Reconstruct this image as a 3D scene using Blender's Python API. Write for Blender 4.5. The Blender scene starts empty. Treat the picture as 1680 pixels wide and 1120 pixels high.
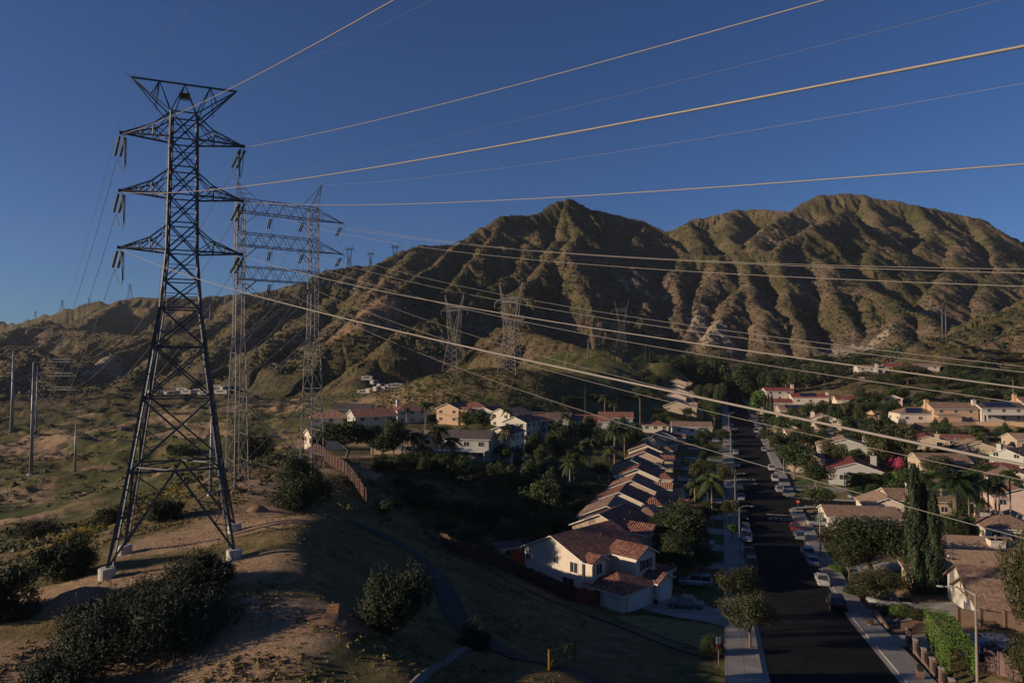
import bpy, bmesh, math, random
import numpy as np
from mathutils import Vector, Matrix

# ------------------------------------------------------------------ camera, sky, sun, exposure
scene = bpy.context.scene
COL = scene.collection
FPX, HCAM = 1120.0, 32.0
PITCH = math.atan(40 / 1120.0)
cam_data = bpy.data.cameras.new("camera")
cam_data.sensor_width = 36.0
cam_data.lens = 24.0
cam_data.clip_start = 0.5
cam_data.clip_end = 30000.0
cam = bpy.data.objects.new("camera", cam_data)
cam.location = (0, 0, HCAM)
cam.rotation_euler = (math.pi / 2 + PITCH, 0, 0)
COL.objects.link(cam)
scene.camera = cam

SUN_AZ, SUN_EL = math.radians(-103.0), math.radians(15.3)     # azimuth from +Y, clockwise positive
world = bpy.data.worlds.new("World")
scene.world = world
world.use_nodes = True
wn = world.node_tree.nodes
wl = world.node_tree.links
wn.clear()
w_out = wn.new("ShaderNodeOutputWorld")
w_bg = wn.new("ShaderNodeBackground")
w_sky = wn.new("ShaderNodeTexSky")
w_sky.sky_type = 'NISHITA'
w_sky.sun_disc = False
w_sky.sun_elevation = SUN_EL
w_sky.sun_rotation = SUN_AZ
w_sky.altitude = 300
w_sky.air_density = 1.0
w_sky.dust_density = 0.15
w_sky.ozone_density = 4.0
w_bg.inputs['Strength'].default_value = 0.056
w_mix = wn.new("ShaderNodeMix"); w_mix.data_type = 'RGBA'; w_mix.blend_type = 'MULTIPLY'; w_mix.inputs[0].default_value = 1.0
w_mix.inputs[7].default_value = (0.56, 0.76, 1.10, 1)      # the photograph's grade of blue
wl.new(w_sky.outputs[0], w_mix.inputs[6])
wl.new(w_mix.outputs[2], w_bg.inputs[0])
wl.new(w_bg.outputs[0], w_out.inputs[0])
sun_l = bpy.data.lights.new("sun", 'SUN')
sun_l.energy = 5.0
sun_l.angle = math.radians(0.5)
sun_l.color = (1.0, 0.80, 0.58)
sun_o = bpy.data.objects.new("sun", sun_l)
sd = Vector((math.sin(SUN_AZ) * math.cos(SUN_EL), math.cos(SUN_AZ) * math.cos(SUN_EL), math.sin(SUN_EL)))
sun_o.rotation_euler = sd.to_track_quat('Z', 'Y').to_euler()
sun_o.location = (0, 0, 200)
COL.objects.link(sun_o)
vs = scene.view_settings
vs.view_transform = 'Standard'
vs.look = 'None'
vs.exposure = 0.2
vs.gamma = 1.0

R = random.Random(7)
ct, st = math.cos(PITCH), math.sin(PITCH)

def ray(px, py):
    x = (px - 840) / FPX
    y = (560 - py) / FPX
    return (x, ct - y * st, st + y * ct)

def at(px, py, Y):                      # point of the photo's pixel at distance Y
    d = ray(px, py)
    k = Y / d[1]
    return Vector((d[0] * k, Y, HCAM + d[2] * k))

def onz(px, py, z):
    d = ray(px, py)
    k = (z - HCAM) / d[2]
    return Vector((d[0] * k, d[1] * k, z))

# ------------------------------------------------------------------ noise
def _hash(ix, iy, seed):
    h = (ix.astype(np.int64) * 374761393 + iy.astype(np.int64) * 668265263 + seed * 982451653) & 0xffffffff
    h = ((h ^ (h >> 13)) * 1274126177) & 0xffffffff
    h = h ^ (h >> 16)
    return h

def gnoise(x, y, seed=0):
    ix = np.floor(x); iy = np.floor(y)
    fx = x - ix; fy = y - iy
    ux = fx * fx * fx * (fx * (fx * 6 - 15) + 10)
    uy = fy * fy * fy * (fy * (fy * 6 - 15) + 10)
    r = 0
    for dx in (0, 1):
        for dy in (0, 1):
            a = _hash(ix + dx, iy + dy, seed) * (2 * math.pi / 4294967296.0)
            g = np.cos(a) * (fx - dx) + np.sin(a) * (fy - dy)
            r = r + g * (ux if dx else 1 - ux) * (uy if dy else 1 - uy)
    return r * 1.5

def fbm(x, y, seed=0, octv=4, gain=.5, lac=2.03):
    r = 0; a = 1.0
    for i in range(octv):
        r = r + a * gnoise(x, y, seed + i * 17)
        x = x * lac + 13.7; y = y * lac - 7.1; a *= gain
    return r

def ridged(x, y, seed=0, octv=4, gain=.5):
    r = 0; a = 1.0; w = 1.0
    for i in range(octv):
        n = 1 - np.abs(gnoise(x, y, seed + i * 31)) * 1.6
        n = np.clip(n, 0, 1) ** 2
        r = r + a * n * w
        w = np.clip(n * 1.4, 0, 1)
        x = x * 2.1 + 3.3; y = y * 2.1 + 9.1; a *= gain
    return r

def sstep(a, b, x):
    t = np.clip((x - a) / (b - a), 0, 1)
    return t * t * (3 - 2 * t)

# ------------------------------------------------------------------ street frame
SU = (0.2935, 0.956)                    # along the street
SO = (27.6, 58.6)
PY = [-400, 20, 40, 58.6, 75, 89, 110, 130, 159, 190, 232, 300, 400, 500, 569, 650, 700]
PZ = [20, 10.0, 7.2, 4.8, 2.5, 0.4, -0.8, -1.5, -1.9, -0.7, 1.5, 2.9, 4.6, 6.4, 7.6, 10.5, 14]
_py = np.linspace(-400, 700, 1101)
_pz = np.interp(_py, PY, PZ)
_k = np.hanning(25); _k /= _k.sum()
_pz = np.convolve(np.pad(_pz, 12, mode='edge'), _k, 'valid')

def st_of(x, y):
    dx = x - SO[0]; dy = y - SO[1]
    return dx * SU[0] + dy * SU[1], dx * SU[1] - dy * SU[0]

def street_z(s):
    return np.interp(58.6 + s * SU[1], _py, _pz)

def spt(s, t):                          # street coordinates to x, y
    return SO[0] + s * SU[0] + t * SU[1], SO[1] + s * SU[1] - t * SU[0]

def s_at_y(Y):
    return (Y - 58.6) / SU[1]

# ------------------------------------------------------------------ terrain control points (pixel, pixel, height)
CPZ = [
 (190,930,14),(389,914,14.2),(347,886,13.8),(168,903,12.8),(300,860,13.6),(420,825,14),(401,803,14.5),(480,845,14.2),
 (372,775,14.4),(300,800,13.2),(250,840,13.2),(523,768,14.8),(495,742,14.6),(440,755,14.2),
 (476,874,15.6),(506,856,15.8),(546,846,15.0),(440,915,14.9),(455,850,14.2),(568,860,13.9),(530,882,14.8),(500,908,14.9),(545,915,13.4),(560,962,12.9),(500,950,14.2),(590,868,10.3),(650,895,9.0),(700,930,8.3),(735,975,8.1),
 (750,1020,7.9),(820,1060,7.5),(900,1092,7.1),(600,945,10.9),(640,985,10.6),(540,1000,13.9),(545,1045,14.0),(600,1030,13.5),(480,960,13.9),
 (650,1085,13.0),(590,1100,13.7),(450,1000,13.7),(400,1110,13.1),(200,1110,11.8),(100,1050,12.8),(30,1110,12.6),
 (0,1000,13.0),(60,960,12.6),(160,965,14.0),(300,980,13.9),(20,930,9.5),(120,890,9.5),
 (800,930,4.6),(760,925,6.0),(900,1010,4.2),(850,1000,5.6),(1000,1060,3.6),(1000,1100,5.2),(1100,1100,4.6),
 (1190,1070,3.0),(1100,1045,2.1),(1000,1012,1.0),(900,965,.8),(820,912,.8),(760,880,1.2),(1040,1000,.3),(1097,975,.1),
 (700,850,4.0),(640,825,9.5),(600,790,13.2),(565,772,14.3),(530,747,14.6),
 (800,850,2.2),(850,805,4.0),(950,850,-1.0),(760,810,6.0),(700,800,8.8),(900,785,4.3),(950,760,3.5),(900,840,1.0),(860,880,.3),
 (620,778,9.6),(720,772,9.0),(850,768,7.2),(940,745,5.0),(1000,715,4.5),(1050,700,4.6),(540,700,9.6),(700,700,9.6),(850,702,9.0),(950,700,7.5),
 (50,765,1.0),(125,762,1.5),(0,820,2),(100,850,4.0),(150,850,6.5),(240,800,6.5),(60,900,6.5),(-100,900,3),
 (300,760,4),(350,740,4.5),(300,700,3.5),(150,700,3),(0,720,3),(-200,760,1),(0,680,5),(150,680,5),(300,670,7),(450,690,9),
 (0,655,8),(200,655,8),(350,655,9),(500,655,11),(320,640,12),(600,639,15),
 (120,752,1.2),(200,745,3),
]
CPY = [   # pixel, pixel, distance
 (700,618,312),(760,609,320),(830,606,325),(890,609,325),(940,618,330),(750,672,276),(650,657,300),(850,668,278),(950,668,300),
 (600,655,380),(1000,600,400),(1000,582,470),(1100,592,450),(1040,612,440),
 (1150,640,420),(1200,605,700),(960,600,400),(1110,675,328),(1105,660,352),(1110,651,378),(1112,643,404),(1112,634.5,430),(640,640,420),
 (1250,700,290),(1300,720,255),(1300,680,340),(1250,655,480),(1400,690,300),(1500,688,300),(1600,688,290),(1680,690,280),
 (1600,712,262),(1500,708,268),(1680,715,255),(1600,775,205),(1500,760,215),(1680,790,190),(1400,770,215),(1640,865,138),
 (1560,890,122),(1450,900,130),(1450,970,97),(1560,1000,85),(1600,1100,62),(1650,1040,76),(1680,950,96),(1700,1120,60),
 (1400,640,420),(1300,640,440),(1430,616,470),(1530,610,480),(1620,615,450),(1680,640,380),(1450,650,370),(1600,655,340),
 (1300,600,600),(1400,595,640),(1550,585,560),(1680,560,600),(1900,700,300),(1900,900,120),(1900,600,500),(1250,615,620),
]
CXYZ = [(-45,410,17),(-10,405,17),(-75,430,15),(20,410,22),(-30,470,24),(30,480,34),(-60,20,13),(-30,10,14),(0,20,11),(0,38,10.2),(10,48,8.4),(20,40,8.5),(-15,30,12.5),(-90,40,6),(-130,90,0),(-200,150,-3),(-300,300,0),
 (-450,500,8),(-250,600,14),(-100,600,20),(50,600,26),(200,650,30),(-10,44,11.0),(-6,50,10.4),(3,53,9.6),(-3,58,8.1),
 (400,600,60),(500,450,50),(400,250,20),(200,50,8),(150,0,10),(0,-60,12),(-150,-60,5),(100,-80,14),(60,20,9.5),
 (-700,200,0),(-700,700,30),(0,900,40),(400,900,60),(800,500,80),(-900,-300,0),(800,-300,20),(0,-700,10),(-400,900,40)]
_pts = [tuple(onz(*c)) for c in CPZ] + [tuple(at(*c)) for c in CPY] + CXYZ
for _s in range(-60, 600, 12):          # the street itself pins the ground
    for _t in (-8, 8):
        _x, _y = spt(_s, _t)
        _pts.append((_x, _y, float(street_z(_s))))
_P = np.array(_pts, float)
_C2 = 9.0
def _phi(x, y):
    d2 = (x[:, None] - _P[None, :, 0]) ** 2 + (y[:, None] - _P[None, :, 1]) ** 2
    return np.sqrt(d2 + _C2)
_A = _phi(_P[:, 0], _P[:, 1])
_n = len(_P)
_M = np.zeros((_n + 1, _n + 1))
_M[:_n, :_n] = _A - np.eye(_n) * 1.2     # light smoothing
_M[:_n, _n] = 1; _M[_n, :_n] = 1
_W = np.linalg.solve(_M, np.append(_P[:, 2], 0))

def rbf(x, y):
    out = np.empty(x.shape)
    xf = x.ravel(); yf = y.ravel(); of = out.ravel()
    for i in range(0, xf.size, 40000):
        of[i:i+40000] = _phi(xf[i:i+40000], yf[i:i+40000]) @ _W[:_n] + _W[_n]
    return of.reshape(x.shape)

# ------------------------------------------------------------------ mountain ridges (pixel, pixel, distance)
RIDGES = [
 (0.98, [(640,486,650),(671,461,720),(714,432,800),(757,398,880),(795,375,930),(831,356,970),(870,350,1000),(905,337,1030),(932,328,1050),(965,337,1070),(1000,352,1080),(1045,359,1090),(1062,368,1090),(1090,395,1060),(1120,415,1020),(1180,417,1000),(1266,413,990),(1323,377,1080),(1385,346,1200)]),
 (0.62, [(640,486,650),(600,520,600),(560,560,560),(535,592,540)]),
 (0.92, [(1050,385,1500),(1095,381,1450),(1130,363,1450),(1200,346,1450),(1240,344,1450),(1290,348,1400),(1310,336,1430),(1340,323,1450),(1380,317,1450),(1420,319,1450),(1450,326,1430),(1500,339,1400),(1560,346,1400),(1600,358,1400),(1640,373,1400),(1680,387,1400),(1800,425,1400),(1950,480,1400)]),
 (0.80, [(430,500,800),(470,478,850),(510,459,900),(545,443,950),(580,435,1000),(612,435,1000),(640,423,1050),(680,406,1150),(720,402,1200),(760,403,1250),(850,420,1300)]),
 (0.60, [(510,459,900),(450,500,800),(400,530,730),(350,570,660),(330,605,600)]),
 (0.62, [(580,435,1000),(555,480,860),(500,530,720),(450,565,620),(425,600,560)]),
 (0.62, [(612,435,1000),(600,470,860),(575,515,740),(540,550,640)]),
 (0.62, [(680,406,1150),(660,440,950),(610,480,800)]),
 (0.80, [(720,520,560),(690,530,550),(665,541,540),(640,562,520),(607,590,500),(585,622,470)]),
 (0.60, [(830,532,560),(870,545,520),(930,562,480),(980,575,460)]),
 (0.62, [(-250,560,1700),(0,522,1700),(60,518,1700),(100,507,1600),(150,496,1550),(200,490,1500),(270,488,1450),(340,487,1450),(400,483,1450),(470,469,1500),(520,462,1500)]),
 (0.60, [(200,490,1500),(170,515,1300),(120,540,1150)]),
 (0.60, [(340,487,1450),(320,510,1250),(260,540,1050),(230,552,950)]),
 (0.60, [(400,483,1450),(390,505,1200),(360,530,1000),(320,545,880)]),
 (0.55, [(-200,575,1000),(0,552,1000),(30,541,1050),(70,527,1100),(110,541,1050),(170,546,1000),(230,551,950),(300,546,900),(345,560,800)]),
 (0.65, [(-150,585,750),(0,563,720),(57,569,700),(80,590,650),(95,616,600)]),
 (0.70, [(57,569,700),(30,600,620),(0,630,560)]),
 (0.75, [(270,552,800),(205,572,750),(166,593,700),(130,617,630),(100,642,575)]),
 (0.75, [(300,560,780),(250,590,700),(215,625,600)]),
 # spurs of the front mountain
 (0.75, [(831,356,970),(796,407,880),(770,432,820),(749,462,760),(715,500,690),(685,530,640)]),
 (0.75, [(870,350,1000),(871,385,950),(850,425,880),(840,451,830),(803,474,770),(760,510,700)]),
 (0.75, [(932,328,1050),(919,384,960),(897,410,910),(894,428,880),(874,448,830),(858,478,770),(840,500,730)]),
 (0.75, [(932,328,1050),(940,370,980),(935,410,900),(950,450,830),(960,490,770)]),
 (0.75, [(1000,352,1080),(985,395,990),(995,440,900),(985,480,820)]),
 (0.75, [(1057,362,1090),(1036,392,1020),(1030,420,960),(1036,455,890),(1052,495,820),(1045,530,760)]),
 (0.78, [(1120,415,1020),(1105,450,930),(1120,490,860),(1100,530,790)]),
 (0.78, [(1180,417,1000),(1172,450,930),(1150,500,850),(1125,545,770)]),
 (0.78, [(1225,415,995),(1222,450,930),(1225,467,890),(1195,500,830),(1170,545,760)]),
 (0.78, [(1225,467,890),(1250,505,820),(1255,550,750)]),
 (0.78, [(1266,413,990),(1285,450,920),(1290,490,860),(1305,530,790),(1320,560,740)]),
 (0.70, [(1323,377,1080),(1317,405,1030),(1345,430,980),(1370,462,920),(1427,477,880),(1472,502,800),(1510,521,760),(1545,541,700)]),
 (0.80, [(1370,462,920),(1375,500,840),(1395,540,760)]),
 (0.80, [(1427,477,880),(1430,510,820),(1440,545,740)]),
 (0.78, [(1472,502,800),(1465,530,740),(1475,555,680)]),
 # spurs of the rear mountain
 (0.70, [(1130,363,1450),(1140,385,1300),(1150,405,1180)]),
 (0.70, [(1200,346,1450),(1190,370,1330),(1200,395,1220)]),
 (0.70, [(1290,348,1400),(1262,370,1320),(1235,392,1230),(1250,410,1120)]),
 (0.70, [(1385,346,1200),(1388,385,1120),(1370,425,1030)]),
 (0.70, [(1385,346,1200),(1425,390,1120),(1430,430,1020)]),
 (0.68, [(1420,319,1450),(1430,350,1330),(1462,395,1200),(1485,435,1100)]),
 (0.68, [(1500,339,1400),(1530,370,1280),(1510,410,1150),(1480,450,1020)]),
 (0.68, [(1530,370,1280),(1570,400,1180),(1560,445,1050),(1530,480,900)]),
 (0.66, [(1600,358,1400),(1620,400,1250),(1640,440,1100),(1600,490,900)]),
 (0.66, [(1680,387,1400),(1700,430,1200),(1680,470,1000)]),
 # grassy hills at the right
 (0.50, [(1900,430,760),(1800,450,720),(1720,482,670),(1680,501,645),(1640,521,620),(1600,548,590),(1575,575,560)]),
 (0.50, [(1720,520,560),(1680,540,550),(1625,560,540),(1590,585,520)]),
 (0.45, [(1470,585,530),(1500,566,535),(1530,556,540),(1560,558,540),(1605,580,520)]),
]
_segs = []
for _i, (k, pts) in enumerate(RIDGES):
    p3 = [at(*p) for p in pts]; _c = _i * 977.0
    for a, b in zip(p3[:-1], p3[1:]):
        _segs.append((a.x, a.y, a.z, b.x, b.y, b.z, k * (1.18 if k > .64 else 1.0), _c))
        _c += math.hypot(b.x - a.x, b.y - a.y)

def ridge_height(x, y):
    wx = fbm(x / 90, y / 90, 5, 3) * 9
    wy = fbm(x / 90, y / 90, 55, 3) * 9
    fade = sstep(500, 900, np.hypot(x, y)) * .7 + .3
    x = x + wx * fade; y = y + wy * fade
    h = np.full(x.shape, -200.0); LL = np.zeros(x.shape); DD = np.zeros(x.shape)
    for ax, ay, az, bx, by, bz, k, c0 in _segs:
        dx, dy = bx - ax, by - ay
        L2 = dx * dx + dy * dy
        t = np.clip(((x - ax) * dx + (y - ay) * dy) / L2, 0, 1)
        d = np.hypot(x - ax - t * dx, y - ay - t * dy)
        v = az + t * (bz - az) - k * (np.sqrt(d * d + 60.0) - 7.7)
        q = v > h
        sd = np.where((x - ax) * dy - (y - ay) * dx > 0, 400.0, 0.0)
        h = np.where(q, v, h); LL = np.where(q, c0 + t * math.sqrt(L2) + sd, LL); DD = np.where(q, d, DD)
    w = LL + 7 * gnoise(LL / 40, DD / 30, 3) * np.clip(DD / 30, 0, 1)
    r1 = 1 - np.abs(gnoise(w / 30.0, DD / 150.0, 12)) * 2.4
    r2 = 1 - np.abs(gnoise(w / 12.0, DD / 60.0, 14)) * 2.4
    r3 = 1 - np.abs(gnoise(w / 4.6, DD / 25.0, 15)) * 2.2
    h = h + (r1 - .55) * np.clip(DD * .22, 0, 9) + (r2 - .55) * np.clip(DD * .15, 0, 5.5) + (r3 - .5) * np.clip(DD * .08, 0, 2.4)
    return h

def ground(x, y, detail=True):
    x = np.asarray(x, float); y = np.asarray(y, float)
    r = np.hypot(x, y)
    b = np.full(x.shape, 40.0)
    near = r < 1300
    b[near] = rbf(x[near], y[near])
    f = sstep(800, 1300, r)
    b = b * (1 - f) + 45.0 * f
    s, t = st_of(x, y)
    at_ = np.abs(t)
    # gentle relief of the open ground
    rel = fbm(x / 22, y / 22, 3, 3) * .55 + fbm(x / 5.0, y / 5.0, 9, 3) * .14
    wild = 1.0 - sstep(30, 12, at_) * (s > -80) * (s < 620)
    wild = wild * (1 - .8 * sstep(100, 60, at_) * (t > 0) * (s > -20) * (s < 260))
    big = sstep(120, 300, r)
    b = b + rel * wild * (0.45 + 1.6 * big)
    vl = sstep(0, -40, x + .24 * y) * sstep(95, 160, y) * (r < 800)
    b = b + vl * (ridged(x / 60, y / 45, 71, 4) - .8) * 2.6
    m = (r > 380) & (y > 0)
    h = np.full(x.shape, -200.0)
    if m.any():
        hh = ridge_height(x[m], y[m])
        up = np.clip((hh - b[m]) / 40.0, 0, 1)
        xm, ym = x[m], y[m]
        g = ridged(xm / 80 + .25 * fbm(xm / 60, ym / 60, 8, 2), ym / 130, 21, 3, .42) - 0.7
        g2 = fbm(xm / 18, ym / 26, 77, 3)
        hh = hh + up * (g * 2.0 + g2 * 1.8)
        if detail:
            bush = np.clip(fbm(xm / 3.6, ym / 3.6, 91, 2), 0, 1)
            hh = hh + up * bush * 1.5
        h[m] = hh
    # keep the corridor of the street flat
    c = (s > -100) & (s < 600)
    f = np.where(c, sstep(15.0, 9.5, at_), 0.0)
    out = np.maximum(b, h)
    e = 14.0                            # soft joint between foot and slope
    q = np.clip(.5 + .5 * (h - b) / e, 0, 1)
    out = np.where(m, b * (1 - q) + h * q + e * q * (1 - q) * .5, out)
    out = out * (1 - f) + (street_z(s) - 0.16 - 0.0006 * r) * f
    # side street of the right-hand side
    f2 = np.where((t > 4) & (t < 75), sstep(9.5, 6.0, np.abs(s - SIDE_S)), 0.0)
    out = out * (1 - f2) + (street_z(np.full(x.shape, SIDE_S)) - 0.2 - .0006 * r + np.clip(t - 6, 0, 99) * .012) * f2
    return out
SIDE_S = (171 - 58.6) / .956

def gz(x, y):
    return float(ground(np.array([x]), np.array([y]), False)[0])

def hit(px, py, y0=30.0, y1=1400.0):    # where the pixel's ray meets the ground
    d = ray(px, py)
    ys = np.geomspace(y0, y1, 260)
    xs = ys * d[0] / d[1]; zs = HCAM + ys * d[2] / d[1]
    g = ground(xs, ys, False)
    below = np.nonzero(zs <= g)[0]
    if len(below) == 0:
        return Vector((xs[-1], ys[-1], g[-1]))
    i = max(1, below[0])
    ys = np.linspace(ys[i-1], ys[i], 12)
    xs = ys * d[0] / d[1]; zs = HCAM + ys * d[2] / d[1]
    g = ground(xs, ys, False)
    j = np.nonzero(zs <= g)[0]
    j = j[0] if len(j) else 11
    return Vector((xs[j], ys[j], g[j]))

# ------------------------------------------------------------------ materials
def mat(name, col, rough=.8, spec=.3, metal=0.0):
    m = bpy.data.materials.new(name)
    m.use_nodes = True
    b = m.node_tree.nodes['Principled BSDF']
    b.inputs['Base Color'].default_value = (*col, 1)
    b.inputs['Roughness'].default_value = rough
    b.inputs['Specular IOR Level'].default_value = spec
    b.inputs['Metallic'].default_value = metal
    return m

def nodes_of(m):
    return m.node_tree.nodes, m.node_tree.links, m.node_tree.nodes['Principled BSDF']

def nz(n, l, scale, detail=4, rough=.6, coord=None, dist=0.0):
    t = n.new('ShaderNodeTexNoise')
    t.inputs['Scale'].default_value = scale
    t.inputs['Detail'].default_value = detail
    t.inputs['Roughness'].default_value = rough
    t.inputs['Distortion'].default_value = dist
    if coord: l.new(coord, t.inputs['Vector'])
    return t

def ramp(n, l, src, stops, interp='LINEAR'):
    r = n.new('ShaderNodeValToRGB')
    r.color_ramp.interpolation = interp
    e = r.color_ramp.elements
    while len(e) > 1: e.remove(e[-1])
    e[0].position = stops[0][0]; e[0].color = (*stops[0][1], 1)
    for p, c in stops[1:]:
        x = e.new(p); x.color = (*c, 1)
    l.new(src, r.inputs[0])
    return r

def mix(n, l, fac, a, b, mode='MIX'):
    m = n.new('ShaderNodeMix'); m.data_type = 'RGBA'; m.blend_type = mode
    if isinstance(fac, float): m.inputs[0].default_value = fac
    else: l.new(fac, m.inputs[0])
    for i, v in ((6, a), (7, b)):
        if isinstance(v, tuple): m.inputs[i].default_value = (*v, 1)
        else: l.new(v, m.inputs[i])
    return m.outputs[2]

def bump(n, l, src, strength, dist, bsdf, prev=None):
    b = n.new('ShaderNodeBump')
    b.inputs['Strength'].default_value = strength
    b.inputs['Distance'].default_value = dist
    l.new(src, b.inputs['Height'])
    if prev: l.new(prev, b.inputs['Normal'])
    if bsdf: l.new(b.outputs[0], bsdf.inputs['Normal'])
    return b.outputs[0]

def attr(n, name):
    a = n.new('ShaderNodeAttribute'); a.attribute_name = name
    return a

def varied(name, col, amt=.15, scale=2.0, rough=.85, bmp=.0, bscale=30, spec=.3, metal=0.0, obj=True):
    m = mat(name, col, rough, spec, metal)
    n, l, b = nodes_of(m)
    tc = n.new('ShaderNodeTexCoord')
    co = tc.outputs['Object']
    t = nz(n, l, scale, 5, .65, co)
    lo = tuple(max(0, c * (1 - amt)) for c in col); hi = tuple(min(1, c * (1 + amt)) for c in col)
    r = ramp(n, l, t.outputs[0], [(.3, lo), (.7, hi)])
    l.new(r.outputs[0], b.inputs['Base Color'])
    if bmp:
        t2 = nz(n, l, bscale, 4, .6, co)
        bump(n, l, t2.outputs[0], .6, bmp, b)
    return m

# ground material: masks are stored on the mesh (soil, grass, bloom)
M_GROUND = mat("open_ground", (.1, .1, .06), .95, .15)
n, l, b = nodes_of(M_GROUND)
geo = n.new('ShaderNodeNewGeometry'); co = geo.outputs['Position']
soil = attr(n, 'soil'); grass = attr(n, 'grass'); bloom = attr(n, 'bloom')
na = nz(n, l, .9, 6, .7, co); nb = nz(n, l, .09, 5, .6, co, .6); nc = nz(n, l, 7.0, 4, .7, co); nd = nz(n, l, .35, 5, .7, co)
soilc = ramp(n, l, na.outputs[0], [(.25, (.20, .122, .070)), (.5, (.35, .23, .135)), (.75, (.47, .33, .21))]).outputs[0]
soilc = mix(n, l, ramp(n, l, nc.outputs[0], [(.4, (0, 0, 0)), (.75, (1, 1, 1))]).outputs[0], soilc, (.17, .115, .072))
drygrass = ramp(n, l, na.outputs[0], [(.3, (.085, .066, .028)), (.55, (.155, .118, .052)), (.75, (.24, .185, .09))]).outputs[0]
greeng = ramp(n, l, nd.outputs[0], [(.3, (.038, .042, .014)), (.5, (.075, .078, .024)), (.7, (.125, .118, .040))]).outputs[0]
gd = n.new('ShaderNodeMath'); gd.operation = 'MULTIPLY_ADD'; l.new(grass.outputs['Fac'], gd.inputs[0]); gd.inputs[1].default_value = -.16; gd.inputs[2].default_value = .12
ga = n.new('ShaderNodeMath'); ga.operation = 'ADD'; l.new(gd.outputs[0], ga.inputs[0]); l.new(nb.outputs[0], ga.inputs[1])
veg = mix(n, l, ramp(n, l, ga.outputs[0], [(.44, (0, 0, 0)), (.58, (1, 1, 1))]).outputs[0], greeng, drygrass)
scrub = ramp(n, l, nd.outputs[0], [(.35, (.028, .034, .014)), (.6, (.055, .060, .026))]).outputs[0]
sm = n.new('ShaderNodeMath'); sm.operation = 'MULTIPLY'
l.new(ramp(n, l, nd.outputs[0], [(.50, (0, 0, 0)), (.58, (1, 1, 1))]).outputs[0], sm.inputs[0]); l.new(grass.outputs['Fac'], sm.inputs[1])
veg = mix(n, l, sm.outputs[0], veg, scrub)
nsum = n.new('ShaderNodeMath'); nsum.operation = 'ADD'
l.new(soil.outputs['Fac'], nsum.inputs[0])
nm = n.new('ShaderNodeMath'); nm.operation = 'MULTIPLY_ADD'
l.new(nd.outputs[0], nm.inputs[0]); nm.inputs[1].default_value = 1.1; nm.inputs[2].default_value = -.55
l.new(nm.outputs[0], nsum.inputs[1])
sf = ramp(n, l, nsum.outputs[0], [(.35, (0, 0, 0)), (.62, (1, 1, 1))]).outputs[0]
c0 = mix(n, l, sf, veg, soilc)
bl = n.new('ShaderNodeMath'); bl.operation = 'MULTIPLY'
l.new(bloom.outputs['Fac'], bl.inputs[0])
l.new(ramp(n, l, nd.outputs[0], [(.42, (0, 0, 0)), (.55, (1, 1, 1))]).outputs[0], bl.inputs[1])
c0 = mix(n, l, bl.outputs[0], c0, (.26, .17, .03))
l.new(c0, b.inputs['Base Color'])
n1 = bump(n, l, na.outputs[0], .8, .35, None)
bump(n, l, nc.outputs[0], .9, .10, b, n1)

M_MOUNT = mat("mountain_slope", (.1, .1, .06), .95, .1)
n, l, b = nodes_of(M_MOUNT)
geo = n.new('ShaderNodeNewGeometry'); co = geo.outputs['Position']
rock = attr(n, 'rock')
na = nz(n, l, .010, 6, .65, co, .5); nb = nz(n, l, .06, 6, .7, co); nc = nz(n, l, .28, 5, .75, co)
grassy = ramp(n, l, na.outputs[0], [(.36, (.072, .066, .027)), (.50, (.120, .094, .047)), (.62, (.165, .118, .070))]).outputs[0]
earth = ramp(n, l, nb.outputs[0], [(.3, (.115, .080, .052)), (.6, (.185, .130, .086)), (.8, (.27, .205, .145))]).outputs[0]
rk = n.new('ShaderNodeMath'); rk.operation = 'ADD'
l.new(rock.outputs['Fac'], rk.inputs[0]); l.new(nb.outputs[0], rk.inputs[1])
c0 = mix(n, l, ramp(n, l, rk.outputs[0], [(.62, (0, 0, 0)), (.95, (1, 1, 1))]).outputs[0], grassy, earth)
c0 = mix(n, l, ramp(n, l, nc.outputs[0], [(.50, (0, 0, 0)), (.60, (1, 1, 1))]).outputs[0], c0, (.026, .032, .014))
pale = ramp(n, l, rk.outputs[0], [(1.12, (0, 0, 0)), (1.0, (0, 0, 0))])
pm = n.new('ShaderNodeMath'); pm.operation = 'GREATER_THAN'; pm.inputs[1].default_value = 1.22
l.new(rk.outputs[0], pm.inputs[0])
c0 = mix(n, l, pm.outputs[0], c0, (.30, .24, .18))
l.new(c0, b.inputs['Base Color'])
n1 = bump(n, l, nb.outputs[0], .8, 4.5, None)
bump(n, l, nc.outputs[0], 1.0, 2.4, b, n1)

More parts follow.
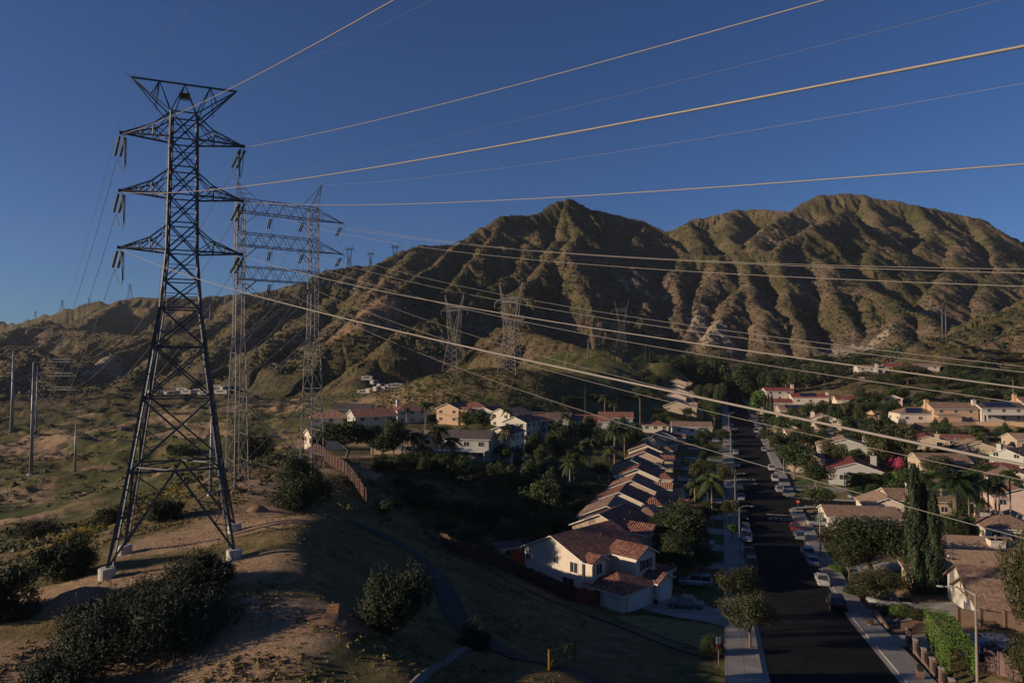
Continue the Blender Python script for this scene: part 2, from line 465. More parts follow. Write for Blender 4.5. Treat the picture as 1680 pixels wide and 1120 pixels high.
# ------------------------------------------------------------------ terrain sheet, one polar grid round the camera
def build_terrain():
    az = np.concatenate([np.linspace(-180, -46, 90, endpoint=False), np.linspace(-46, 46, 1150), np.linspace(46, 180, 91)[1:-1]])
    az = np.radians(az)
    rr = np.concatenate([np.geomspace(2.0, 30, 14, endpoint=False), np.geomspace(30, 480, 560, endpoint=False), np.geomspace(480, 1700, 520, endpoint=False), np.geomspace(1700, 9000, 30)])
    A, RR = np.meshgrid(az, rr)
    X = RR * np.sin(A); Y = RR * np.cos(A)
    Z = ground(X, Y)
    Z = Z - sstep(2600, 9000, RR) * 150
    na_, nr = len(az), len(rr)
    split = int(np.searchsorted(rr, 470))
    s, t = st_of(X, Y)
    # surface masks
    def blob(px, py, z, ra, rb, rot=0):
        c = onz(px, py, z)
        dx = X - c.x; dy = Y - c.y
        ca, sa = math.cos(rot), math.sin(rot)
        u = (dx * ca + dy * sa) / ra; v = (-dx * sa + dy * ca) / rb
        return np.exp(-(u * u + v * v) ** 1.5)
    soil = np.zeros(X.shape)
    for bl in [(330,880,14,10,7,.4),(400,850,14,6,12,0),(90,1080,13.6,14,6,0),(430,1040,13.4,7,8,0),(40,980,13,10,4,.2),(300,950,14,12,5,.3),(470,870,14.5,3,4,0),(860,1050,7.2,0.1,.1,0),(420,800,14.3,4,9,.3)]:
        soil = np.maximum(soil, blob(*bl))
    soil = soil * .95
    valley = (X < -25) & (Y > 105)
    soil = np.where(valley, .33 + .55 * fbm(X / 40, Y / 25, 41, 3), soil)
    soil = np.where((t > 9), .42, soil)
    soil = np.where((t < -9) & (X > 0) & (Y > 60) & (Y < 105), .35, soil)
    grass = np.where((r_ := RR) > 120, .9, .15)
    grass = np.where((t > 9) & (s < 260), .0, grass)
    kn = np.exp(-(((X + 12) / 46) ** 2 + ((Y - 306) / 26) ** 2) ** 2); grass = grass * (1 - kn)
    bloom = blob(235, 850, 9, 6, 14, .5) + blob(150, 880, 7, 7, 10, .3)
    rock = np.clip(fbm(X / 120, Y / 120, 61, 3) * .5 + .08, -.3, .6)
    for px, py, Yd, rad, amt in [(1130,520,830,70,.5),(1100,470,900,70,.4),(1440,540,740,60,.9),(1500,560,690,45,.8),(1330,560,720,50,.6),(1200,560,740,45,.6),(180,590,700,70,.6),(1540,490,900,80,.6),(1380,345,1200,60,.5),(1060,450,900,60,.3),(60,560,720,60,.5)]:
        c = at(px, py, Yd)
        rock = rock + .7 * amt * np.exp(-((X - c.x) ** 2 + (Y - c.y) ** 2) / (rad * rad))
    def sheet(name, i0, i1, m, kind):
        v = np.stack([X[i0:i1], Y[i0:i1], Z[i0:i1]], -1).reshape(-1, 3)
        nr_ = i1 - i0
        I = np.arange(nr_ - 1)[:, None] * na_ + np.arange(na_)[None, :]
        J = np.arange(nr_ - 1)[:, None] * na_ + (np.arange(na_)[None, :] + 1) % na_
        f = np.stack([I, J, J + na_, I + na_], -1).reshape(-1, 4)
        me = bpy.data.meshes.new(name)
        me.vertices.add(len(v)); me.vertices.foreach_set('co', v.astype(np.float32).ravel())
        me.loops.add(f.size); me.loops.foreach_set('vertex_index', f.astype(np.int32).ravel())
        me.polygons.add(len(f)); me.polygons.foreach_set('loop_start', (np.arange(len(f)) * 4).astype(np.int32))
        me.polygons.foreach_set('loop_total', np.full(len(f), 4, np.int32))
        me.update(calc_edges=True)
        me.polygons.foreach_set('use_smooth', np.ones(len(f), bool))
        for nm, arr in (('soil', soil), ('grass', grass), ('bloom', bloom), ('rock', rock)):
            at_ = me.attributes.new(nm, 'FLOAT', 'POINT')
            at_.data.foreach_set('value', arr[i0:i1].astype(np.float32).ravel())
        me.materials.append(m)
        o = bpy.data.objects.new(name, me); COL.objects.link(o)
        o['kind'] = 'structure'
        return o
    # normals must look up
    sheet('ground', 0, split + 1, M_GROUND, 0)
    sheet('hills', split, nr, M_MOUNT, 0)
build_terrain()

# ------------------------------------------------------------------ more materials
def roof_mat(name, c1, c2, c3, barrel=True):
    m = mat(name, c1, .75, .25)
    n, l, b = nodes_of(m)
    uv = n.new('ShaderNodeUVMap'); uv.uv_map = 'UVMap'
    sp = n.new('ShaderNodeSeparateXYZ'); l.new(uv.outputs[0], sp.inputs[0])
    def mth(op, a, bb=None):
        k = n.new('ShaderNodeMath'); k.operation = op
        for i, v in enumerate((a, bb)):
            if v is None: continue
            if isinstance(v, (int, float)): k.inputs[i].default_value = v
            else: l.new(v, k.inputs[i])
        return k.outputs[0]
    pu, pv = (.40, .42) if barrel else (.33, .36)
    fu = mth('FLOOR', mth('DIVIDE', sp.outputs[0], pu)); fv = mth('FLOOR', mth('DIVIDE', sp.outputs[1], pv))
    cb = n.new('ShaderNodeCombineXYZ'); l.new(fu, cb.inputs[0]); l.new(fv, cb.inputs[1])
    wn_ = n.new('ShaderNodeTexWhiteNoise'); wn_.noise_dimensions = '2D'; l.new(cb.outputs[0], wn_.inputs['Vector'])
    col = ramp(n, l, wn_.outputs['Value'], [(.15, c1), (.5, c2), (.85, c3)]).outputs[0]
    tc = n.new('ShaderNodeTexCoord')
    big = nz(n, l, .5, 5, .6, tc.outputs['Object'])
    col = mix(n, l, ramp(n, l, big.outputs[0], [(.35, (0, 0, 0)), (.75, (.55, .55, .55))]).outputs[0], col, tuple(x * .55 for x in c2))
    l.new(col, b.inputs['Base Color'])
    wave = mth('ABSOLUTE', mth('SINE', mth('MULTIPLY', sp.outputs[0], math.pi / pu)))
    saw = mth('FRACT', mth('DIVIDE', sp.outputs[1], pv))
    hgt = mth('ADD', mth('MULTIPLY', wave, 1.0 if barrel else .25), mth('MULTIPLY', saw, -.45))
    bump(n, l, hgt, 1.0, .12 if barrel else .05, b)
    return m

RED_TILE = roof_mat("red_clay_tile", (.165, .066, .048), (.25, .105, .075), (.33, .165, .115))
ORANGE_TILE = roof_mat("orange_clay_tile", (.24, .12, .075), (.34, .18, .115), (.40, .235, .15))
BROWN_TILE = roof_mat("brown_flat_tile", (.19, .115, .080), (.25, .16, .11), (.30, .20, .14), False)
TAN_TILE = roof_mat("tan_flat_tile", (.29, .19, .12), (.34, .225, .145), (.38, .26, .175), False)
DARK_TILE = roof_mat("dark_flat_tile", (.07, .06, .055), (.10, .082, .072), (.14, .11, .09), False)
SCARLET_TILE = roof_mat("scarlet_tile", (.17, .035, .03), (.24, .055, .045), (.30, .09, .07))
MAROON_TILE = roof_mat("maroon_tile", (.11, .025, .035), (.15, .04, .05), (.20, .07, .07))
W_CREAM = varied("cream_stucco", (.56, .48, .38), .07, .8, .9, .01, 60)
W_WHITE = varied("white_stucco", (.50, .45, .38), .06, .8, .9, .01, 60)
W_TAN = varied("tan_stucco", (.40, .31, .22), .08, .8, .9, .01, 60)
W_PEACH = varied("peach_stucco", (.48, .31, .20), .08, .8, .9, .01, 60)
W_PINK = varied("pink_stucco", (.50, .37, .32), .07, .8, .9, .01, 60)
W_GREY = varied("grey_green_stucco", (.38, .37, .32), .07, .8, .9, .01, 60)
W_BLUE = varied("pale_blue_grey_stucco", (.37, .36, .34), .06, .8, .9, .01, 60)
M_FASCIA = varied("white_trim", (.60, .56, .50), .08, 2, .7)
M_FASCB = varied("brown_trim", (.16, .10, .07), .12, 2, .8)
M_GDOOR = mat("garage_door_white", (.62, .60, .57), .6)
n, l, b = nodes_of(M_GDOOR)
tc = n.new('ShaderNodeTexCoord'); wv = n.new('ShaderNodeTexWave'); wv.bands_direction = 'Z'; wv.inputs['Scale'].default_value = 1.0
l.new(tc.outputs['Object'], wv.inputs['Vector']); bump(n, l, wv.outputs['Color'], .5, .03, b)
M_GLASS = mat("window_glass", (.03, .035, .04), .12, .6)
M_SOLAR = varied("solar_panel", (.012, .014, .03), .3, 3, .25, spec=.6)
M_CONC = varied("concrete", (.28, .255, .225), .16, .35, .9, .01, 25)
n, l, b = nodes_of(M_CONC)
M_PAVE = varied("pavement_concrete", (.28, .255, .225), .16, .35, .9, .01, 25)
n, l, b = nodes_of(M_PAVE)
uv = n.new('ShaderNodeUVMap'); uv.uv_map = 'UVMap'
bt = n.new('ShaderNodeTexBrick'); bt.offset = 0.0; bt.inputs['Scale'].default_value = 1.0; bt.inputs['Mortar Size'].default_value = .022; bt.inputs['Brick Width'].default_value = 1.55; bt.inputs['Row Height'].default_value = 1.5
bt.inputs['Color1'].default_value = (1, 1, 1, 1); bt.inputs['Color2'].default_value = (.84, .84, .84, 1); bt.inputs['Mortar'].default_value = (.35, .34, .33, 1)
l.new(uv.outputs[0], bt.inputs['Vector'])
old = b.inputs['Base Color'].links[0].from_socket
l.new(mix(n, l, 1.0, old, bt.outputs[0], 'MULTIPLY'), b.inputs['Base Color'])
M_CONCD = varied("weathered_concrete", (.16, .145, .13), .2, .8, .9, .01, 25)
M_PLINTH = varied("cast_concrete", (.42, .39, .35), .14, 1.5, .9, .01, 20)
M_ASPH = mat("asphalt", (.02, .02, .02), .95, .08)
n, l, b = nodes_of(M_ASPH)
tc = n.new('ShaderNodeTexCoord'); t1 = nz(n, l, .12, 5, .6, tc.outputs['Object'], 1.0); t2 = nz(n, l, 9, 3, .7, tc.outputs['Object'])
c = ramp(n, l, t1.outputs[0], [(.3, (.0095, .0095, .010)), (.55, (.014, .014, .0145)), (.75, (.024, .023, .022))]).outputs[0]
c = mix(n, l, ramp(n, l, t2.outputs[0], [(.45, (0, 0, 0)), (.8, (.5, .5, .5))]).outputs[0], c, (.034, .032, .030))
vo = n.new('ShaderNodeTexVoronoi'); vo.feature = 'DISTANCE_TO_EDGE'; vo.inputs['Scale'].default_value = .22
nzw = nz(n, l, .8, 4, .7, tc.outputs['Object']); mv = n.new('ShaderNodeVectorMath'); mv.operation = 'ADD'; l.new(tc.outputs['Object'], mv.inputs[0]); l.new(nzw.outputs['Color'], mv.inputs[1]); l.new(mv.outputs[0], vo.inputs['Vector'])
c = mix(n, l, ramp(n, l, vo.outputs[0], [(.0, (.8, .8, .8)), (.012, (.6, .6, .6)), (.022, (0, 0, 0))]).outputs[0], c, (.004, .004, .004))
l.new(c, b.inputs['Base Color']); bump(n, l, t2.outputs[0], .4, .01, b)
M_PATH = varied("old_path_asphalt", (.034, .033, .034), .25, .6, .9, .02, 12)
M_PAINT = varied("road_paint", (.42, .42, .40), .3, 4, .7)
M_KRED = varied("red_kerb_paint", (.40, .06, .05), .2, 3, .7)
M_LAWN = varied("lawn_grass", (.055, .085, .022), .4, 1.2, .95, .04, 14)
M_LAWND = varied("dry_lawn", (.19, .15, .058), .4, .8, .95, .04, 12)
M_BARE = varied("bare_earth", (.20, .115, .07), .3, .8, .95, .04, 10)
M_STEELD = varied("dark_weathered_steel", (.080, .084, .092), .35, 1.2, .6, metal=.4)
M_STEELL = varied("galvanised_steel", (.20, .19, .195), .25, 1.2, .5, metal=.4)
M_STEELF = varied("far_galvanised_steel", (.13, .12, .12), .2, .3, .6, metal=.3)
M_POLE = varied("grey_pole_steel", (.26, .27, .285), .15, .5, .5, metal=.3)
M_WIRE = mat("aluminium_conductor", (.24, .21, .185), .6, .3, .2)
M_WIRED = mat("dull_conductor", (.13, .13, .14), .6, .3, .3)
M_INS = mat("grey_green_insulator", (.10, .13, .13), .25, .6)
M_INSD = mat("dark_insulator", (.03, .032, .035), .35, .6)
M_YEL = varied("yellow_plate", (.20, .12, .015), .2, 5, .5)
M_BLK = mat("matt_black", (.012, .012, .012), .7)
M_IRON = mat("black_iron", (.018, .018, .02), .5, .4)
M_WOOD = varied("brown_and_shaded_boards", (.075, .042, .032), .3, 3, .85)  # brown boards; the slope fence has its shade put into this dark tone
M_WOODLIT = varied("sunlit_fence_boards", (.20, .055, .032), .3, 3, .85)  # lit copy of the slope fence boards, sunlight put into the red
M_RAMP = varied("weathered_board", (.28, .13, .06), .3, 2, .85)
M_BRICK = mat("brick_pillar", (.3, .16, .11), .85)
n, l, b = nodes_of(M_BRICK)
tc = n.new('ShaderNodeTexCoord'); br = n.new('ShaderNodeTexBrick'); br.inputs['Scale'].default_value = 4.5
br.inputs['Color1'].default_value = (.20, .115, .085, 1); br.inputs['Color2'].default_value = (.15, .09, .07, 1); br.inputs['Mortar'].default_value = (.22, .18, .15, 1)
l.new(tc.outputs['Object'], br.inputs['Vector']); l.new(br.outputs[0], b.inputs['Base Color'])
M_BLOCK = varied("tan_block_wall", (.30, .20, .13), .15, 1.5, .9, .02, 8)
M_RUBBER = mat("tyre_rubber", (.012, .012, .012), .8)
M_RIM = mat("alloy_rim", (.35, .35, .36), .35, .5, .7)
M_LIGHTW = mat("headlight_glass", (.5, .5, .52), .15, .7)
M_LIGHTR = mat("tail_light_red", (.25, .01, .01), .25, .6)
M_BARK = varied("tree_bark", (.13, .095, .07), .3, 4, .95, .03, 12)
M_BARKP = varied("pale_bark", (.26, .20, .15), .25, 4, .95, .03, 12)
M_SIGNR = mat("sign_red", (.42, .03, .03), .5)
M_SIGNW = mat("sign_white", (.6, .6, .58), .5)
M_HYD = mat("hydrant_yellow", (.50, .25, .03), .5)
M_TERRA = mat("terracotta", (.28, .10, .05), .8)
M_LAMP = varied("lamp_pole_concrete", (.20, .175, .14), .1, 2, .8)
M_LAMPH = mat("lamp_head", (.28, .27, .25), .4)

def leaf_mat(name, c1, c2, c3, rough=.6, spec=.25, trans=.0):
    f = 1.0 if ('grass' in name or 'blossom' in name or 'bright' in name or 'bloom' in name) else .70
    c1, c2, c3 = (tuple(x * f for x in c) for c in (c1, c2, c3))
    m = mat(name, c2, rough, spec)
    n, l, b = nodes_of(m)
    a = attr(n, 'tint')
    l.new(ramp(n, l, a.outputs['Fac'], [(.0, c1), (.55, c2), (1.0, c3)]).outputs[0], b.inputs['Base Color'])
    return m
L_DARK = leaf_mat("leaves_dark_green", (.022, .034, .012), (.038, .056, .018), (.065, .085, .028))
L_STREET = leaf_mat('street_tree_leaves', (.036, .040, .014), (.060, .064, .022), (.10, .098, .036))
M_WALLSHADE = varied('shaded_brown_block', (.12, .078, .056), .15, 1.5, .9, .02, 8)  # shade of the hedges on the lower right wall, put into its brown
L_MID = leaf_mat("leaves_mid_green", (.030, .048, .014), (.055, .082, .022), (.095, .125, .035))
L_BRIGHT = leaf_mat("leaves_bright_green", (.05, .085, .015), (.085, .14, .025), (.13, .20, .04))
L_OLIVE = leaf_mat("leaves_olive", (.042, .046, .016), (.075, .078, .028), (.12, .115, .045))
L_GREY = leaf_mat("leaves_grey_green", (.03, .04, .02), (.055, .068, .036), (.09, .105, .062), .65, .15)
L_PALM = leaf_mat("palm_fronds", (.035, .05, .014), (.065, .085, .024), (.12, .13, .045))
L_CYP = leaf_mat("cypress_leaves", (.018, .032, .012), (.034, .055, .018), (.055, .082, .026))
L_PINK = leaf_mat("pink_blossom", (.16, .07, .08), (.24, .12, .13), (.30, .17, .17))
L_MAG = leaf_mat("magenta_blossom", (.35, .03, .09), (.55, .06, .16), (.65, .15, .25))
L_TWIG = leaf_mat("bare_twigs", (.12, .09, .07), (.18, .14, .11), (.26, .21, .17))
L_RUST = leaf_mat("rusty_leaves", (.09, .06, .02), (.15, .09, .03), (.20, .12, .04))
L_DRY = leaf_mat("dry_grass_blades", (.10, .08, .03), (.17, .13, .055), (.24, .19, .09), .9, .1)
L_BLOOM = leaf_mat("yellow_bush_bloom", (.06, .065, .02), (.16, .13, .025), (.36, .25, .04), .8, .1)
L_SAGE = leaf_mat("sage_brush", (.05, .055, .028), (.085, .088, .05), (.15, .145, .095), .85, .15)

# ------------------------------------------------------------------ mesh builder
class MB:
    def __init__(s): s.v = []; s.f = []; s.m = []; s.uv = {}
    def add(s, vs_, fs, mi=0):
        o = len(s.v); s.v += [tuple(p) for p in vs_]
        for f in fs:
            s.f.append([o + i for i in f]); s.m.append(mi)
        return s
    def box(s, cx, cy, cz, sx, sy, sz, rot=0.0, mi=0):
        c, q = math.cos(rot), math.sin(rot); vv = []
        for dz in (-.5, .5):
            for dx, dy in ((-.5, -.5), (.5, -.5), (.5, .5), (-.5, .5)):
                x, y = dx * sx, dy * sy
                vv.append((cx + x * c - y * q, cy + x * q + y * c, cz + dz * sz))
        return s.add(vv, [(3,2,1,0),(4,5,6,7),(0,1,5,4),(1,2,6,5),(2,3,7,6),(3,0,4,7)], mi)
    def b2(s, x0, x1, y0, y1, z0, z1, mi=0):
        return s.box((x0+x1)/2, (y0+y1)/2, (z0+z1)/2, x1-x0, y1-y0, z1-z0, 0, mi)
    def cyl(s, p, q, r0, r1=None, n=8, mi=0, caps=True):
        r1 = r0 if r1 is None else r1
        p = Vector(p); q = Vector(q); d = (q - p)
        if d.length < 1e-6: return s
        d.normalize()
        a = d.orthogonal().normalized() if abs(d.z) < .99 else Vector((1, 0, 0)); a = (a - d * a.dot(d)).normalized(); e = d.cross(a)
        vv = []
        for c, r in ((p, r0), (q, r1)):
            for i in range(n):
                t = 2 * math.pi * i / n
                vv.append(c + a * math.cos(t) * r + e * math.sin(t) * r)
        ff = [(i, (i+1) % n, n + (i+1) % n, n + i) for i in range(n)]
        if caps: ff += [tuple(reversed(range(n))), tuple(range(n, 2*n))]
        return s.add(vv, ff, mi)
    def bar(s, p, q, w): return s.cyl(p, q, w * .7, w * .7, 4, 0, False)
    def tube(s, pts, r, n=5, mi=0):
        pts = [Vector(p) for p in pts]; vv = []; ff = []
        rs = r if isinstance(r, (list, tuple)) else [r] * len(pts)
        for k, p in enumerate(pts):
            d = (pts[min(k+1, len(pts)-1)] - pts[max(k-1, 0)]).normalized()
            u = Vector((0, 0, 1)) if abs(d.z) < .9 else Vector((1, 0, 0))
            a = (u - d * u.dot(d)).normalized(); e = d.cross(a)
            for i in range(n):
                t = 2 * math.pi * i / n
                vv.append(p + (a * math.cos(t) + e * math.sin(t)) * rs[k])
        for k in range(len(pts) - 1):
            for i in range(n):
                ff.append((k*n + i, k*n + (i+1) % n, (k+1)*n + (i+1) % n, (k+1)*n + i))
        ff += [tuple(range(n)), tuple(range((len(pts)-1)*n, len(pts)*n))]
        return s.add(vv, ff, mi)
    def lathe(s, cx, cy, prof, n=12, mi=0):
        vv = []; ff = []
        for r, z in prof:
            for i in range(n):
                t = 2 * math.pi * i / n
                vv.append((cx + r * math.cos(t), cy + r * math.sin(t), z))
        for k in range(len(prof) - 1):
            for i in range(n):
                ff.append((k*n + i, k*n + (i+1) % n, (k+1)*n + (i+1) % n, (k+1)*n + i))
        ff += [tuple(reversed(range(n))), tuple(range((len(prof)-1)*n, len(prof)*n))]
        return s.add(vv, ff, mi)
    def slab(s, pts, th=.16, mi=0, me=1):        # roof plane with UVs
        P = [Vector(p) for p in pts]
        nrm = (P[1] - P[0]).cross(P[2] - P[0]).normalized()
        if nrm.z < 0: P.reverse(); nrm = -nrm
        e = Vector((0, 0, 1)).cross(nrm); e = e.normalized() if e.length > 1e-5 else Vector((1, 0, 0))
        sl = nrm.cross(e)
        k = len(P); o = len(s.v)
        s.v += [tuple(p) for p in P] + [tuple(p - Vector((0, 0, th))) for p in P]
        s.uv[len(s.f)] = [(p.dot(e), p.dot(sl)) for p in P]
        s.f.append([o + i for i in range(k)]); s.m.append(mi)
        s.f.append([o + k + i for i in reversed(range(k))]); s.m.append(me)
        for i in range(k):
            j = (i + 1) % k
            s.f.append([o + j, o + i, o + k + i, o + k + j]); s.m.append(me)
        return s
    def mesh(s, name, mats, smooth=False):
        me = bpy.data.meshes.new(name)
        me.from_pydata(s.v, [], s.f)
        if not isinstance(mats, (list, tuple)): mats = [mats]
        for m in mats: me.materials.append(m)
        if len(mats) > 1: me.polygons.foreach_set('material_index', s.m)
        if smooth: me.polygons.foreach_set('use_smooth', [True] * len(s.f))
        if s.uv:
            uvl = me.uv_layers.new(name='UVMap')
            for fi, uvs in s.uv.items():
                p = me.polygons[fi]
                for q, li in enumerate(p.loop_indices): uvl.data[li].uv = uvs[q]
        me.update()
        return me
    def build(s, name, mats, parent=None, smooth=False, kind=None):
        return link(name, s.mesh(name, mats, smooth), parent, kind)

def link(name, me, parent=None, kind=None, loc=None, rot=None, scale=None):
    o = bpy.data.objects.new(name, me); COL.objects.link(o)
    if parent: o.parent = parent
    if kind: o['kind'] = kind
    if loc is not None: o.location = loc
    if rot is not None: o.rotation_euler = rot
    if scale is not None: o.scale = scale
    return o

def tag(o, label, cat, group=None):
    o['label'] = label; o['category'] = cat
    if group: o['group'] = group
    return o

def thing(name, loc, rz, label, cat, group=None):
    o = bpy.data.objects.new(name, None); COL.objects.link(o)
    o.location = loc; o.rotation_euler = (0, 0, rz); o.empty_display_size = .5
    return tag(o, label, cat, group)

ORD = "first second third fourth fifth sixth seventh eighth ninth tenth eleventh twelfth thirteenth fourteenth fifteenth sixteenth seventeenth eighteenth nineteenth twentieth".split()

def drape(name, c, n=12, m=12, off=.05, ma=None, kind='structure'):   # four corners laid on the ground
    c = [Vector((p[0], p[1], 0)) for p in c]
    xs = np.empty((m + 1, n + 1)); ys = np.empty((m + 1, n + 1))
    for j in range(m + 1):
        for i in range(n + 1):
            u, v = i / n, j / m
            p = (c[0] * (1-u) + c[1] * u) * (1-v) + (c[3] * (1-u) + c[2] * u) * v
            xs[j, i] = p.x; ys[j, i] = p.y
    zs = ground(xs, ys, False) + off
    b_ = MB()
    b_.v = [(float(x), float(y), float(z)) for x, y, z in zip(xs.ravel(), ys.ravel(), zs.ravel())]
    for j in range(m):
        for i in range(n):
            a = j * (n + 1) + i
            b_.f.append([a, a + 1, a + n + 2, a + n + 1]); b_.m.append(0)
    o = b_.build(name, ma, None, True, kind)
    return o

def ribbon(name, pts, w, off, ma, kind='structure', th=0.0, step=1.0):       # a strip along a line on the ground
    P = []
    for a, b_ in zip(pts[:-1], pts[1:]):
        a = Vector((a[0], a[1])); b_ = Vector((b_[0], b_[1])); k = max(1, int((b_ - a).length / step))
        P += [a.lerp(b_, i / k) for i in range(k)]
    P.append(Vector((pts[-1][0], pts[-1][1])))
    for _ in range(6):
        P = [P[0]] + [(P[i-1] + P[i] * 2 + P[i+1]) / 4 for i in range(1, len(P)-1)] + [P[-1]]
    xs = []; ys = []
    cols = [-.5, -.25, 0, .25, .5]
    for i, p in enumerate(P):
        d = (P[min(i+1, len(P)-1)] - P[max(i-1, 0)]).normalized(); nn = Vector((d.y, -d.x))
        for u in cols:
            q = p + nn * u * w; xs.append(q.x); ys.append(q.y)
    xs = np.array(xs); ys = np.array(ys); zs = ground(xs, ys, False) + off
    b_ = MB(); b_.v = [(float(a), float(q), float(z)) for a, q, z in zip(xs, ys, zs)]
    k = len(cols)
    for i in range(len(P) - 1):
        for j in range(k - 1):
            a = i * k + j
            b_.f.append([a, a + 1, a + k + 1, a + k]); b_.m.append(0)
    if th:
        base = len(b_.v); N = len(P)
        b_.v += [(x, y, z - th) for x, y, z in b_.v[:]]
        for i in range(N - 1):
            for j in (0, k - 1):
                a = i * k + j
                b_.f.append([a, a + k, base + a + k, base + a]); b_.m.append(0)
    return b_.build(name, ma, None, True, kind)

# ------------------------------------------------------------------ the street
def strip(name, s0, s1, t0, t1, dz, ma, th=0.0, step=3.0, crown=0.0):
    k = max(2, int((s1 - s0) / step)); b_ = MB(); cols = 5 if crown else 2
    for i in range(k + 1):
        s_ = s0 + (s1 - s0) * i / k
        for j in range(cols):
            u = j / (cols - 1); t_ = t0 + (t1 - t0) * u
            x, y = spt(s_, t_)
            b_.v.append((x, y, float(street_z(s_)) + dz + crown * (1 - (2*u - 1) ** 2)))
    for i in range(k):
        for j in range(cols - 1):
            a = i * cols + j
            if ma is M_PAVE:
                sa, sb = s0 + (s1 - s0) * i / k, s0 + (s1 - s0) * (i + 1) / k
                b_.uv[len(b_.f)] = [(sa, t0), (sa, t1), (sb, t1), (sb, t0)]
            b_.f.append([a, a + 1, a + cols + 1, a + cols]); b_.m.append(0)
    if th:
        o = len(b_.v); b_.v += [(x, y, z - th) for x, y, z in b_.v[:]]
        for i in range(k):
            for j in (0, cols - 1):
                a = i * cols + j
                b_.f.append([a, a + cols, o + a + cols, o + a]); b_.m.append(0)
        b_.f.append([0, 1, o + 1, o]); b_.m.append(0)
        a = k * cols; b_.f.append([a, a + 1, o + a + 1, o + a]); b_.m.append(0)
    return b_.build(name, ma, None, False, 'structure')

S0, S1 = -75.0, 590.0
strip('road', S0, S1, -5.5, 5.5, 0.0, M_ASPH, 0, 2.5, .06)
GAPA, GAPB = SIDE_S - 7.5, SIDE_S + 7.5
for sg, spans in ((-1, [(S0, S1)]), (1, [(S0, GAPA), (GAPB, S1)])):
    for a, b_ in spans:
        t0, t1 = sorted((sg * 5.48, sg * 6.0))
        strip('gutter', a, b_, t0, t1, .012, M_CONC)
        t0, t1 = sorted((sg * 6.0, sg * 6.18))
        strip('kerb', a, b_, t0, t1, .145, M_CONC, .3)
        t0, t1 = sorted((sg * 6.18, sg * (9.2 if sg < 0 else 8.6)))
        strip('pavement', a, b_, t0, t1, .14, M_PAVE, .3)
# side street with its own kerbs
def side_pt(s_, t_):
    x, y = spt(s_, t_)
    return x, y, float(street_z(SIDE_S)) + max(0, t_ - 6) * .012
b_ = MB()
for i in range(21):
    t_ = 5.4 + i * 3.2
    w_ = 4.6 + (2.9 if i == 0 else .9 if i == 1 else 0)
    for s_ in (SIDE_S - w_, SIDE_S + w_):
        x, y, z = side_pt(s_, t_); b_.v.append((x, y, z + .02))
for i in range(20):
    b_.f.append([2*i, 2*i+1, 2*i+3, 2*i+2]); b_.m.append(0)
b_.build('side_street', M_ASPH, None, False, 'structure')
for sg in (-1, 1):
    b_ = MB()
    for i in range(21):
        t_ = 6.2 + i * 3.15
        off = 2.8 if i == 0 else .9 if i == 1 else 0
        for k_ in (0, 1, 2):
            s_ = SIDE_S + sg * (4.6 + off + (0, .16, 1.7)[k_])
            x, y, z = side_pt(s_, t_); b_.v.append((x, y, z + .15)); b_.v.append((x, y, z - .1))
    for i in range(20):
        for k_ in (0, 1):
            a = i * 6 + k_ * 2
            b_.f.append([a, a + 2, a + 8, a + 6]); b_.m.append(0)
        a = i * 6
        b_.f.append([a, a + 1, a + 7, a + 6]); b_.m.append(0)
    b_.build('side_pavement', M_CONC, None, False, 'structure')

# painted stop lines and words
def word(txt, s_, t_, h, flip):
    cu = bpy.data.curves.new('stop_word', 'FONT'); cu.body = txt; cu.size = h; cu.align_x = 'CENTER'; cu.align_y = 'CENTER'
    o = bpy.data.objects.new('tmp', cu); COL.objects.link(o)
    dg = bpy.context.evaluated_depsgraph_get()
    me = bpy.data.meshes.new_from_object(o.evaluated_get(dg))
    bpy.data.objects.remove(o)
    me.materials.clear(); me.materials.append(M_PAINT)
    # font x -> across the street, y -> along it
    for v in me.vertices:
        u, w = v.co.x * .60, v.co.y * 1.0
        if flip: u, w = -u, -w
        x, y = spt(s_ + w, t_ + u)
        v.co = (x, y, float(street_z(s_ + w)) + .075)
    me.name = 'stop_word'
    o = bpy.data.objects.new('stop_word', me); COL.objects.link(o); o['kind'] = 'structure'
    return o
sA = s_at_y(157.0); sB = s_at_y(190.5)
word("STOP", sA - 4.6, 2.9, 3.6, False)
word("STOP", sB + 4.8, -2.9, 3.6, True)
strip('stop_line', sA - .2, sA + .35, .2, 5.4, .075, M_PAINT)
strip('stop_line', sB - .35, sB + .2, -5.4, -.2, .075, M_PAINT)
for a_, b__ in ((s_at_y(163), 1), (s_at_y(120), 1), (s_at_y(99), 1)):
    strip('patch_seam', a_, a_ + .16, -4.4, 3.6, .07, M_PATH)

# footpath over the slope, drain strips, kerb wall
pathpx = [(470,842),(520,846),(560,852),(600,866),(640,884),(680,907),(706,930),(726,957),(738,985),(748,1015),(775,1042),(820,1063),(880,1086),(950,1112),(1020,1135)]
PATHP = [hit(*p) for p in pathpx]
ribbon('path', PATHP, 2.5, .09, M_PATH)
ribbon('drain_strip', [hit(680,1125), hit(718,1096), hit(752,1070), hit(778,1061)], .7, .12, M_CONCD, th=.25)
WALLP = [hit(*p) for p in ((640,820),(700,858),(760,905),(820,946),(896,981),(990,1017),(1060,1045),(1154,1079))]
ribbon('kerb_wall', WALLP, .22, .2, M_CONCD, th=.5)
ribbon('kerb_wall', [hit(*p) for p in ((505,748),(545,760),(580,776),(612,800),(640,830))], .3, .15, M_CONCD, th=.4)

def sdr(name, s0, s1, t0, t1, ma, off=.06, n=10, m=10):
    c = [spt(s0, t0), spt(s0, t1), spt(s1, t1), spt(s1, t0)]
    return drape(name, c, n, m, off, ma)
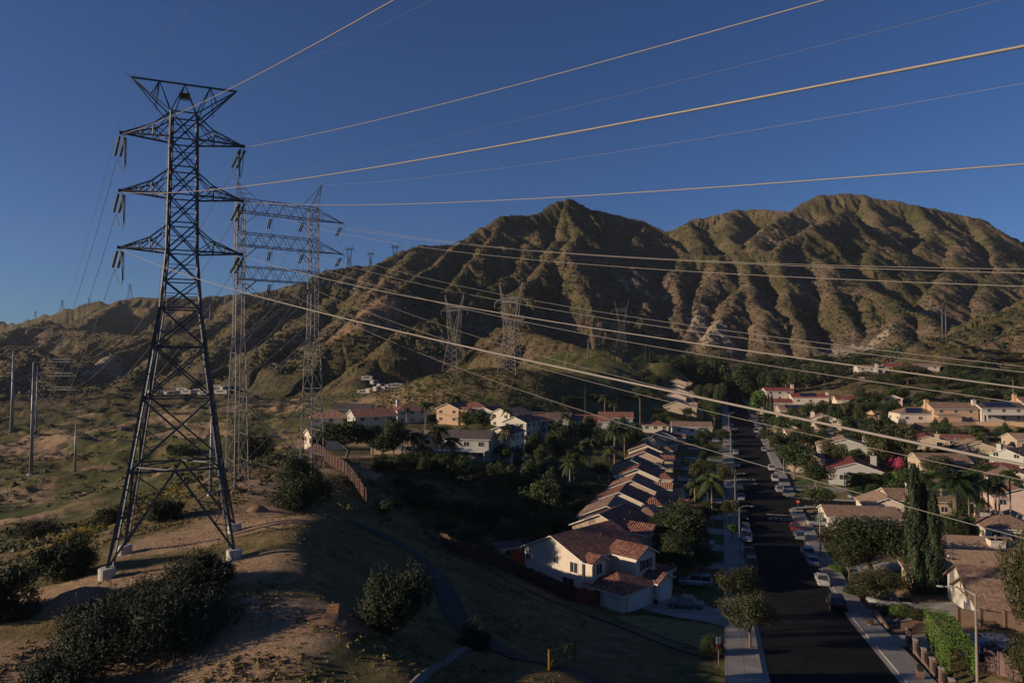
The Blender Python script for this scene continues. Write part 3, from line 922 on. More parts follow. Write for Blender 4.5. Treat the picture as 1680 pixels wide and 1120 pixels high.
# house driveways on the left, one per lot
LEFTY = [112, 125, 138.6, 152.7, 170, 189, 204, 223, 245]
for Y_ in LEFTY:
    s_ = s_at_y(Y_) - 1.0
    sdr('driveway', s_ - 2.6, s_ + 2.6, -21.5, -9.1, M_CONC, .09, 8, 6)
    sdr('lawn', s_ + 3.0, s_ + 9.5, -19.0, -9.25, M_LAWN, .06, 8, 6)

# ------------------------------------------------------------------ pylons
def sq(h, z): return [Vector((sx * h, sy * h, z)) for sx, sy in ((-1,-1),(1,-1),(1,1),(-1,1))]

def xpanel(b_, lo, hi, w, ring=True):
    for i in range(4):
        j = (i + 1) % 4
        b_.bar(lo[i], hi[j], w); b_.bar(lo[j], hi[i], w)
        if ring: b_.bar(hi[i], hi[j], w)

def insulator_string(p, q, r=.13, n=11, ma=M_INSD, parent=None, name='insulator'):
    b_ = MB(); p = Vector(p); q = Vector(q); d = (q - p)
    b_.cyl(p, q, .03, .03, 5)
    for i in range(n):
        c = p + d * ((i + .6) / (n + .4)); e = d.normalized() * .035
        b_.cyl(c - e, c + e, r, r * .55, 9)
    return b_.build(name, ma, parent, True)

# --- the big dark pylon
T1C = Vector((-32.0, 65.9, 0)); T1AZ = math.radians(22.0)
T1 = thing('lattice_pylon', (T1C.x, T1C.y, 13.6), T1AZ, 'tall dark grey lattice pylon in the left foreground, on the bare dirt knoll', 'pylon')
def hw(z):                              # half width of the body at height z (local: z - 13.6)
    return float(np.interp(z, [13.6, 37.5, 43, 56.4], [5.0, 1.72, 1.30, 1.12]))
ZB = 13.6
legs_z = [14.7, 22.5, 29.0, 33.8, 37.5]
b_ = MB()
gl = {}
cr = [(-1,-1),(1,-1),(1,1),(-1,1)]
ftz = []
for sx, sy in cr:
    c, q = math.cos(T1AZ), math.sin(T1AZ)
    lx, ly = sx * 5.0, sy * 5.0
    ftz.append(gz(T1C.x + lx * c - ly * q, T1C.y + lx * q + ly * c) - ZB)
topz = 56.4
for i, (sx, sy) in enumerate(cr):
    lg = MB()
    prev = Vector((sx * 5.06, sy * 5.06, ftz[i] + .8))
    for z in (22.5, 29, 33.8, 37.5):
        p = Vector((sx * hw(z), sy * hw(z), z - ZB)); lg.bar(prev, p, .20); prev = p
    for z in (43, 48.4, 53.8, topz):
        p = Vector((sx * hw(z), sy * hw(z), z - ZB)); lg.bar(prev, p, .15); prev = p
    # second angle of each leg with its ladder of ties
    inn = Vector((-sx, -sy, 0)) * .2
    ks = [(22.5, .0)]; zz_ = [14.6 + k_ * 1.15 for k_ in range(21)]
    pts_ = [Vector((sx * hw(z) * 1.0, sy * hw(z) * 1.0, z - ZB)) + inn * (1.0 if z < 34 else .6) for z in zz_]
    lg.tube(pts_, .09, 4)
    for z, p_ in zip(zz_, pts_): lg.bar(p_, Vector((sx * hw(z), sy * hw(z), z - ZB)), .06)
    lg.build('leg', M_STEELD, T1)
    ft = MB(); ft.lathe(sx * 5.06, sy * 5.06, [(.66, ftz[i] - .5), (.68, ftz[i] + .80), (.60, ftz[i] + .86)], 20)
    ft.build('footing', M_PLINTH, T1, False)
# bracing of the spread lower part
br = MB()
base = [Vector((sx * 5.06, sy * 5.06, ftz[i] + .8)) for i, (sx, sy) in enumerate(cr)]
belt = sq(hw(22.5), 22.5 - ZB)
for i in range(4):
    j = (i + 1) % 4
    mid = (belt[i] + belt[j]) / 2
    br.bar(belt[i], belt[j], .16)
    br.bar(base[i], mid, .17); br.bar(base[j], mid, .17)
    for A_, B_, L_ in ((base[i], mid, belt[i]), (base[j], mid, belt[j])):
        for f in (.33, .62):
            k1 = A_.lerp(B_, f); k2 = A_.lerp(L_, f * .9)
            br.bar(k1, k2, .09)
            br.bar(k1, A_.lerp(L_, min(1, f * .9 + .28)), .09)
for i in range(4): br.bar((belt[i] + belt[(i+1) % 4]) / 2, (belt[(i+1) % 4] + belt[(i+2) % 4]) / 2, .10)
lv = [22.5, 29.0, 33.8, 37.5]
for a, c in zip(lv[:-1], lv[1:]):
    lo, hi = sq(hw(a), a - ZB), sq(hw(c), c - ZB)
    xpanel(br, lo, hi, .14, True)
    for i in range(4):                  # secondary struts
        j = (i + 1) % 4
        m_ = (lo[i] + hi[j]) / 2
        br.bar(lo[i].lerp(hi[i], .5), m_.lerp(lo[i], .45), .07); br.bar(lo[j].lerp(hi[j], .5), m_.lerp(lo[j], .45), .07)
br.build('lower_bracing', M_STEELD, T1)
br = MB()
lv = [37.5, 40.2, 43.0, 45.7, 48.4, 51.1, 53.8, 56.4]
for a, c in zip(lv[:-1], lv[1:]):
    xpanel(br, sq(hw(a), a - ZB), sq(hw(c), c - ZB), .11, True)
    zm = (a + c) / 2
    r_ = sq(hw(zm), zm - ZB)
    for i in (0, 2): br.bar(r_[i], r_[(i+1) % 4], .06)
br.build('upper_bracing', M_STEELD, T1)
# step bolts up one leg
sb = MB(); sb.bar((-hw(24) - .1, -hw(24), 24 - ZB), (-hw(37.5) - .1, -hw(37.5), 37.5 - ZB), .02); sb.bar((-hw(37.5) - .1, -hw(37.5), 37.5 - ZB), (-hw(56) - .1, -hw(56), 56 - ZB), .02)
for k in range(60):
    z = 24 + k * .55
    if z > 56: break
    h_ = hw(z); sb.bar((-h_, -h_, z - ZB), (-h_ - .22, -h_, z - ZB), .025)
sb.build('climbing_rungs', M_STEELD, T1)
ARMZ = [43.0, 48.4, 53.9]
HS = 5.27
armtip = {}
for k, z in enumerate(ARMZ):
    for sg in (-1, 1):
        a_ = MB(); h0 = hw(z); h1 = hw(z + 2.2); zl = z - ZB
        tipp = Vector((sg * HS, 0, zl + .15))
        for sy in (-1, 1):
            bot = Vector((sg * h0, sy * h0, zl)); top = Vector((sg * h1, sy * h1, zl + 2.35))
            kn = Vector((sg * (h0 + (HS - h0) * .36), sy * h0 * .62, zl + 1.15))
            ty = Vector((0, sy * .12, 0))
            a_.bar(bot, tipp + ty, .15); a_.bar(top, kn, .12); a_.bar(kn, tipp + ty, .12)
            for f, g in ((.36, 0), (.36, 1)):
                pass
            b1 = bot.lerp(tipp + ty, .36); b2_ = bot.lerp(tipp + ty, .62); k2 = kn.lerp(tipp + ty, .42)
            a_.bar(kn, b1, .08); a_.bar(kn, bot, .08); a_.bar(kn, b2_, .07); a_.bar(b1, top, .07); a_.bar(k2, b2_, .06); a_.bar(k2, bot.lerp(tipp+ty, .8), .05)
        for f in (.36, .62, .8):
            p = [Vector((sg * h0, sy * h0, zl)).lerp(tipp + Vector((0, sy*.12, 0)), f) for sy in (-1, 1)]
            a_.bar(p[0], p[1], .06)
        a_.bar(Vector((sg*h0, -h0, zl)), Vector((sg*h0, h0, zl)).lerp(tipp, .36), .06)
        a_.bar(Vector((sg*(h0 + (HS - h0)*.36), -h0*.62, zl + 1.15)), Vector((sg*(h0 + (HS - h0)*.36), h0*.62, zl + 1.15)), .06)
        a_.box(sg * HS, 0, zl + .13, .5, .34, .26)
        a_.build('crossarm', M_STEELD, T1)
# earth wire crest
cz = 59.5 - ZB; cb = MB(); HC = 4.65
rg = sq(hw(topz), topz - ZB)
for sg in (-1, 1):
    tp = Vector((sg * HC, 0, cz))
    for sy in (-1, 1):
        up = Vector((sg * hw(topz), sy * hw(topz), topz - ZB)); lo_ = Vector((sg * hw(55), sy * hw(55), 55 - ZB))
        cb.bar(up, tp, .11); cb.bar(lo_, tp, .10) if sy == -1 else None
        m1 = up.lerp(tp, .5); tb = Vector((sg * HC * .48, 0, cz))
        cb.bar(up, tb, .08); cb.bar(m1, tb, .07)
        cb.bar(up, Vector((0, 0, cz)), .08)
        cb.bar(lo_.lerp(tp, .4), tb, .06)
cb.bar((-HC, 0, cz), (HC, 0, cz), .15)
cb.bar((-HC, 0, cz), (-HC - .5, -.3, cz + .3), .04); cb.bar((HC, 0, cz), (HC + .5, -.2, cz + .2), .04)
for f in (.45, .7): cb.bar(Vector((-.62 * (1-f) * 1.6, 0, cz - 2.9 + f * 2.9)), Vector((.62 * (1-f) * 1.6, 0, cz - 2.9 + f * 2.9)), .05)
cb.build('crest_frame', M_STEELD, T1)
pl = MB(); pl.box(0, -.25, cz - 1.25, .95, .05, .65); plo = pl.build('number_plate', M_YEL, T1)
pk = MB(); pk.bar((-.4, -.3, cz - 1.5), (.4, -.3, cz - .98), .06); pk.bar((.4, -.3, cz - 1.5), (-.4, -.3, cz - .98), .06); pk.build('plate_cross', M_BLK, plo)

def t1_world(p): 
    c, q = math.cos(T1AZ), math.sin(T1AZ)
    return Vector((T1C.x + p.x * c - p.y * q, T1C.y + p.x * q + p.y * c, p.z + ZB))
def to_local(w, C, az, zb):
    d = w - Vector((C.x, C.y, zb)); c, q = math.cos(-az), math.sin(-az)
    return Vector((d.x * c - d.y * q, d.x * q + d.y * c, d.z))

LINE1 = Vector((math.sin(math.radians(142)), math.cos(math.radians(142)), 0))
def wire(label, pts, r=.028, group=None, ma=M_WIRE, name='power_line'):
    b_ = MB(); b_.tube(pts, r, 5)
    return tag(b_.build(name, ma, None, True), label, 'power line', group)

def span_out(A, coef, s1, phi=142.0, n=60):
    u = Vector((math.sin(math.radians(phi)), math.cos(math.radians(phi)), 0))
    a2, a1 = coef; P = []
    for i in range(n + 1):
        s_ = s1 * (i / n) ** 1.15
        P.append(Vector((A.x, A.y, A.z + a1 * s_ + a2 * s_ * s_)) + u * s_)
    return P
GW = 'conductors of the dark pylon crossing overhead to the right'
tipw = {}
for k, z in enumerate(ARMZ):
    for sg in (-1, 1): tipw[(k, sg)] = t1_world(Vector((sg * (HS + .05), 0, z - ZB)))
for key, cf, lab in (((2,-1), (.00067, -.22537), 'pale conductor from the top left arm of the dark pylon, leaving at the top edge'),
                ((2,1), (.00049, -.20586), 'pale conductor from the top right arm of the dark pylon, rising across the sky'),
                ((1,-1), (.00059, -.21765), 'thick conductor from the middle left arm of the dark pylon, rising across the sky'),
                ((1,1), (.00059, -.21377), 'conductor from the middle right arm of the dark pylon, almost level across the sky'),
                ((0,-1), (.00056, -.21335), 'thickest conductor sweeping from the lowest left arm of the dark pylon across the houses'),
                ((0,1), (.00073, -.22595), 'conductor from the lowest right arm of the dark pylon, passing before the mountain foot')):
    wire(lab, span_out(tipw[key], cf, 190), .023, GW)
for sg, cf, lab in ((-1, (.0003, -.135), 'thin earth wire from the left crest tip of the dark pylon'), (1, (.00045, -.1964), 'thin earth wire from the right crest tip of the dark pylon')):
    wire(lab, span_out(t1_world(Vector((sg * HC, 0, cz))), cf, 190), .009, GW, M_WIRED)

# tubular steel poles in the valley
def pipe_pole(px, py, Y, top_px, arms, label, r0=.55, group='grey tubular line poles standing in the valley'):
    g = at(px, py, Y); g.z = gz(g.x, g.y); h = at(px, top_px, Y).z - g.z
    T = thing('steel_pole', g, 0, label, 'pole', group)
    b_ = MB(); b_.lathe(0, 0, [(r0, .3), (r0 * .42, h)], 12); b_.build('shaft', M_POLE, T, True)
    b_ = MB(); b_.lathe(0, 0, [(r0 * 1.9, -.8), (r0 * 1.9, .35)], 14); b_.build('footing', M_PLINTH, T)
    for zpx, half in arms:
        z = at(px, zpx, Y).z - g.z
        a_ = MB(); a_.bar((-half * .8, -half * .45, z), (half * .8, half * .45, z), .2); a_.bar((0, 0, z + 1.2), (half * .8, half * .45, z), .12); a_.bar((0, 0, z + 1.2), (-half * .8, -half * .45, z), .12)
        arm = a_.build('crossarm', M_POLE, T)
        for sg in (-1, 1):
            insulator_string((sg * half * .78, sg * half * .43, z), (sg * half * .78, sg * half * .43, z - 1.8), .13, 6, M_INSD, arm)
    return T
P2Y = 205
pipe_pole(51, 764, P2Y, 594, [(616, 2.2), (644, 2.2), (676, 2.2)], 'tall grey steel pole with three crossarms, nearest at the left edge')
pipe_pole(19, 705, 290, 576, [(590, 2.6), (607, 2.6), (624, 2.6)], 'tall grey steel pole leftmost in the valley', .75)
pipe_pole(123, 761, 207, 692, [], 'short bare grey pole without arms in the valley', .36)
pipe_pole(59, 707, 300, 600, [(612, 2.2)], 'slim grey pole just behind the tall pole with three crossarms', .4)
pipe_pole(345, 840, 96, 660, [], 'slim grey pole seen through the legs of the dark pylon', .26)
for x_, y0_, y1_, w in ((284, 547, 517, 'leftmost'), (344, 536, 500, 'middle'), (368, 516, 486, 'rightmost')):
    Yp = 900
    g = hit(x_, y0_, 500)
    pipe_pole(x_, y0_, g.y, y1_, [], f'{w} of three distant poles on the hillside behind the pylons', .55 , 'distant poles on the hillside')

def back_span(A, B, sag, n=26, up=0):
    P = []
    for i in range(n + 1):
        t = i / n; p = A.lerp(B, t); p.z -= sag * 4 * t * (1 - t); P.append(p)
    return P
GB = 'conductors running from the pylons down into the left valley'
ends = {(2,-1): (45, 616, 1.0), (1,-1): (45, 645, 1.0), (0,-1): (45, 677, 1.0), (2,1): (66, 616, 1.0), (1,1): (66, 645, 1.0), (0,1): (66, 677, 1.0)}
lvl = {2: 'highest', 1: 'middle', 0: 'lowest'}
for (k, sg), (ex, ey, _q) in ends.items():
    tip = tipw[(k, sg)]; E_ = at(ex, ey, P2Y)
    d = (E_ - tip); d.z = 0; d.normalize()
    slope = -.28
    dirv = (d + Vector((0, 0, slope * 1.6))).normalized()
    p0 = tip + Vector((0, 0, -.25)); 
    sd_ = Vector((d.y, -d.x, 0)) * .22
    for q in (-1, 1):
        insulator_string(to_local(p0 + sd_ * q, T1C, T1AZ, ZB), to_local(p0 + sd_ * q + dirv * 3.0, T1C, T1AZ, ZB), .15, 13, M_INS, T1, 'strain_insulator')
    jt = tip + Vector((0, 0, -.3)) + Vector((math.cos(T1AZ), math.sin(T1AZ), 0)) * (-.3 * sg)
    insulator_string(to_local(jt, T1C, T1AZ, ZB), to_local(jt + Vector((0, 0, -2.7)), T1C, T1AZ, ZB), .16, 14, M_INSD, T1)
    jb = jt + Vector((0, 0, -2.85)); e0 = p0 + dirv * 3.15
    J = MB()
    front = tip + LINE1 * .3
    pts = []
    for i in range(13):
        t = i / 12
        a_ = front.lerp(jb, t); a_.z = front.z + (jb.z - front.z) * math.sin(t * math.pi / 2); pts.append(a_ + LINE1 * .35 * math.sin(math.pi * t))
    for i in range(1, 13):
        t = i / 12
        a_ = jb.lerp(e0, t); a_.z -= .9 * math.sin(math.pi * t) * (1 - t * .4); pts.append(a_)
    J.tube([to_local(p, T1C, T1AZ, ZB) for p in pts], .035, 5)
    J.build('jumper_loop', M_WIRED, T1, True)
    wire(f"dull conductor dropping into the valley from the {lvl[k]} {'left' if sg < 0 else 'right'} arm of the dark pylon", back_span(e0, E_, 9.5 if sg < 0 else 11.5), .03, GB, M_WIRED)
for sg in (-1, 1):
    wire(f"thin earth wire dropping into the valley from the {'left' if sg < 0 else 'right'} crest tip of the dark pylon", back_span(t1_world(Vector((sg * HC, 0, cz))), at(57 + sg, 594, P2Y), 7.5), .012, GB, M_WIRED)

# --- the lighter double-mast pylon behind
D2 = 1.045
A2 = math.radians(90 - 58)             # rotation of the beam axis from +X
C2L = at(394, 350, 102); C2R = at(515, 352, 108.2)
ax = (Vector((C2R.x - C2L.x, C2R.y - C2L.y, 0))); W2 = ax.length; ax.normalize(); A2 = math.atan2(ax.y, ax.x)
lx_ = Vector((-ax.y, ax.x, 0))
T2O = Vector((C2L.x, C2L.y, 14.0))
T2 = thing('double_mast_pylon', T2O, A2, 'pale steel pylon with two lattice masts and three long beams, behind the dark pylon', 'pylon')
zb2 = T2O.z
BZ = [at(388, 457.5, 102).z - zb2, at(388, 402, 102).z - zb2, at(388, 347, 102).z - zb2]
ztop = BZ[2] + 2.2
LEG = [(0, 'left'), (W2, 'right')]
for x0, nm in LEG:
    m_ = MB(); hwx = .65
    def hy(z): return float(np.interp(z, [0, 20, ztop - 24, ztop], [3.3, 1.9, 1.1, .7]))
    def hx(z): return float(np.interp(z, [0, ztop - 20, ztop], [1.0, .62, .55]))
    zs = [0]
    while zs[-1] < ztop - .5: zs.append(min(ztop, zs[-1] + max(1.6, hy(zs[-1]) * 1.25)))
    prev = None
    for i, z in enumerate(zs):
        gl_ = 0
        q = [Vector((x0 + sx * hx(z), sy * hy(z), z)) for sx, sy in cr]
        if i == 0:
            for k_, (sx, sy) in enumerate(cr):
                c, s__ = math.cos(A2), math.sin(A2); wx = T2O.x + q[k_].x * c - q[k_].y * s__; wy = T2O.y + q[k_].x * s__ + q[k_].y * c
                q[k_].z = gz(wx, wy) - zb2 - .1
        if prev:
            for k_ in range(4):
                m_.bar(prev[k_], q[k_], .11); j = (k_ + 1) % 4
                if k_ in (0, 2):
                    m_.bar(prev[k_], q[j], .05); m_.bar(q[k_], q[j], .05)
                else:
                    m_.bar(prev[k_], q[j], .055); m_.bar(prev[j], q[k_], .055); m_.bar(q[k_], q[j], .055)
        prev = q
    m_.build('mast', M_STEELL, T2)
    e_ = MB(); pk = Vector((x0 + (-.5 if x0 == 0 else 1.2), 0, ztop + (2.3 if x0 == 0 else 3.6)))
    for q in prev: e_.bar(q, pk, .08)
    inn = Vector((x0 + (2.4 if x0 == 0 else -1.8), 0, ztop)); e_.bar(inn, pk, .07)
    for f in (.3, .6): 
        r_ = [q.lerp(pk, f) for q in prev]
        for i in range(4): e_.bar(r_[i], r_[(i+1) % 4], .05)
        e_.bar(r_[0], inn.lerp(pk, f), .05)
    e_.build('crest_spike', M_STEELL, T2)
    if x0 == 0: PK_L = pk
    else: PK_R = pk
TIPX = W2 + 4.6
att = []
for k, z in enumerate(BZ):
    b_ = MB(); hyb = .8; n_ = 6; xs_ = [0 + W2 * i / n_ for i in range(n_ + 1)]
    for sy in (-1, 1):
        b_.bar((-.6, sy * hyb, z), (W2, sy * hyb, z), .12); b_.bar((-.3, sy * hyb, z + 1.9), (W2, sy * hyb, z + 1.9), .11)
        for i in range(n_):
            xm = (xs_[i] + xs_[i+1]) / 2
            b_.bar((xs_[i], sy * hyb, z), (xm, sy * hyb, z + 1.9), .075); b_.bar((xm, sy * hyb, z + 1.9), (xs_[i+1], sy * hyb, z), .075)
        # knees to the masts
        b_.bar((.6, sy * .7, z - 1.9), (2.6, sy * hyb, z), .09); b_.bar((W2 - .6, sy * .7, z - 1.9), (W2 - 2.4, sy * hyb, z), .09)
        tp = Vector((TIPX, 0, z + .1))
        b_.bar((W2, sy * hyb, z), tp, .12); b_.bar((W2, sy * hyb, z + 1.9), tp, .10)
        for f in (.3, .6): b_.bar(Vector((W2, sy * hyb, z)).lerp(tp, f), Vector((W2, sy * hyb, z + 1.9)).lerp(tp, f), .06)
        b_.bar(Vector((W2, sy * hyb, z)).lerp(tp, .3), Vector((W2, sy * hyb, z + 1.9)), .06)
    for i in range(2 * n_ + 1):
        x = W2 * i / (2 * n_)
        b_.bar((x, -hyb, z), (x, hyb, z), .06); b_.bar((x, -hyb, z + 1.9), (x, hyb, z + 1.9), .05)
        if i < 2 * n_: b_.bar((x, -hyb, z), (x + W2 / (2 * n_), hyb, z), .05)
    b_.box(TIPX - .1, 0, z + .08, .7, .3, .22)
    b_.build('beam', M_STEELL, T2)
    att.append([W2 * .40, W2 * .85, TIPX])
# diagonal portal bracing between the masts below the beams
b_ = MB(); zt = BZ[0] - .6
mx = W2 / 2
for sy in (-1, 1):
    y0 = sy * 1.1
    b_.bar((.6, y0, zt), (W2 - .6, y0 * 1.5, zt - 8.5), .09); b_.bar((W2 - .6, y0, zt), (.6, y0 * 1.5, zt - 8.5), .09)
    b_.bar((.6, y0 * 1.5, zt - 8.5), (W2 - .6, y0 * 1.5, zt - 8.5), .09)
    b_.bar((.7, y0 * 1.5, zt - 8.5), (W2 - .7, y0 * 1.75, zt - 18), .09); b_.bar((W2 - .7, y0 * 1.5, zt - 8.5), (.7, y0 * 1.75, zt - 18), .09)
    b_.bar((.8, y0 * 1.75, zt - 18), (W2 - .8, y0 * 1.75, zt - 18), .09)
    b_.bar((.8, y0 * 1.75, zt - 18), (mx, y0 * 2.0, zt - 23.5), .08); b_.bar((W2 - .8, y0 * 1.75, zt - 18), (mx, y0 * 2.0, zt - 23.5), .08)
for sy in (-1, 1):
    b_.bar((.8, sy * 1.9, zt - 18), (W2 - .9, sy * 2.6, zt - 28), .08); b_.bar((W2 - .8, sy * 1.9, zt - 18), (.9, sy * 2.6, zt - 28), .08)
b_.build('portal_bracing', M_STEELL, T2)
def t2_world(p):
    c, q = math.cos(A2), math.sin(A2)
    return Vector((T2O.x + p.x * c - p.y * q, T2O.y + p.x * q + p.y * c, p.z + zb2))
W2FIT = {  # image tracks of the nine conductors: beam (2 = top), phase (0,1,2) -> pixels
 (2,2): [(680,388),(960,418),(1180,429),(1680,441)], (2,1): [(680,391),(960,418.4),(1180,432),(1680,447)], (2,0): [(680,403),(960,434.5),(1180,448),(1680,469)],
 (1,2): [(621,437),(680,452),(839,485),(960,508),(1154,537),(1240,549),(1380,566),(1680,601)], (1,1): [(680,464),(839,496),(960,517.5),(1154,544),(1380,576),(1680,611)], (1,0): [(630,473),(785,512),(960,547),(1240,596),(1680,662)],
 (0,2): [(680,519),(831,567.5),(1065,628),(1250,672),(1503,729),(1680,763)], (0,1): [(612,517.5),(731,557),(988,629),(1250,693.6),(1660,786)], (0,0): [(567.5,529),(660,568),(757,604),(914,659),(1250,763),(1396,805),(1680,884)]}
def sag_fit(A, px):                      # sag curve of a conductor hung at A along the line's direction
    u = LINE1; S = [0.0] * 3; Z = [0.0] * 3
    for x_, y_ in px:
        d = ray(x_, y_); M_ = np.array([[u.x, -d[0]], [u.y, -d[1]]]); s_, k_ = np.linalg.solve(M_, [-A.x, -A.y])
        S.append(s_); Z.append(HCAM + k_ * d[2] - A.z)
    S = np.array(S); Z = np.array(Z)
    sol = np.linalg.lstsq(np.stack([S * S, S], 1), Z, rcond=None)[0]
    return float(sol[0]), float(sol[1])
PH = ['inner', 'middle', 'outer']; BN = ['lowest', 'middle', 'top']
G2 = 'conductors of the pale double-mast pylon running right over the houses'
for (k, ph), px in W2FIT.items():
    A = t2_world(Vector((att[k][ph], 0, BZ[k] - .1)))
    wire(f'pale conductor from the {PH[ph]} hanging point of the {BN[k]} beam of the double-mast pylon', span_out(A, sag_fit(A, px), 210), .017, G2)
    # strain insulators and jumper toward the valley side
    E_ = Vector((-150 - 8 * ph, 330 + 5 * ph, 26 + 7 * k))
    d = (E_ - A); d.z = 0; d.normalize(); dirv = (d + Vector((0, 0, -.42))).normalized()
    sd_ = Vector((d.y, -d.x, 0)) * .16; p0 = A + Vector((0, 0, -.4)) + d * .5
    for q in (-1, 1):
        insulator_string(to_local(p0 + sd_ * q, T2O, A2, zb2), to_local(p0 + sd_ * q + dirv * 2.8, T2O, A2, zb2), .13, 9, M_INSD, T2, 'strain_insulator')
    e0 = p0 + dirv * 3.0
    pts = []
    for i in range(13):
        t = i / 12; p = (A + LINE1 * 1.2).lerp(e0, t); p.z -= 2.6 * math.sin(math.pi * t); pts.append(to_local(p, T2O, A2, zb2))
    MB().tube(pts, .03, 4).build('jumper_loop', M_WIRED, T2, True)
    wire(f'dull conductor running left into the valley from the {PH[ph]} point of the {BN[k]} beam', back_span(e0, E_, 10), .028, 'conductors from the double-mast pylon into the valley', M_WIRED)
for pk, px, lab in ((PK_L, [(600,253),(857,199),(1243,103),(1629,0)], 'thin dark earth wire rising from the left spike of the double-mast pylon'),
                    (PK_R, [(600,300),(1243,212),(1680,137)], 'thin pale earth wire rising from the right spike of the double-mast pylon')):
    A = t2_world(pk); wire(lab, span_out(A, sag_fit(A, px), 210), .011, G2, M_WIRED if pk is PK_L else M_WIRE)

# --- smaller and far pylons
def waist_pylon(base, H_, yaw, label, w=.16, group='pylons on the low hill in the middle distance', mt=None, spread=None):
    T = thing('waist_pylon', base, yaw, label, 'pylon', group); mt = mt or M_STEELF
    hb, hwst, zw, hwin, zbm = H_ * .115, H_ * .055, H_ * .42, H_ * .100, H_ * .78
    m_ = MB()
    lo = [Vector((sx * hb, sy * hb, -1.0)) for sx, sy in cr]; ws = [Vector((sx * hwst, sy * hwst, zw)) for sx, sy in cr]
    prev = lo
    for f in (.25, .45, .62, .78, .9, 1.0):
        q = [a.lerp(c, f) for a, c in zip(lo, ws)]
        for i in range(4):
            m_.bar(prev[i], q[i], w); j = (i + 1) % 4
            m_.bar(prev[i], q[j], w * .6); m_.bar(prev[j], q[i], w * .6); m_.bar(q[i], q[j], w * .6)
        prev = q
    m_.build('body', mt, T)
    for sg in (-1, 1):
        m_ = MB(); a0 = [Vector((sg * hwst, sy * hwst, zw)) for sy in (-1, 1)]; a1 = [Vector((sg * hwin, sy * H_ * .03, zbm)) for sy in (-1, 1)]
        c0 = [Vector((0, sy * hwst, zw)) for sy in (-1, 1)]; c1 = [Vector((sg * hwin * .78, sy * H_ * .03, zbm)) for sy in (-1, 1)]
        for q in (0, 1):
            m_.bar(a0[q], a1[q], w); m_.bar(c0[q], c1[q], w * .8)
            for i in range(5):
                f, g = i / 5, (i + 1) / 5
                m_.bar(a0[q].lerp(a1[q], f), c0[q].lerp(c1[q], g), w * .5); m_.bar(c0[q].lerp(c1[q], g), a0[q].lerp(a1[q], g), w * .5)
        pk = Vector((sg * hwin * 1.45, 0, H_))
        for q in (0, 1): m_.bar(a1[q], pk, w * .8); m_.bar(c1[q], pk, w * .6)
        m_.build('window_arm', mt, T)
    m_ = MB(); L_ = H_ * .20
    for sy in (-1, 1):
        y = sy * H_ * .03
        m_.bar((-L_, 0, zbm), (L_, 0, zbm), w); m_.bar((-hwin, y, zbm), (hwin, y, zbm), w); m_.bar((-hwin, y, zbm + H_ * .05), (hwin, y, zbm + H_ * .05), w * .8)
        m_.bar((-hwin, y, zbm + H_ * .05), (-L_, 0, zbm), w * .7); m_.bar((hwin, y, zbm + H_ * .05), (L_, 0, zbm), w * .7)
        for i in range(6):
            x0 = -hwin + 2 * hwin * i / 6; x1 = -hwin + 2 * hwin * (i + 1) / 6
            m_.bar((x0, y, zbm), ((x0 + x1) / 2, y, zbm + H_ * .05), w * .5); m_.bar(((x0 + x1) / 2, y, zbm + H_ * .05), (x1, y, zbm), w * .5)
    m_.build('crossbeam', mt, T)
    i_ = MB()
    for x in (-L_, 0, L_): i_.cyl((x, 0, zbm), (x, 0, zbm - H_ * .06), w * .8, w * .8, 5)
    i_.build('insulators', M_INSD, T)
    return T
def on_hit(px, py, y0=60): return hit(px, py, y0)
g = on_hit(745, 607); H3 = at(745, 482, g.y).z - g.z
TA = waist_pylon(g, H3, -.45, 'left one of two pale lattice pylons on the low hill', .2)
g = on_hit(838, 611); H3 = at(838, 463, g.y).z - g.z
TB = waist_pylon(g, H3, -.45, 'right one of two pale lattice pylons on the low hill', .2)
g = on_hit(1020, 576, 330); H3 = at(1020, 492, g.y).z - g.z
TC = waist_pylon(g, H3, -.3, 'thin pylon beyond the low hill, near the two cypresses', .16)
for x_, y0_, y1_, w in ((573, 434, 400, 'leftmost'), (608, 434, 410, 'middle, broadest'), (648, 420, 397, 'rightmost')):
    g = at(x_, y0_ + 1, 1010); g.z = gz(g.x, g.y) - 1.0
    waist_pylon(g, at(x_, y1_, g.y).z - g.z, .2, f'{w} of three small pylons on the ridge line', .4, 'small pylons on the ridge line')
def far_tower(px, py, y1, Y, label):
    g = at(px, py, Y); g.z = gz(g.x, g.y) - 2; H_ = at(px, y1, Y).z - g.z
    T = thing('far_pylon', g, .3, label, 'pylon', 'far pylons on the left hills'); m_ = MB(); prev = None
    for i in range(8):
        z = H_ * i / 7; h_ = H_ * (.14 * (1 - i / 7) ** 1.3 + .018)
        q = [Vector((sx * h_, sy * h_, z)) for sx, sy in cr]
        if prev:
            for k_ in range(4): m_.bar(prev[k_], q[k_], .35); m_.bar(prev[k_], q[(k_+1) % 4], .22)
        prev = q
    m_.build('body', M_STEELF, T); m_ = MB()
    for f in (.62, .76, .9): m_.bar((-H_ * .16, 0, H_ * f), (H_ * .16, 0, H_ * f), .35); m_.bar((-H_ * .16, 0, H_ * f), (0, 0, H_ * (f + .06)), .25); m_.bar((H_ * .16, 0, H_ * f), (0, 0, H_ * (f + .06)), .25)
    m_.build('crossarms', M_STEELF, T)
far_tower(213, 490, 465, 1480, 'tallest small pylon on the left skyline')
far_tower(102, 507, 491, 1590, 'tiny pylon on the left skyline, second from the edge')
far_tower(146, 498, 488, 1550, 'tiny pylon on the left skyline beside the tallest one')
far_tower(58, 519, 510, 1690, 'tiniest pylon at the far left of the skyline')
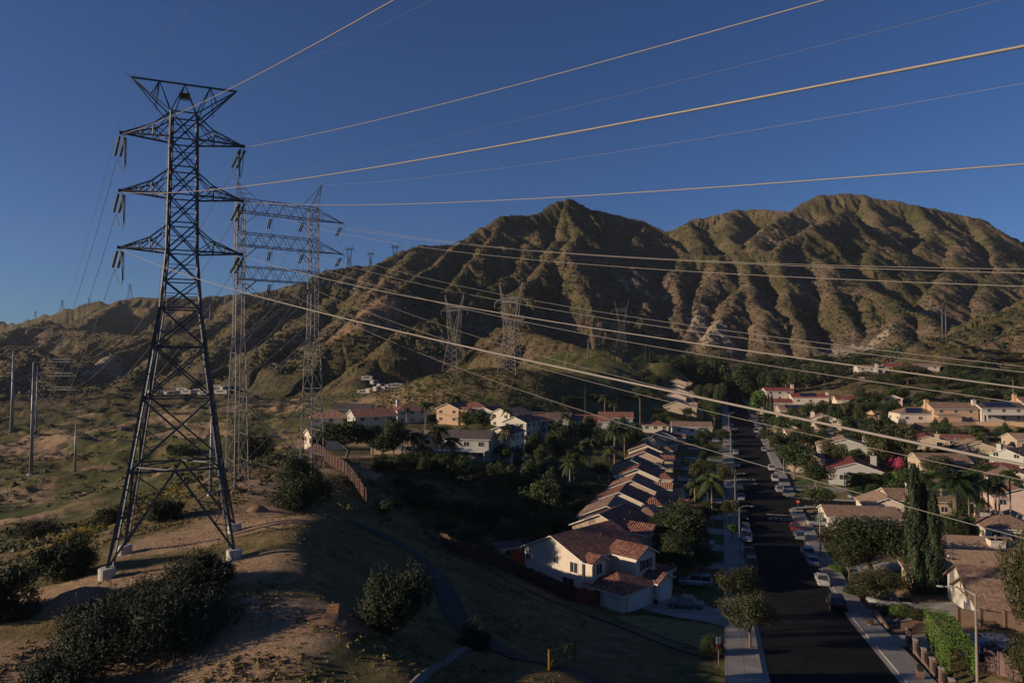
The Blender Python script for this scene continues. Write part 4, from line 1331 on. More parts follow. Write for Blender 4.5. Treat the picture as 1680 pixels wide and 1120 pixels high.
# lattice portal in the canyon
g = at(100, 692, 330); g.z = gz(g.x, g.y); hz = at(100, 588, 330).z - g.z
T = thing('portal_pylon', g, -.35, 'faint H-shaped lattice portal pylon in the canyon mouth at the left', 'pylon')
for sg in (-1, 1):
    m_ = MB(); x0 = sg * 6.2
    for i in range(12):
        za, zc = hz * i / 12, hz * (i + 1) / 12; ha, hc = 1.5 * (1 - i / 14), 1.5 * (1 - (i + 1) / 14)
        for sx, sy in cr: m_.bar((x0 + sx * ha * .6, sy * ha, za), (x0 + sx * hc * .6, sy * hc, zc), .09)
        for sy in (-1, 1): m_.bar((x0 - ha * .6, sy * ha, za), (x0 + hc * .6, sy * hc, zc), .06)
    m_.build('mast', M_STEELF, T)
for f in (.55, .75, .95):
    m_ = MB(); z = hz * f
    m_.bar((-9.5, 0, z), (9.5, 0, z), .12); m_.bar((-6, 0, z + 1.5), (6, 0, z + 1.5), .15); m_.bar((-6, 0, z + 1.5), (-9.5, 0, z), .12); m_.bar((6, 0, z + 1.5), (9.5, 0, z), .12)
    for i in range(8): m_.bar((-6 + i * 1.5, 0, z), (-6 + i * 1.5 + .75, 0, z + 1.5), .08)
    m_.build('beam', M_STEELF, T)
# twin poles on the small hill at the right, timber poles
g = hit(1549, 563, 420)
T = thing('twin_pole', g, 0, 'pair of tall bare grey poles side by side on the hilltop', 'pole')
hz = at(1549, 508, g.y).z - g.z
for dx in (-1.2, 1.6): MB().lathe(dx, 0, [(.5, -1), (.34, hz)], 8).build('pole_shaft', M_STEELF, T, True)
MB().box(0, 0, hz * .8, 9, .25, .25).build('crossarm', M_STEELF, T); MB().box(0, 0, hz * .6, 9, .25, .25).build('crossarm', M_STEELF, T)
g = hit(965, 589, 300)
T = thing('small_pole', g, 0, 'short pale pole with stub arms on the low hill', 'pole')
hz = at(965, 557, g.y).z - g.z
MB().lathe(0, 0, [(.4, -1), (.28, hz)], 8).build('pole_shaft', M_STEELF, T, True)
for f in (.55, .75, .92): MB().box(0, 0, hz * f, 2.2, .2, .2).build('stub_arm', M_STEELF, T)
g = hit(1663, 668, 200)
T = thing('wooden_pole', g, 0, 'brown timber pole rising from the trees at the right edge', 'pole')
hz = at(1663, 622, g.y).z - g.z
MB().lathe(0, 0, [(.32, -1), (.2, hz)], 8).build('pole_shaft', M_BARK, T, True); MB().box(0, 0, hz * .93, 2.6, .15, .2).build('crossarm', M_BARK, T)

# lines slung between the hill pylons
def top_of(T, f, dx):
    H_ = f; c, q = math.cos(T.rotation_euler.z), math.sin(T.rotation_euler.z)
    return Vector((T.location.x + dx * c, T.location.y + dx * q, T.location.z + H_))
ha = 27
for i, dx in enumerate((-8, 0, 8)):
    nm = ('left', 'centre', 'right')[i]
    wire(f'faint line on the {nm} side between the hill pylons and the farther thin pylon', back_span(top_of(TB, ha, dx), top_of(TC, 24, dx * .8), 4), .04, 'faint lines between far pylons', M_WIRED)
    wire(f'faint line on the {nm} side running left from the left hill pylon into the canyon', back_span(top_of(TA, ha, dx), Vector((-190, 620 + i * 12, 45)), 9), .04, 'faint lines between far pylons', M_WIRED)

# ------------------------------------------------------------------ buildings
_wcache = {}
def win_mesh(w, h, kind='slider'):
    k = (round(w, 2), round(h, 2), kind)
    if k not in _wcache:
        f = MB(); t = .09
        f.b2(-w/2 - t, w/2 + t, -.05, .05, -t, 0); f.b2(-w/2 - t, w/2 + t, -.05, .05, h, h + t)
        f.b2(-w/2 - t, -w/2, -.05, .05, 0, h); f.b2(w/2, w/2 + t, -.05, .05, 0, h)
        f.b2(-.03, .03, -.045, .03, 0, h)
        if kind == 'grid':
            f.b2(-w/2, w/2, -.04, .025, h * .5 - .02, h * .5 + .02)
            f.b2(-w/4 - .015, -w/4 + .015, -.04, .025, 0, h); f.b2(w/4 - .015, w/4 + .015, -.04, .025, 0, h)
        g = MB(); g.b2(-w/2, w/2, -.02, .012, 0, h)
        _wcache[k] = (f.mesh('window', M_FASCIA), g.mesh('pane', M_GLASS))
    return _wcache[k]

def put_window(T, x, y, z, face, w=1.5, h=1.2, kind='slider'):
    rz = {'S': math.pi, 'N': 0, 'E': -math.pi/2, 'W': math.pi/2}[face]
    a, g = win_mesh(w, h, kind)
    o = link('window', a, T, None, (x, y, z), (0, 0, rz)); p = link('pane', g, o)
    return o

def add_roof(rb, fb, x0, x1, y0, y1, h, kind, axis, pitch, ov=.45):
    """roof planes into rb; gable triangles of the wall into fb"""
    zE = h - ov * pitch
    if axis == 'y':
        xm = (x0 + x1) / 2; half = (x1 - x0) / 2; zr = h + half * pitch
        if kind == 'g':
            a0, a1 = y0 - ov, y1 + ov
            rb.slab([(x0 - ov, a0, zE), (xm, a0, zr), (xm, a1, zr), (x0 - ov, a1, zE)])
            rb.slab([(x1 + ov, a1, zE), (xm, a1, zr), (xm, a0, zr), (x1 + ov, a0, zE)])
            for y in (y0 + .002, y1 - .002): fb.add([(x0, y, h - .01), (x1, y, h - .01), (xm, y, zr - .17)], [(0, 1, 2)])
        else:
            r0, r1 = y0 + half, y1 - half
            if r0 > r1: r0 = r1 = (y0 + y1) / 2
            a0, a1 = y0 - ov, y1 + ov
            rb.slab([(x0 - ov, a1, zE), (x0 - ov, a0, zE), (xm, r0, zr), (xm, r1, zr)])
            rb.slab([(x1 + ov, a0, zE), (x1 + ov, a1, zE), (xm, r1, zr), (xm, r0, zr)])
            rb.slab([(x0 - ov, a0, zE), (x1 + ov, a0, zE), (xm, r0, zr)])
            rb.slab([(x1 + ov, a1, zE), (x0 - ov, a1, zE), (xm, r1, zr)])
    else:
        ym = (y0 + y1) / 2; half = (y1 - y0) / 2; zr = h + half * pitch
        if kind == 'g':
            a0, a1 = x0 - ov, x1 + ov
            rb.slab([(a0, y0 - ov, zE), (a1, y0 - ov, zE), (a1, ym, zr), (a0, ym, zr)])
            rb.slab([(a1, y1 + ov, zE), (a0, y1 + ov, zE), (a0, ym, zr), (a1, ym, zr)])
            for x in (x0 + .002, x1 - .002): fb.add([(x, y0, h - .01), (x, y1, h - .01), (x, ym, zr - .17)], [(0, 1, 2)])
        else:
            r0, r1 = x0 + half, x1 - half
            if r0 > r1: r0 = r1 = (x0 + x1) / 2
            a0, a1 = x0 - ov, x1 + ov
            rb.slab([(a0, y0 - ov, zE), (a1, y0 - ov, zE), (r1, ym, zr), (r0, ym, zr)])
            rb.slab([(a1, y1 + ov, zE), (a0, y1 + ov, zE), (r0, ym, zr), (r1, ym, zr)])
            rb.slab([(a0, y1 + ov, zE), (a0, y0 - ov, zE), (r0, ym, zr)])
            rb.slab([(a1, y0 - ov, zE), (a1, y1 + ov, zE), (r1, ym, zr)])

def house(x, y, z, az, vols, wall, roof, label, pitch=.42, wins=(), gdoors=(), chim=(), patio=(), trim=None, solar=(), vents=0, group=None, doors=()):
    """vols: (x0,x1,y0,y1,height,kind,axis); az: direction of local +y, degrees clockwise from north"""
    T = thing('house', (x, y, z), -math.radians(az), label, 'house', group)
    wb, rb = MB(), MB(); trim = trim or M_FASCIA
    for i, v in enumerate(vols):
        x0, x1, y0, y1, h, kd, ax_ = v[:7]; p_ = v[7] if len(v) > 7 else pitch
        e = .003 * i
        wb.b2(x0 + e, x1 - e, y0 + e, y1 - e, -3.5, h - .02)
        add_roof(rb, wb, x0, x1, y0, y1, h + e, kd, ax_, p_)
    wb.build('wall', wall, T)
    R_ = rb.build('roof', [roof, trim], T)
    for w in wins: put_window(T, *w)
    for (gx, gy, face, w, h) in gdoors:
        g = MB()
        if face in 'EW':
            d = .04 if face == 'E' else -.04
            g.box(gx + d, gy, h / 2, .1, w, h); 
            for k in range(4): g.box(gx + d * 2.3, gy, h * (k + .5) / 4, .04, w * .96, h / 4 * .8)
        else:
            d = .04 if face == 'N' else -.04
            g.box(gx, gy + d, h / 2, w, .1, h)
            for k in range(4): g.box(gx, gy + d * 2.3, h * (k + .5) / 4, w * .96, .04, h / 4 * .8)
        g.build('garage_door', M_GDOOR, T)
    for (dx, dy, face) in doors:
        g = MB(); g.box(dx, dy, 1.05, .12 if face in 'EW' else .95, .95 if face in 'EW' else .12, 2.1); g.build('door', M_FASCB, T)
    for (cx, cy, w, d, h) in chim:
        c = MB(); c.b2(cx - w/2, cx + w/2, cy - d/2, cy + d/2, -.5, h); c.b2(cx - w/2 - .08, cx + w/2 + .08, cy - d/2 - .08, cy + d/2 + .08, h - .25, h)
        ch = c.build('chimney', wall, T)
        c = MB(); c.cyl((cx, cy, h), (cx, cy, h + .55), .16, .16, 8); c.cyl((cx, cy, h + .5), (cx, cy, h + .68), .26, .2, 8); c.build('flue', M_STEELL, ch)
    for (x0, x1, y0, y1, h) in patio:
        c = MB(); c.b2(x0, x1, y0, y1, h, h + .16); P_ = c.build('patio_cover', M_FASCIA, T)
        for px in (x0 + .15, x1 - .15):
            for py in (y0 + .15, y1 - .15): MB().b2(px - .08, px + .08, py - .08, py + .08, -2, h).build('post', M_FASCIA, P_)
    for (a, b__, c_, d_) in solar:
        s_ = MB(); s_.slab([a, b__, c_, d_], .07, 0, 0); s_.build('solar_panel', M_SOLAR, T)
    for k in range(vents):
        v = vols[0]; xx = (v[0] + v[1]) / 2 + (v[1] - v[0]) * R.choice((-.25, .22, .3)); yy = R.uniform(v[2] + 1.5, v[3] - 1.5)
        half = (v[1] - v[0]) / 2
        zz = v[4] + (half - abs(xx - (v[0] + v[1]) / 2)) * pitch if v[6] == 'y' else v[4] + .8
        c = MB(); c.cyl((xx, yy, zz - .1), (xx, yy, zz + .35), .09, .09, 7); c.build('vent_pipe', M_FASCB, T)
    return T

# --- the big cream house, nearest on the left
HM = house(10.2, 100.6, .25, 45,
    [(-5.3, 5.3, -6.5, 6.5, 5.95, 'g', 'y', .43), (5.3, 11.7, -6.15, .8, 2.85, 'h', 'y', .46), (5.3, 9.7, -.4, 4.3, 5.9, 'g', 'x', .48),
     (5.3, 6.7, -6.1, -3.1, 5.75, 'g', 'x', .48), (6.0, 12.2, .8, 4.5, 2.9, 'g', 'x', .45), (5.3, 9.8, 4.5, 8.6, 2.8, 'h', 'x', .4)],
    W_CREAM, RED_TILE, 'large two-storey cream house with red tiled roofs and white garage doors, nearest on the left',
    wins=[(-4.6, -6.5, 4.0, 'S', .8, 1.3, 'grid'), (.7, -6.5, 4.5, 'S', .8, .95, 'slider'), (3.9, -6.5, 3.9, 'S', 1.3, 1.35, 'slider'), (2.9, -6.5, .9, 'S', 2.0, 2.1, 'slider'),
          (6.7, -4.6, 3.9, 'E', 1.1, 1.35, 'slider'), (5.3, -1.6, 4.4, 'E', .9, 1.1, 'slider'), (9.7, 1.95, 3.9, 'E', 1.5, 1.2, 'slider'), (9.8, 6.5, .9, 'E', 1.4, 1.2, 'slider')],
    gdoors=[(11.7, -2.7, 'E', 4.9, 2.2), (12.2, 2.65, 'E', 2.6, 2.2)], vents=4)
for dy in (-1.15, 1.15):
    sh = MB(); sh.box(9.76, 1.95 + dy, 4.5, .06, .62, 1.35)
    for k in range(5): sh.box(9.80, 1.95 + dy, 4.0 + k * .26, .03, .56, .05)
    sh.build('shutter', M_FASCB, HM)
sh = MB()
for k in range(4): sh.cyl((5.31, -5.98 + 0, 0), (5.31, -5.98, 5.5), .05, .05, 6)
sh.build('downpipe', M_FASCIA, HM)
sh = MB(); sh.box(9.3, -6.18, 1.3, .75, .14, 1.2); sh.build('meter_box', M_FASCIA, HM)
sh = MB()
for k in range(3): sh.cyl((9.74, 1.75 + .18 * k if k < 2 else 1.84, 6.35 if k < 2 else 6.6), (9.77, 1.75 + .18 * k if k < 2 else 1.84, 6.35 if k < 2 else 6.6), .07, .07, 8)
sh.build('gable_vent', M_BLK, HM)
# driveway, lawn, walk in front of it
drape('driveway', [hit(1042, 996), hit(1100, 976), hit(1190, 1004), hit(1190, 1029)], 16, 8, .11, M_CONC)
drape('lawn', [hit(1005, 1011), hit(1060, 1009), hit(1188, 1031), hit(1188, 1078)], 16, 8, .07, M_LAWND)
drape('lawn', [hit(1120, 962), hit(1150, 955), hit(1188, 975), hit(1188, 1003)], 8, 8, .07, M_LAWN)

def dark_fence(name, pts, h, ma, label, cat='fence', n_board=.16, cap=False, group=None):
    P = [Vector((p[0], p[1], p[2])) for p in pts]
    T = thing(name, P[0], 0, label, cat, group)
    b_ = MB(); pb = MB(); acc = 0
    for a, c in zip(P[:-1], P[1:]):
        L_ = (c - a).length; k = max(1, int(L_ / n_board)); rot = math.atan2(c.y - a.y, c.x - a.x)
        for i in range(k):
            q = a.lerp(c, (i + .5) / k); z = gz(q.x, q.y) if i % 8 == 0 else z
            q = q - P[0]; b_.box(q.x, q.y, z - P[0].z + h / 2 + R.uniform(-.02, .02), L_ / k * .93, .03, h, rot)
        for i in range(max(1, int(L_ / 2.4)) + 1):
            q = a.lerp(c, min(1, i * 2.4 / L_)); z = gz(q.x, q.y); q = q - P[0]
            m_ = MB(); m_.box(q.x + .07 * math.sin(rot), q.y - .07 * math.cos(rot), z - P[0].z + h / 2 - .2, .11, .11, h + .55, rot); m_.build('post', ma, T)
    b_.build('boards', ma, T)
    return T
def gp(px, py, y0=50):
    return hit(px, py, y0)
dark_fence('wooden_fence', [gp(*p) for p in ((724, 897), (760, 915), (800, 927), (850, 948), (896, 968), (945, 988))], 2.0, M_WOOD, 'shaded dark wooden board fence running along the slope beside the cream house')
dark_fence('wooden_fence', [gp(*p) for p in ((945, 988), (970, 993), (995, 993))], 1.9, M_WOODLIT, 'short sun-reddened board fence joining the cream house near its garage')
dark_fence('wooden_fence', [gp(*p) for p in ((840, 921), (852, 923), (864, 925))], 1.9, M_WOODLIT, 'short sunlit red fence behind the left corner of the cream house')
dark_fence('wooden_fence', [at(498, 738, 150), at(520, 748, 135), at(545, 758, 122), at(575, 772, 110), at(602, 785, 103)], 2.1, M_WOOD, 'long brown board fence curving down beside the double-mast pylon')

# --- the row of houses on the left side of the street
def row_house(i, Y, X, zr, wall, roof, az=17, label='', Wd=10.4, Ld=10.2, wing_h=5.5, fr='h', kind=0, patio=False, solar=False):
    gz0 = zr - 7.6
    u = (math.sin(math.radians(az)), math.cos(math.radians(az)))
    cx, cy = X + u[0] * Ld / 2, Y + u[1] * Ld / 2
    h = 5.45; p_ = (7.6 - h) / (Wd / 2)
    vols = [(-Wd/2, Wd/2, -Ld/2, Ld/2, h, 'g', 'y', p_), (Wd/2 - .5, Wd/2 + 3.0, -Ld/2 + .3 + (kind % 2) * 3.8, -Ld/2 + 5.3 + (kind % 2) * 3.8, wing_h - .1, fr, 'x', .42),
            (Wd/2, Wd/2 + 5.4, -Ld/2 + .5 + ((kind + 1) % 2) * 3.9, -Ld/2 + 6.2 + ((kind + 1) % 2) * 3.9, 2.7, 'h', 'y', .4)]
    g = vols[2]
    wins = [(-Wd * .3, -Ld/2, 3.6, 'S', 1.0, 1.1, 'slider'), (Wd * .12, -Ld/2, 3.8, 'S', .7, .8, 'slider'), (Wd * .3, -Ld/2, 1.0, 'S', 1.6, 1.3, 'slider'),
            (Wd/2 + 3.0, (vols[1][2] + vols[1][3]) / 2, 3.5, 'E', 1.6, 1.2, 'slider'), (-Wd/2, 2.5, 3.6, 'W', 1.6, 1.2, 'slider'), (-Wd/2, -2.5, 3.6, 'W', 1.3, 1.2, 'slider'), (-Wd/2, 0, .9, 'W', 2.2, 1.9, 'slider')]
    pat = [(-Wd/2 - 3.4, -Wd/2 - .05, -3.0, 2.6, 2.6)] if patio else []
    so = []
    if solar:
        zz = lambda x: h + (Wd/2 - abs(x)) * p_ + .12
        so = [((Wd*.1, -3, zz(Wd*.1)), (Wd*.42, -3, zz(Wd*.42)), (Wd*.42, 3.2, zz(Wd*.42)), (Wd*.1, 3.2, zz(Wd*.1)))]
    return house(cx, cy, gz0, az, vols, wall, roof, label, p_, wins, [(g[1], (g[2] + g[3]) / 2, 'E', 4.8, 2.15)], patio=pat, solar=so, vents=2, group='two-storey houses in the left row along the street')

RG = 'two-storey houses in the left row along the street'
row = [(984, 842, 111, RED_TILE, W_TAN, 33, 'dark brown-red roofed house directly behind the large cream house', False, False),
       (996, 828.6, 125, BROWN_TILE, W_CREAM, 17, 'brown roofed row house, second behind the large cream house', False, False),
       (1016, 806, 138.6, RED_TILE, W_CREAM, 17, 'red roofed row house with striped front roof, beside the pale patio cover', True, False),
       (1035.6, 787, 152.7, ORANGE_TILE, W_TAN, 17, 'orange roofed row house with tan gable, fourth behind the cream house', False, False),
       (1045, 767.7, 170, RED_TILE, W_CREAM, 17, 'row house with bright striped red front roof, fifth behind the cream house', False, False),
       (1036, 754, 187, DARK_TILE, W_TAN, 17, 'dark roofed row house with tan wall and white patio cover, middle of the row', True, False),
       (1057, 740, 204, RED_TILE, W_TAN, 17, 'orange-red roofed row house, seventh behind the cream house', False, False),
       (1058, 728, 223, RED_TILE, W_CREAM, 17, 'red roofed row house, third from the far end of the lower row', False, True),
       (1071, 716.6, 245, DARK_TILE, W_WHITE, 17, 'white gabled row house with dark roof panels, second from the row\'s far end', False, True),
       (1085.7, 707.8, 263, RED_TILE, W_CREAM, 17, 'cream gabled house at the far end of the lower left row', False, False)]
for i, (px, py, Y, rf, wl_, az, lab, pat, sol) in enumerate(row):
    p = at(px, py, Y)
    row_house(i, Y, p.x, p.z, wl_, rf, az, lab, Wd=10.6 if i else 10.0, kind=i, patio=pat, solar=sol, fr='h' if i % 3 else 'g')
up = [(1110, 658, 328, 'lowest'), (1105, 644, 352, 'second lowest'), (1111, 636.5, 378, 'middle'), (1110, 629.5, 404, 'second highest'), (1110, 621.5, 430, 'highest')]
for i, (px, py, Y, w) in enumerate(up):
    p = at(px, py, Y)
    row_house(i, Y, p.x, p.z, W_TAN if i % 2 == 0 else W_PINK, (ORANGE_TILE, RED_TILE, BROWN_TILE)[i % 3], 17, f'pale gabled house, {w} of five stacked left of the far street', Wd=12.5, kind=i)

def simple(px, py, Y, az, W_, L_, h, kind, wall, roof, label, z=None, axis='y', pitch=.4, extra=(), wins='auto', chim=(), solar=(), patio=(), group=None, trim=None, gdoors=(), vents=1):
    """house whose centre of base is seen at (px,py) at distance Y"""
    p = at(px, py, Y); zz = gz(p.x, p.y) if z is None else p.z
    vols = [(-W_/2, W_/2, -L_/2, L_/2, h, kind, axis, pitch)] + list(extra)
    if wins == 'auto':
        wins = []
        fl = [1.0] if h < 4 else [1.0, 3.7]
        for z_ in fl:
            for f in (-.3, .3) if W_ > 6 else (0,):
                wins += [(W_ * f, -L_/2, z_, 'S', 1.4, 1.15, 'slider'), (W_ * f, L_/2, z_, 'N', 1.4, 1.15, 'slider')]
            for f in (-.33, 0, .33):
                wins += [(-W_/2, L_ * f, z_, 'W', 1.4, 1.15, 'slider'), (W_/2, L_ * f, z_, 'E', 1.4, 1.15, 'slider')]
    return house(p.x, p.y, zz, az, vols, wall, roof, label, pitch, wins, gdoors, chim, patio, trim, solar, vents, group)

CG = 'houses round the cul-de-sac on the left terrace'
# (axis: local y points along az). wide walls toward the camera use az near 100
simple(1134, 721, 281, 100, 11, 15.5, 5.5, 'g', W_WHITE, BROWN_TILE, 'pale two-storey house with tan-brown roof and three windows, beside the street', pitch=.36, z=1, extra=[(-1, 5.5, -7.5, 7.6, 5.9, 'g', 'y', .36)], patio=[(5.6, 8.4, -6, 3, 2.6)], group=CG)
simple(1075, 716, 297, 100, 9, 11, 5.4, 'h', W_WHITE, RED_TILE, 'house with hipped red roof left of the pale tan-roofed house by the street', z=1, group=CG)
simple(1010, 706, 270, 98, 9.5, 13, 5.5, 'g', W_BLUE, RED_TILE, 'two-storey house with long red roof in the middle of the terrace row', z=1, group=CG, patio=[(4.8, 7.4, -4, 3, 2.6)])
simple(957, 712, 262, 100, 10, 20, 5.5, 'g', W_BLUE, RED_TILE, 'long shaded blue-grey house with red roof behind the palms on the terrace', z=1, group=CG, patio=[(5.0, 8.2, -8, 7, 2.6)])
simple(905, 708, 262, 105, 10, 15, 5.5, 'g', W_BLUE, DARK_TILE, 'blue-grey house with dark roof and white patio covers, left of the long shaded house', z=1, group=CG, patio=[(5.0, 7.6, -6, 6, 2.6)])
simple(892, 690, 300, 100, 10, 13, 5.5, 'g', W_PEACH, RED_TILE, 'peach house with red roof just behind the dark roofed terrace house', z=1, group=CG)
simple(857, 716, 232, 30, 9, 11, 5.4, 'g', W_WHITE, RED_TILE, 'small red roofed house with white gable right of the patio house', z=1, group=CG)
simple(880, 712, 245, 60, 9, 10, 5.4, 'g', W_BLUE, ORANGE_TILE, 'orange roofed house half hidden right of the white gabled one on the terrace', z=1, group=CG)
simple(828, 742, 184, 22, 7.5, 10, 5.7, 'g', W_CREAM, DARK_TILE, 'narrow house with sunlit cream side wall right of the dark roofed patio house', z=1, group=CG)
simple(772, 752, 178, 100, 9, 11.5, 5.7, 'g', W_BLUE, DARK_TILE, 'big dark roofed house with a white pergola at its back, on the terrace edge', z=1, group=CG, patio=[(4.5, 8.4, -7.5, 5.5, 2.7)])
simple(722, 748, 186, 95, 8, 8, 5.4, 'g', W_CREAM, BROWN_TILE, 'cream house mostly hidden behind palms at the centre of the terrace', z=1, group=CG)
simple(652, 742, 180, 95, 8, 12, 4.4, 'g', W_TAN, DARK_TILE, 'low dark roofed house behind the fenced yard of the terrace', z=1, group=CG)
simple(747, 692, 262, 25, 9.5, 12, 5.6, 'g', W_PEACH, RED_TILE, 'peach two-storey house with sunlit left wall at the foot of the low hill', z=1, extra=[(4.7, 8, -5.5, -1, 5.2, 'g', 'x', .42)], group=CG)
simple(779, 690, 266, 100, 10, 12, 5.5, 'h', W_TAN, RED_TILE, 'hip roofed house beside the peach house, behind a bushy tree', z=1, group=CG)
simple(806, 697, 262, 25, 9, 12, 5.4, 'g', W_WHITE, RED_TILE, 'small white gabled house right of the hip roofed one at the foot of the hill', z=1, group=CG)
simple(838, 700, 255, 40, 9, 12, 5.4, 'g', W_WHITE, BROWN_TILE, 'brown roofed house with pale gable between the terrace and the hill foot', z=1, group=CG)
simple(669, 694, 262, 60, 9.5, 12, 5.4, 'h', W_WHITE, RED_TILE, 'red hip roofed white house with a tall white chimney, left part of the terrace', z=1, group=CG, chim=[(-5.6, -2, 1.0, 1.2, 8.8)])
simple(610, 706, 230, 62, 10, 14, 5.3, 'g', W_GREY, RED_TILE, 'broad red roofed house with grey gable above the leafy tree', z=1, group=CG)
simple(543, 708, 236, 75, 10, 14, 5.3, 'h', W_CREAM, ORANGE_TILE, 'orange-red hip roofed house farthest left on the terrace', z=1, group=CG)
simple(578, 690, 270, 85, 9, 15, 5.0, 'g', W_GREY, DARK_TILE, 'dark roofed house behind the two red roofs at the left end of the terrace', z=1, group=CG)
simple(532, 728, 192, 60, 8, 9, 3.0, 'g', W_CREAM, TAN_TILE, 'small tan roofed building among the trees right of the double-mast pylon', z=1, group=CG)
g = gp(955, 838); simple(762, 765, 160, 60, 2.6, 3.0, 2.2, 'g', W_TAN, ORANGE_TILE, 'tiny garden shed with orange roof on the terrace edge', z=1, wins=[], vents=0)
simple(832, 914, 118, 60, 3, 4, 2.3, 'g', W_BLUE, DARK_TILE, 'small pale shed in the shadow behind the cream house', z=1, wins=[], vents=0)

# --- right side of the street
RS = 'houses on the right side of the street'
T_ = simple(1706, 1013, 84, 107, 9, 17, 3.3, 'g', W_WHITE, BROWN_TILE, 'half-timbered house with steep brown roof near the bottom right corner', pitch=.55, z=1,
     extra=[(-1.5, 7.0, -8.6, -1.0, 2.9, 'g', 'y', .5), (2.0, 9.5, 2.0, 9.5, 2.7, 'h', 'y', .4)], group=RS, trim=M_FASCB, wins=[(2.7, -8.6, .8, 'S', 1.2, 1.2, 'slider'), (4.5, 5, .9, 'E', 1.5, 1.2, 'slider'), (9.5, 5, .9, 'E', 2.5, 1.3, 'slider')])
tb = MB()
for f in (-1, 0, 1): tb.box(2.75 + f * 1.6, -8.66, 3.3 + (.6 if f == 0 else .2), .16, .06, 1.8 if f == 0 else 1.0)
tb.box(2.75, -8.66, 2.85, 6.5, .06, .18); tb.build('timber_framing', M_FASCB, T_)
simple(1640, 960, 103, 100, 9, 14, 3.2, 'g', W_WHITE, TAN_TILE, 'white house with broad tan roof, just above the half-timbered house', pitch=.42, z=1, extra=[(-1, 4.5, -9.0, -4.5, 3.1, 'g', 'y', .45), (4.0, 7, 1, 6, 2.8, 'h', 'y', .4)], group=RS)
simple(1535, 968, 99, 20, 7, 9, 2.8, 'g', W_TAN, BROWN_TILE, 'low brown roofed garage wing just right of the cypresses', pitch=.4, z=1, group=RS, wins=[])
simple(1590, 922, 117, 100, 8, 12, 3.0, 'g', W_CREAM, TAN_TILE, 'tan roofed house with dark triangular front roof, right of the cypress tops', pitch=.38, z=1, group=RS, chim=[(2.5, 3.0, 1.6, 2.2, 4.6)])
simple(1650, 885, 128, 105, 8, 9, 3.0, 'h', W_CREAM, BROWN_TILE, 'brown roofed house in the shade behind the tan roofed ones on the right', z=1, group=RS)
simple(1444, 892, 130, 100, 8, 12, 3.0, 'g', W_CREAM, TAN_TILE, 'wide tan roofed house above the big round tree', pitch=.36, z=1, group=RS)
simple(1474, 902, 124, 105, 7, 8, 3.0, 'g', W_WHITE, MAROON_TILE, 'dark maroon roofed house peeking over the big round tree', pitch=.40, z=1, group=RS)
simple(1590, 890, 134, 100, 8, 9, 3.0, 'g', W_WHITE, MAROON_TILE, 'maroon roofed white house with tall chimney, right of the cypress tops', pitch=.36, z=1, group=RS, chim=[(-2.5, 4, 1.3, 1.5, 5.6)])
simple(1408, 864, 146, 100, 8.5, 14, 3.0, 'g', W_WHITE, BROWN_TILE, 'chocolate brown roofed house at the corner of the side street', pitch=.36, z=1, group=RS)
T_ = simple(1448, 848, 158, 15, 9, 10, 3.5, 'g', W_CREAM, TAN_TILE, 'cream house with big cream chimney and tan roof left of the cypresses', axis='y', pitch=.42, z=1, group=RS, chim=[(5.3, -2.5, 1.7, 2.4, 8.3)], wins=[(-1.5, -5, 2.0, 'S', 1.8, 1.0, 'slider'), (1.5, -5, 2.0, 'S', 1.6, 1.0, 'slider')])
simple(1400, 790, 194, 22, 13, 15, 4.3, 'g', W_BLUE, SCARLET_TILE, 'grey-white house with bright red roof above the hedge', pitch=.33, z=1, group=RS, chim=[(5.5, 3.5, 1.4, 1.6, 7.2)], wins=[(-3, -7.5, 1.6, 'S', 2.0, 1.3, 'slider')])
simple(1385, 752, 224, 22, 16, 13, 4.6, 'g', W_GREY, TAN_TILE, 'grey-green gabled house with tan roof behind the bright red roofed house', pitch=.32, z=1, group=RS, chim=[(6.5, 4.5, 1.3, 1.6, 7.2)], wins=[(-2, -6.5, 2.2, 'S', 1.6, 1.3, 'slider')])
simple(1345, 735, 248, 25, 12, 14, 4.0, 'g', W_PEACH, BROWN_TILE, 'brown roofed house with two dark skylights right of the street tree', pitch=.34, z=1, group=RS, extra=[(3, 9, -5, 3, 3.4, 'g', 'x', .3)])
simple(1350, 706, 290, 22, 14, 13, 5.0, 'g', W_CREAM, ORANGE_TILE, 'cream gabled house with stepped roof and square chimney in the right rows', pitch=.33, z=1, group=RS, chim=[(-4, -3, 1.5, 1.7, 8.0)])
simple(1312, 700, 298, 60, 10, 16, 3.4, 'g', W_PEACH, SCARLET_TILE, 'house with red-edged roofs behind the palms right of the street', pitch=.38, z=1, group=RS, extra=[(4, 9, -6, 2, 3.2, 'g', 'y', .35)])
simple(1304, 682, 338, 100, 10, 16, 3.6, 'g', W_TAN, BROWN_TILE, 'brown roofed house with solar panels high on the right side of the street', z=1, group=RS, solar=[((.8, -5, 5.4), (4.3, -5, 4.05), (4.3, 3, 4.05), (.8, 3, 5.4))])
simple(1275, 656, 395, 95, 10, 15, 5.5, 'g', W_WHITE, SCARLET_TILE, 'white house with red roof near the far end of the street, beside the trees', pitch=.36, z=1, group=RS, chim=[(1, 8.2, 1.3, 1.5, 9.0)])
simple(1270, 668, 372, 100, 9, 17, 3.0, 'g', W_WHITE, SCARLET_TILE, 'low red roof just below the white red-roofed house at the far end', z=1, group=RS)
simple(1326, 661, 385, 100, 10, 19, 3.6, 'g', W_CREAM, SCARLET_TILE, 'long red roof with solar panels near the far tree belt', z=1, group=RS, chim=[(2, 9.5, 1.2, 1.3, 6.2)], solar=[((.8, -5, 5.75), (4.3, -5, 4.3), (4.3, 3, 4.3), (.8, 3, 5.75))])
simple(1398, 668, 372, 100, 9, 18, 4.4, 'g', W_CREAM, SCARLET_TILE, 'cream house half hidden by dark palms, its red roof showing at the left', z=1, group=RS)
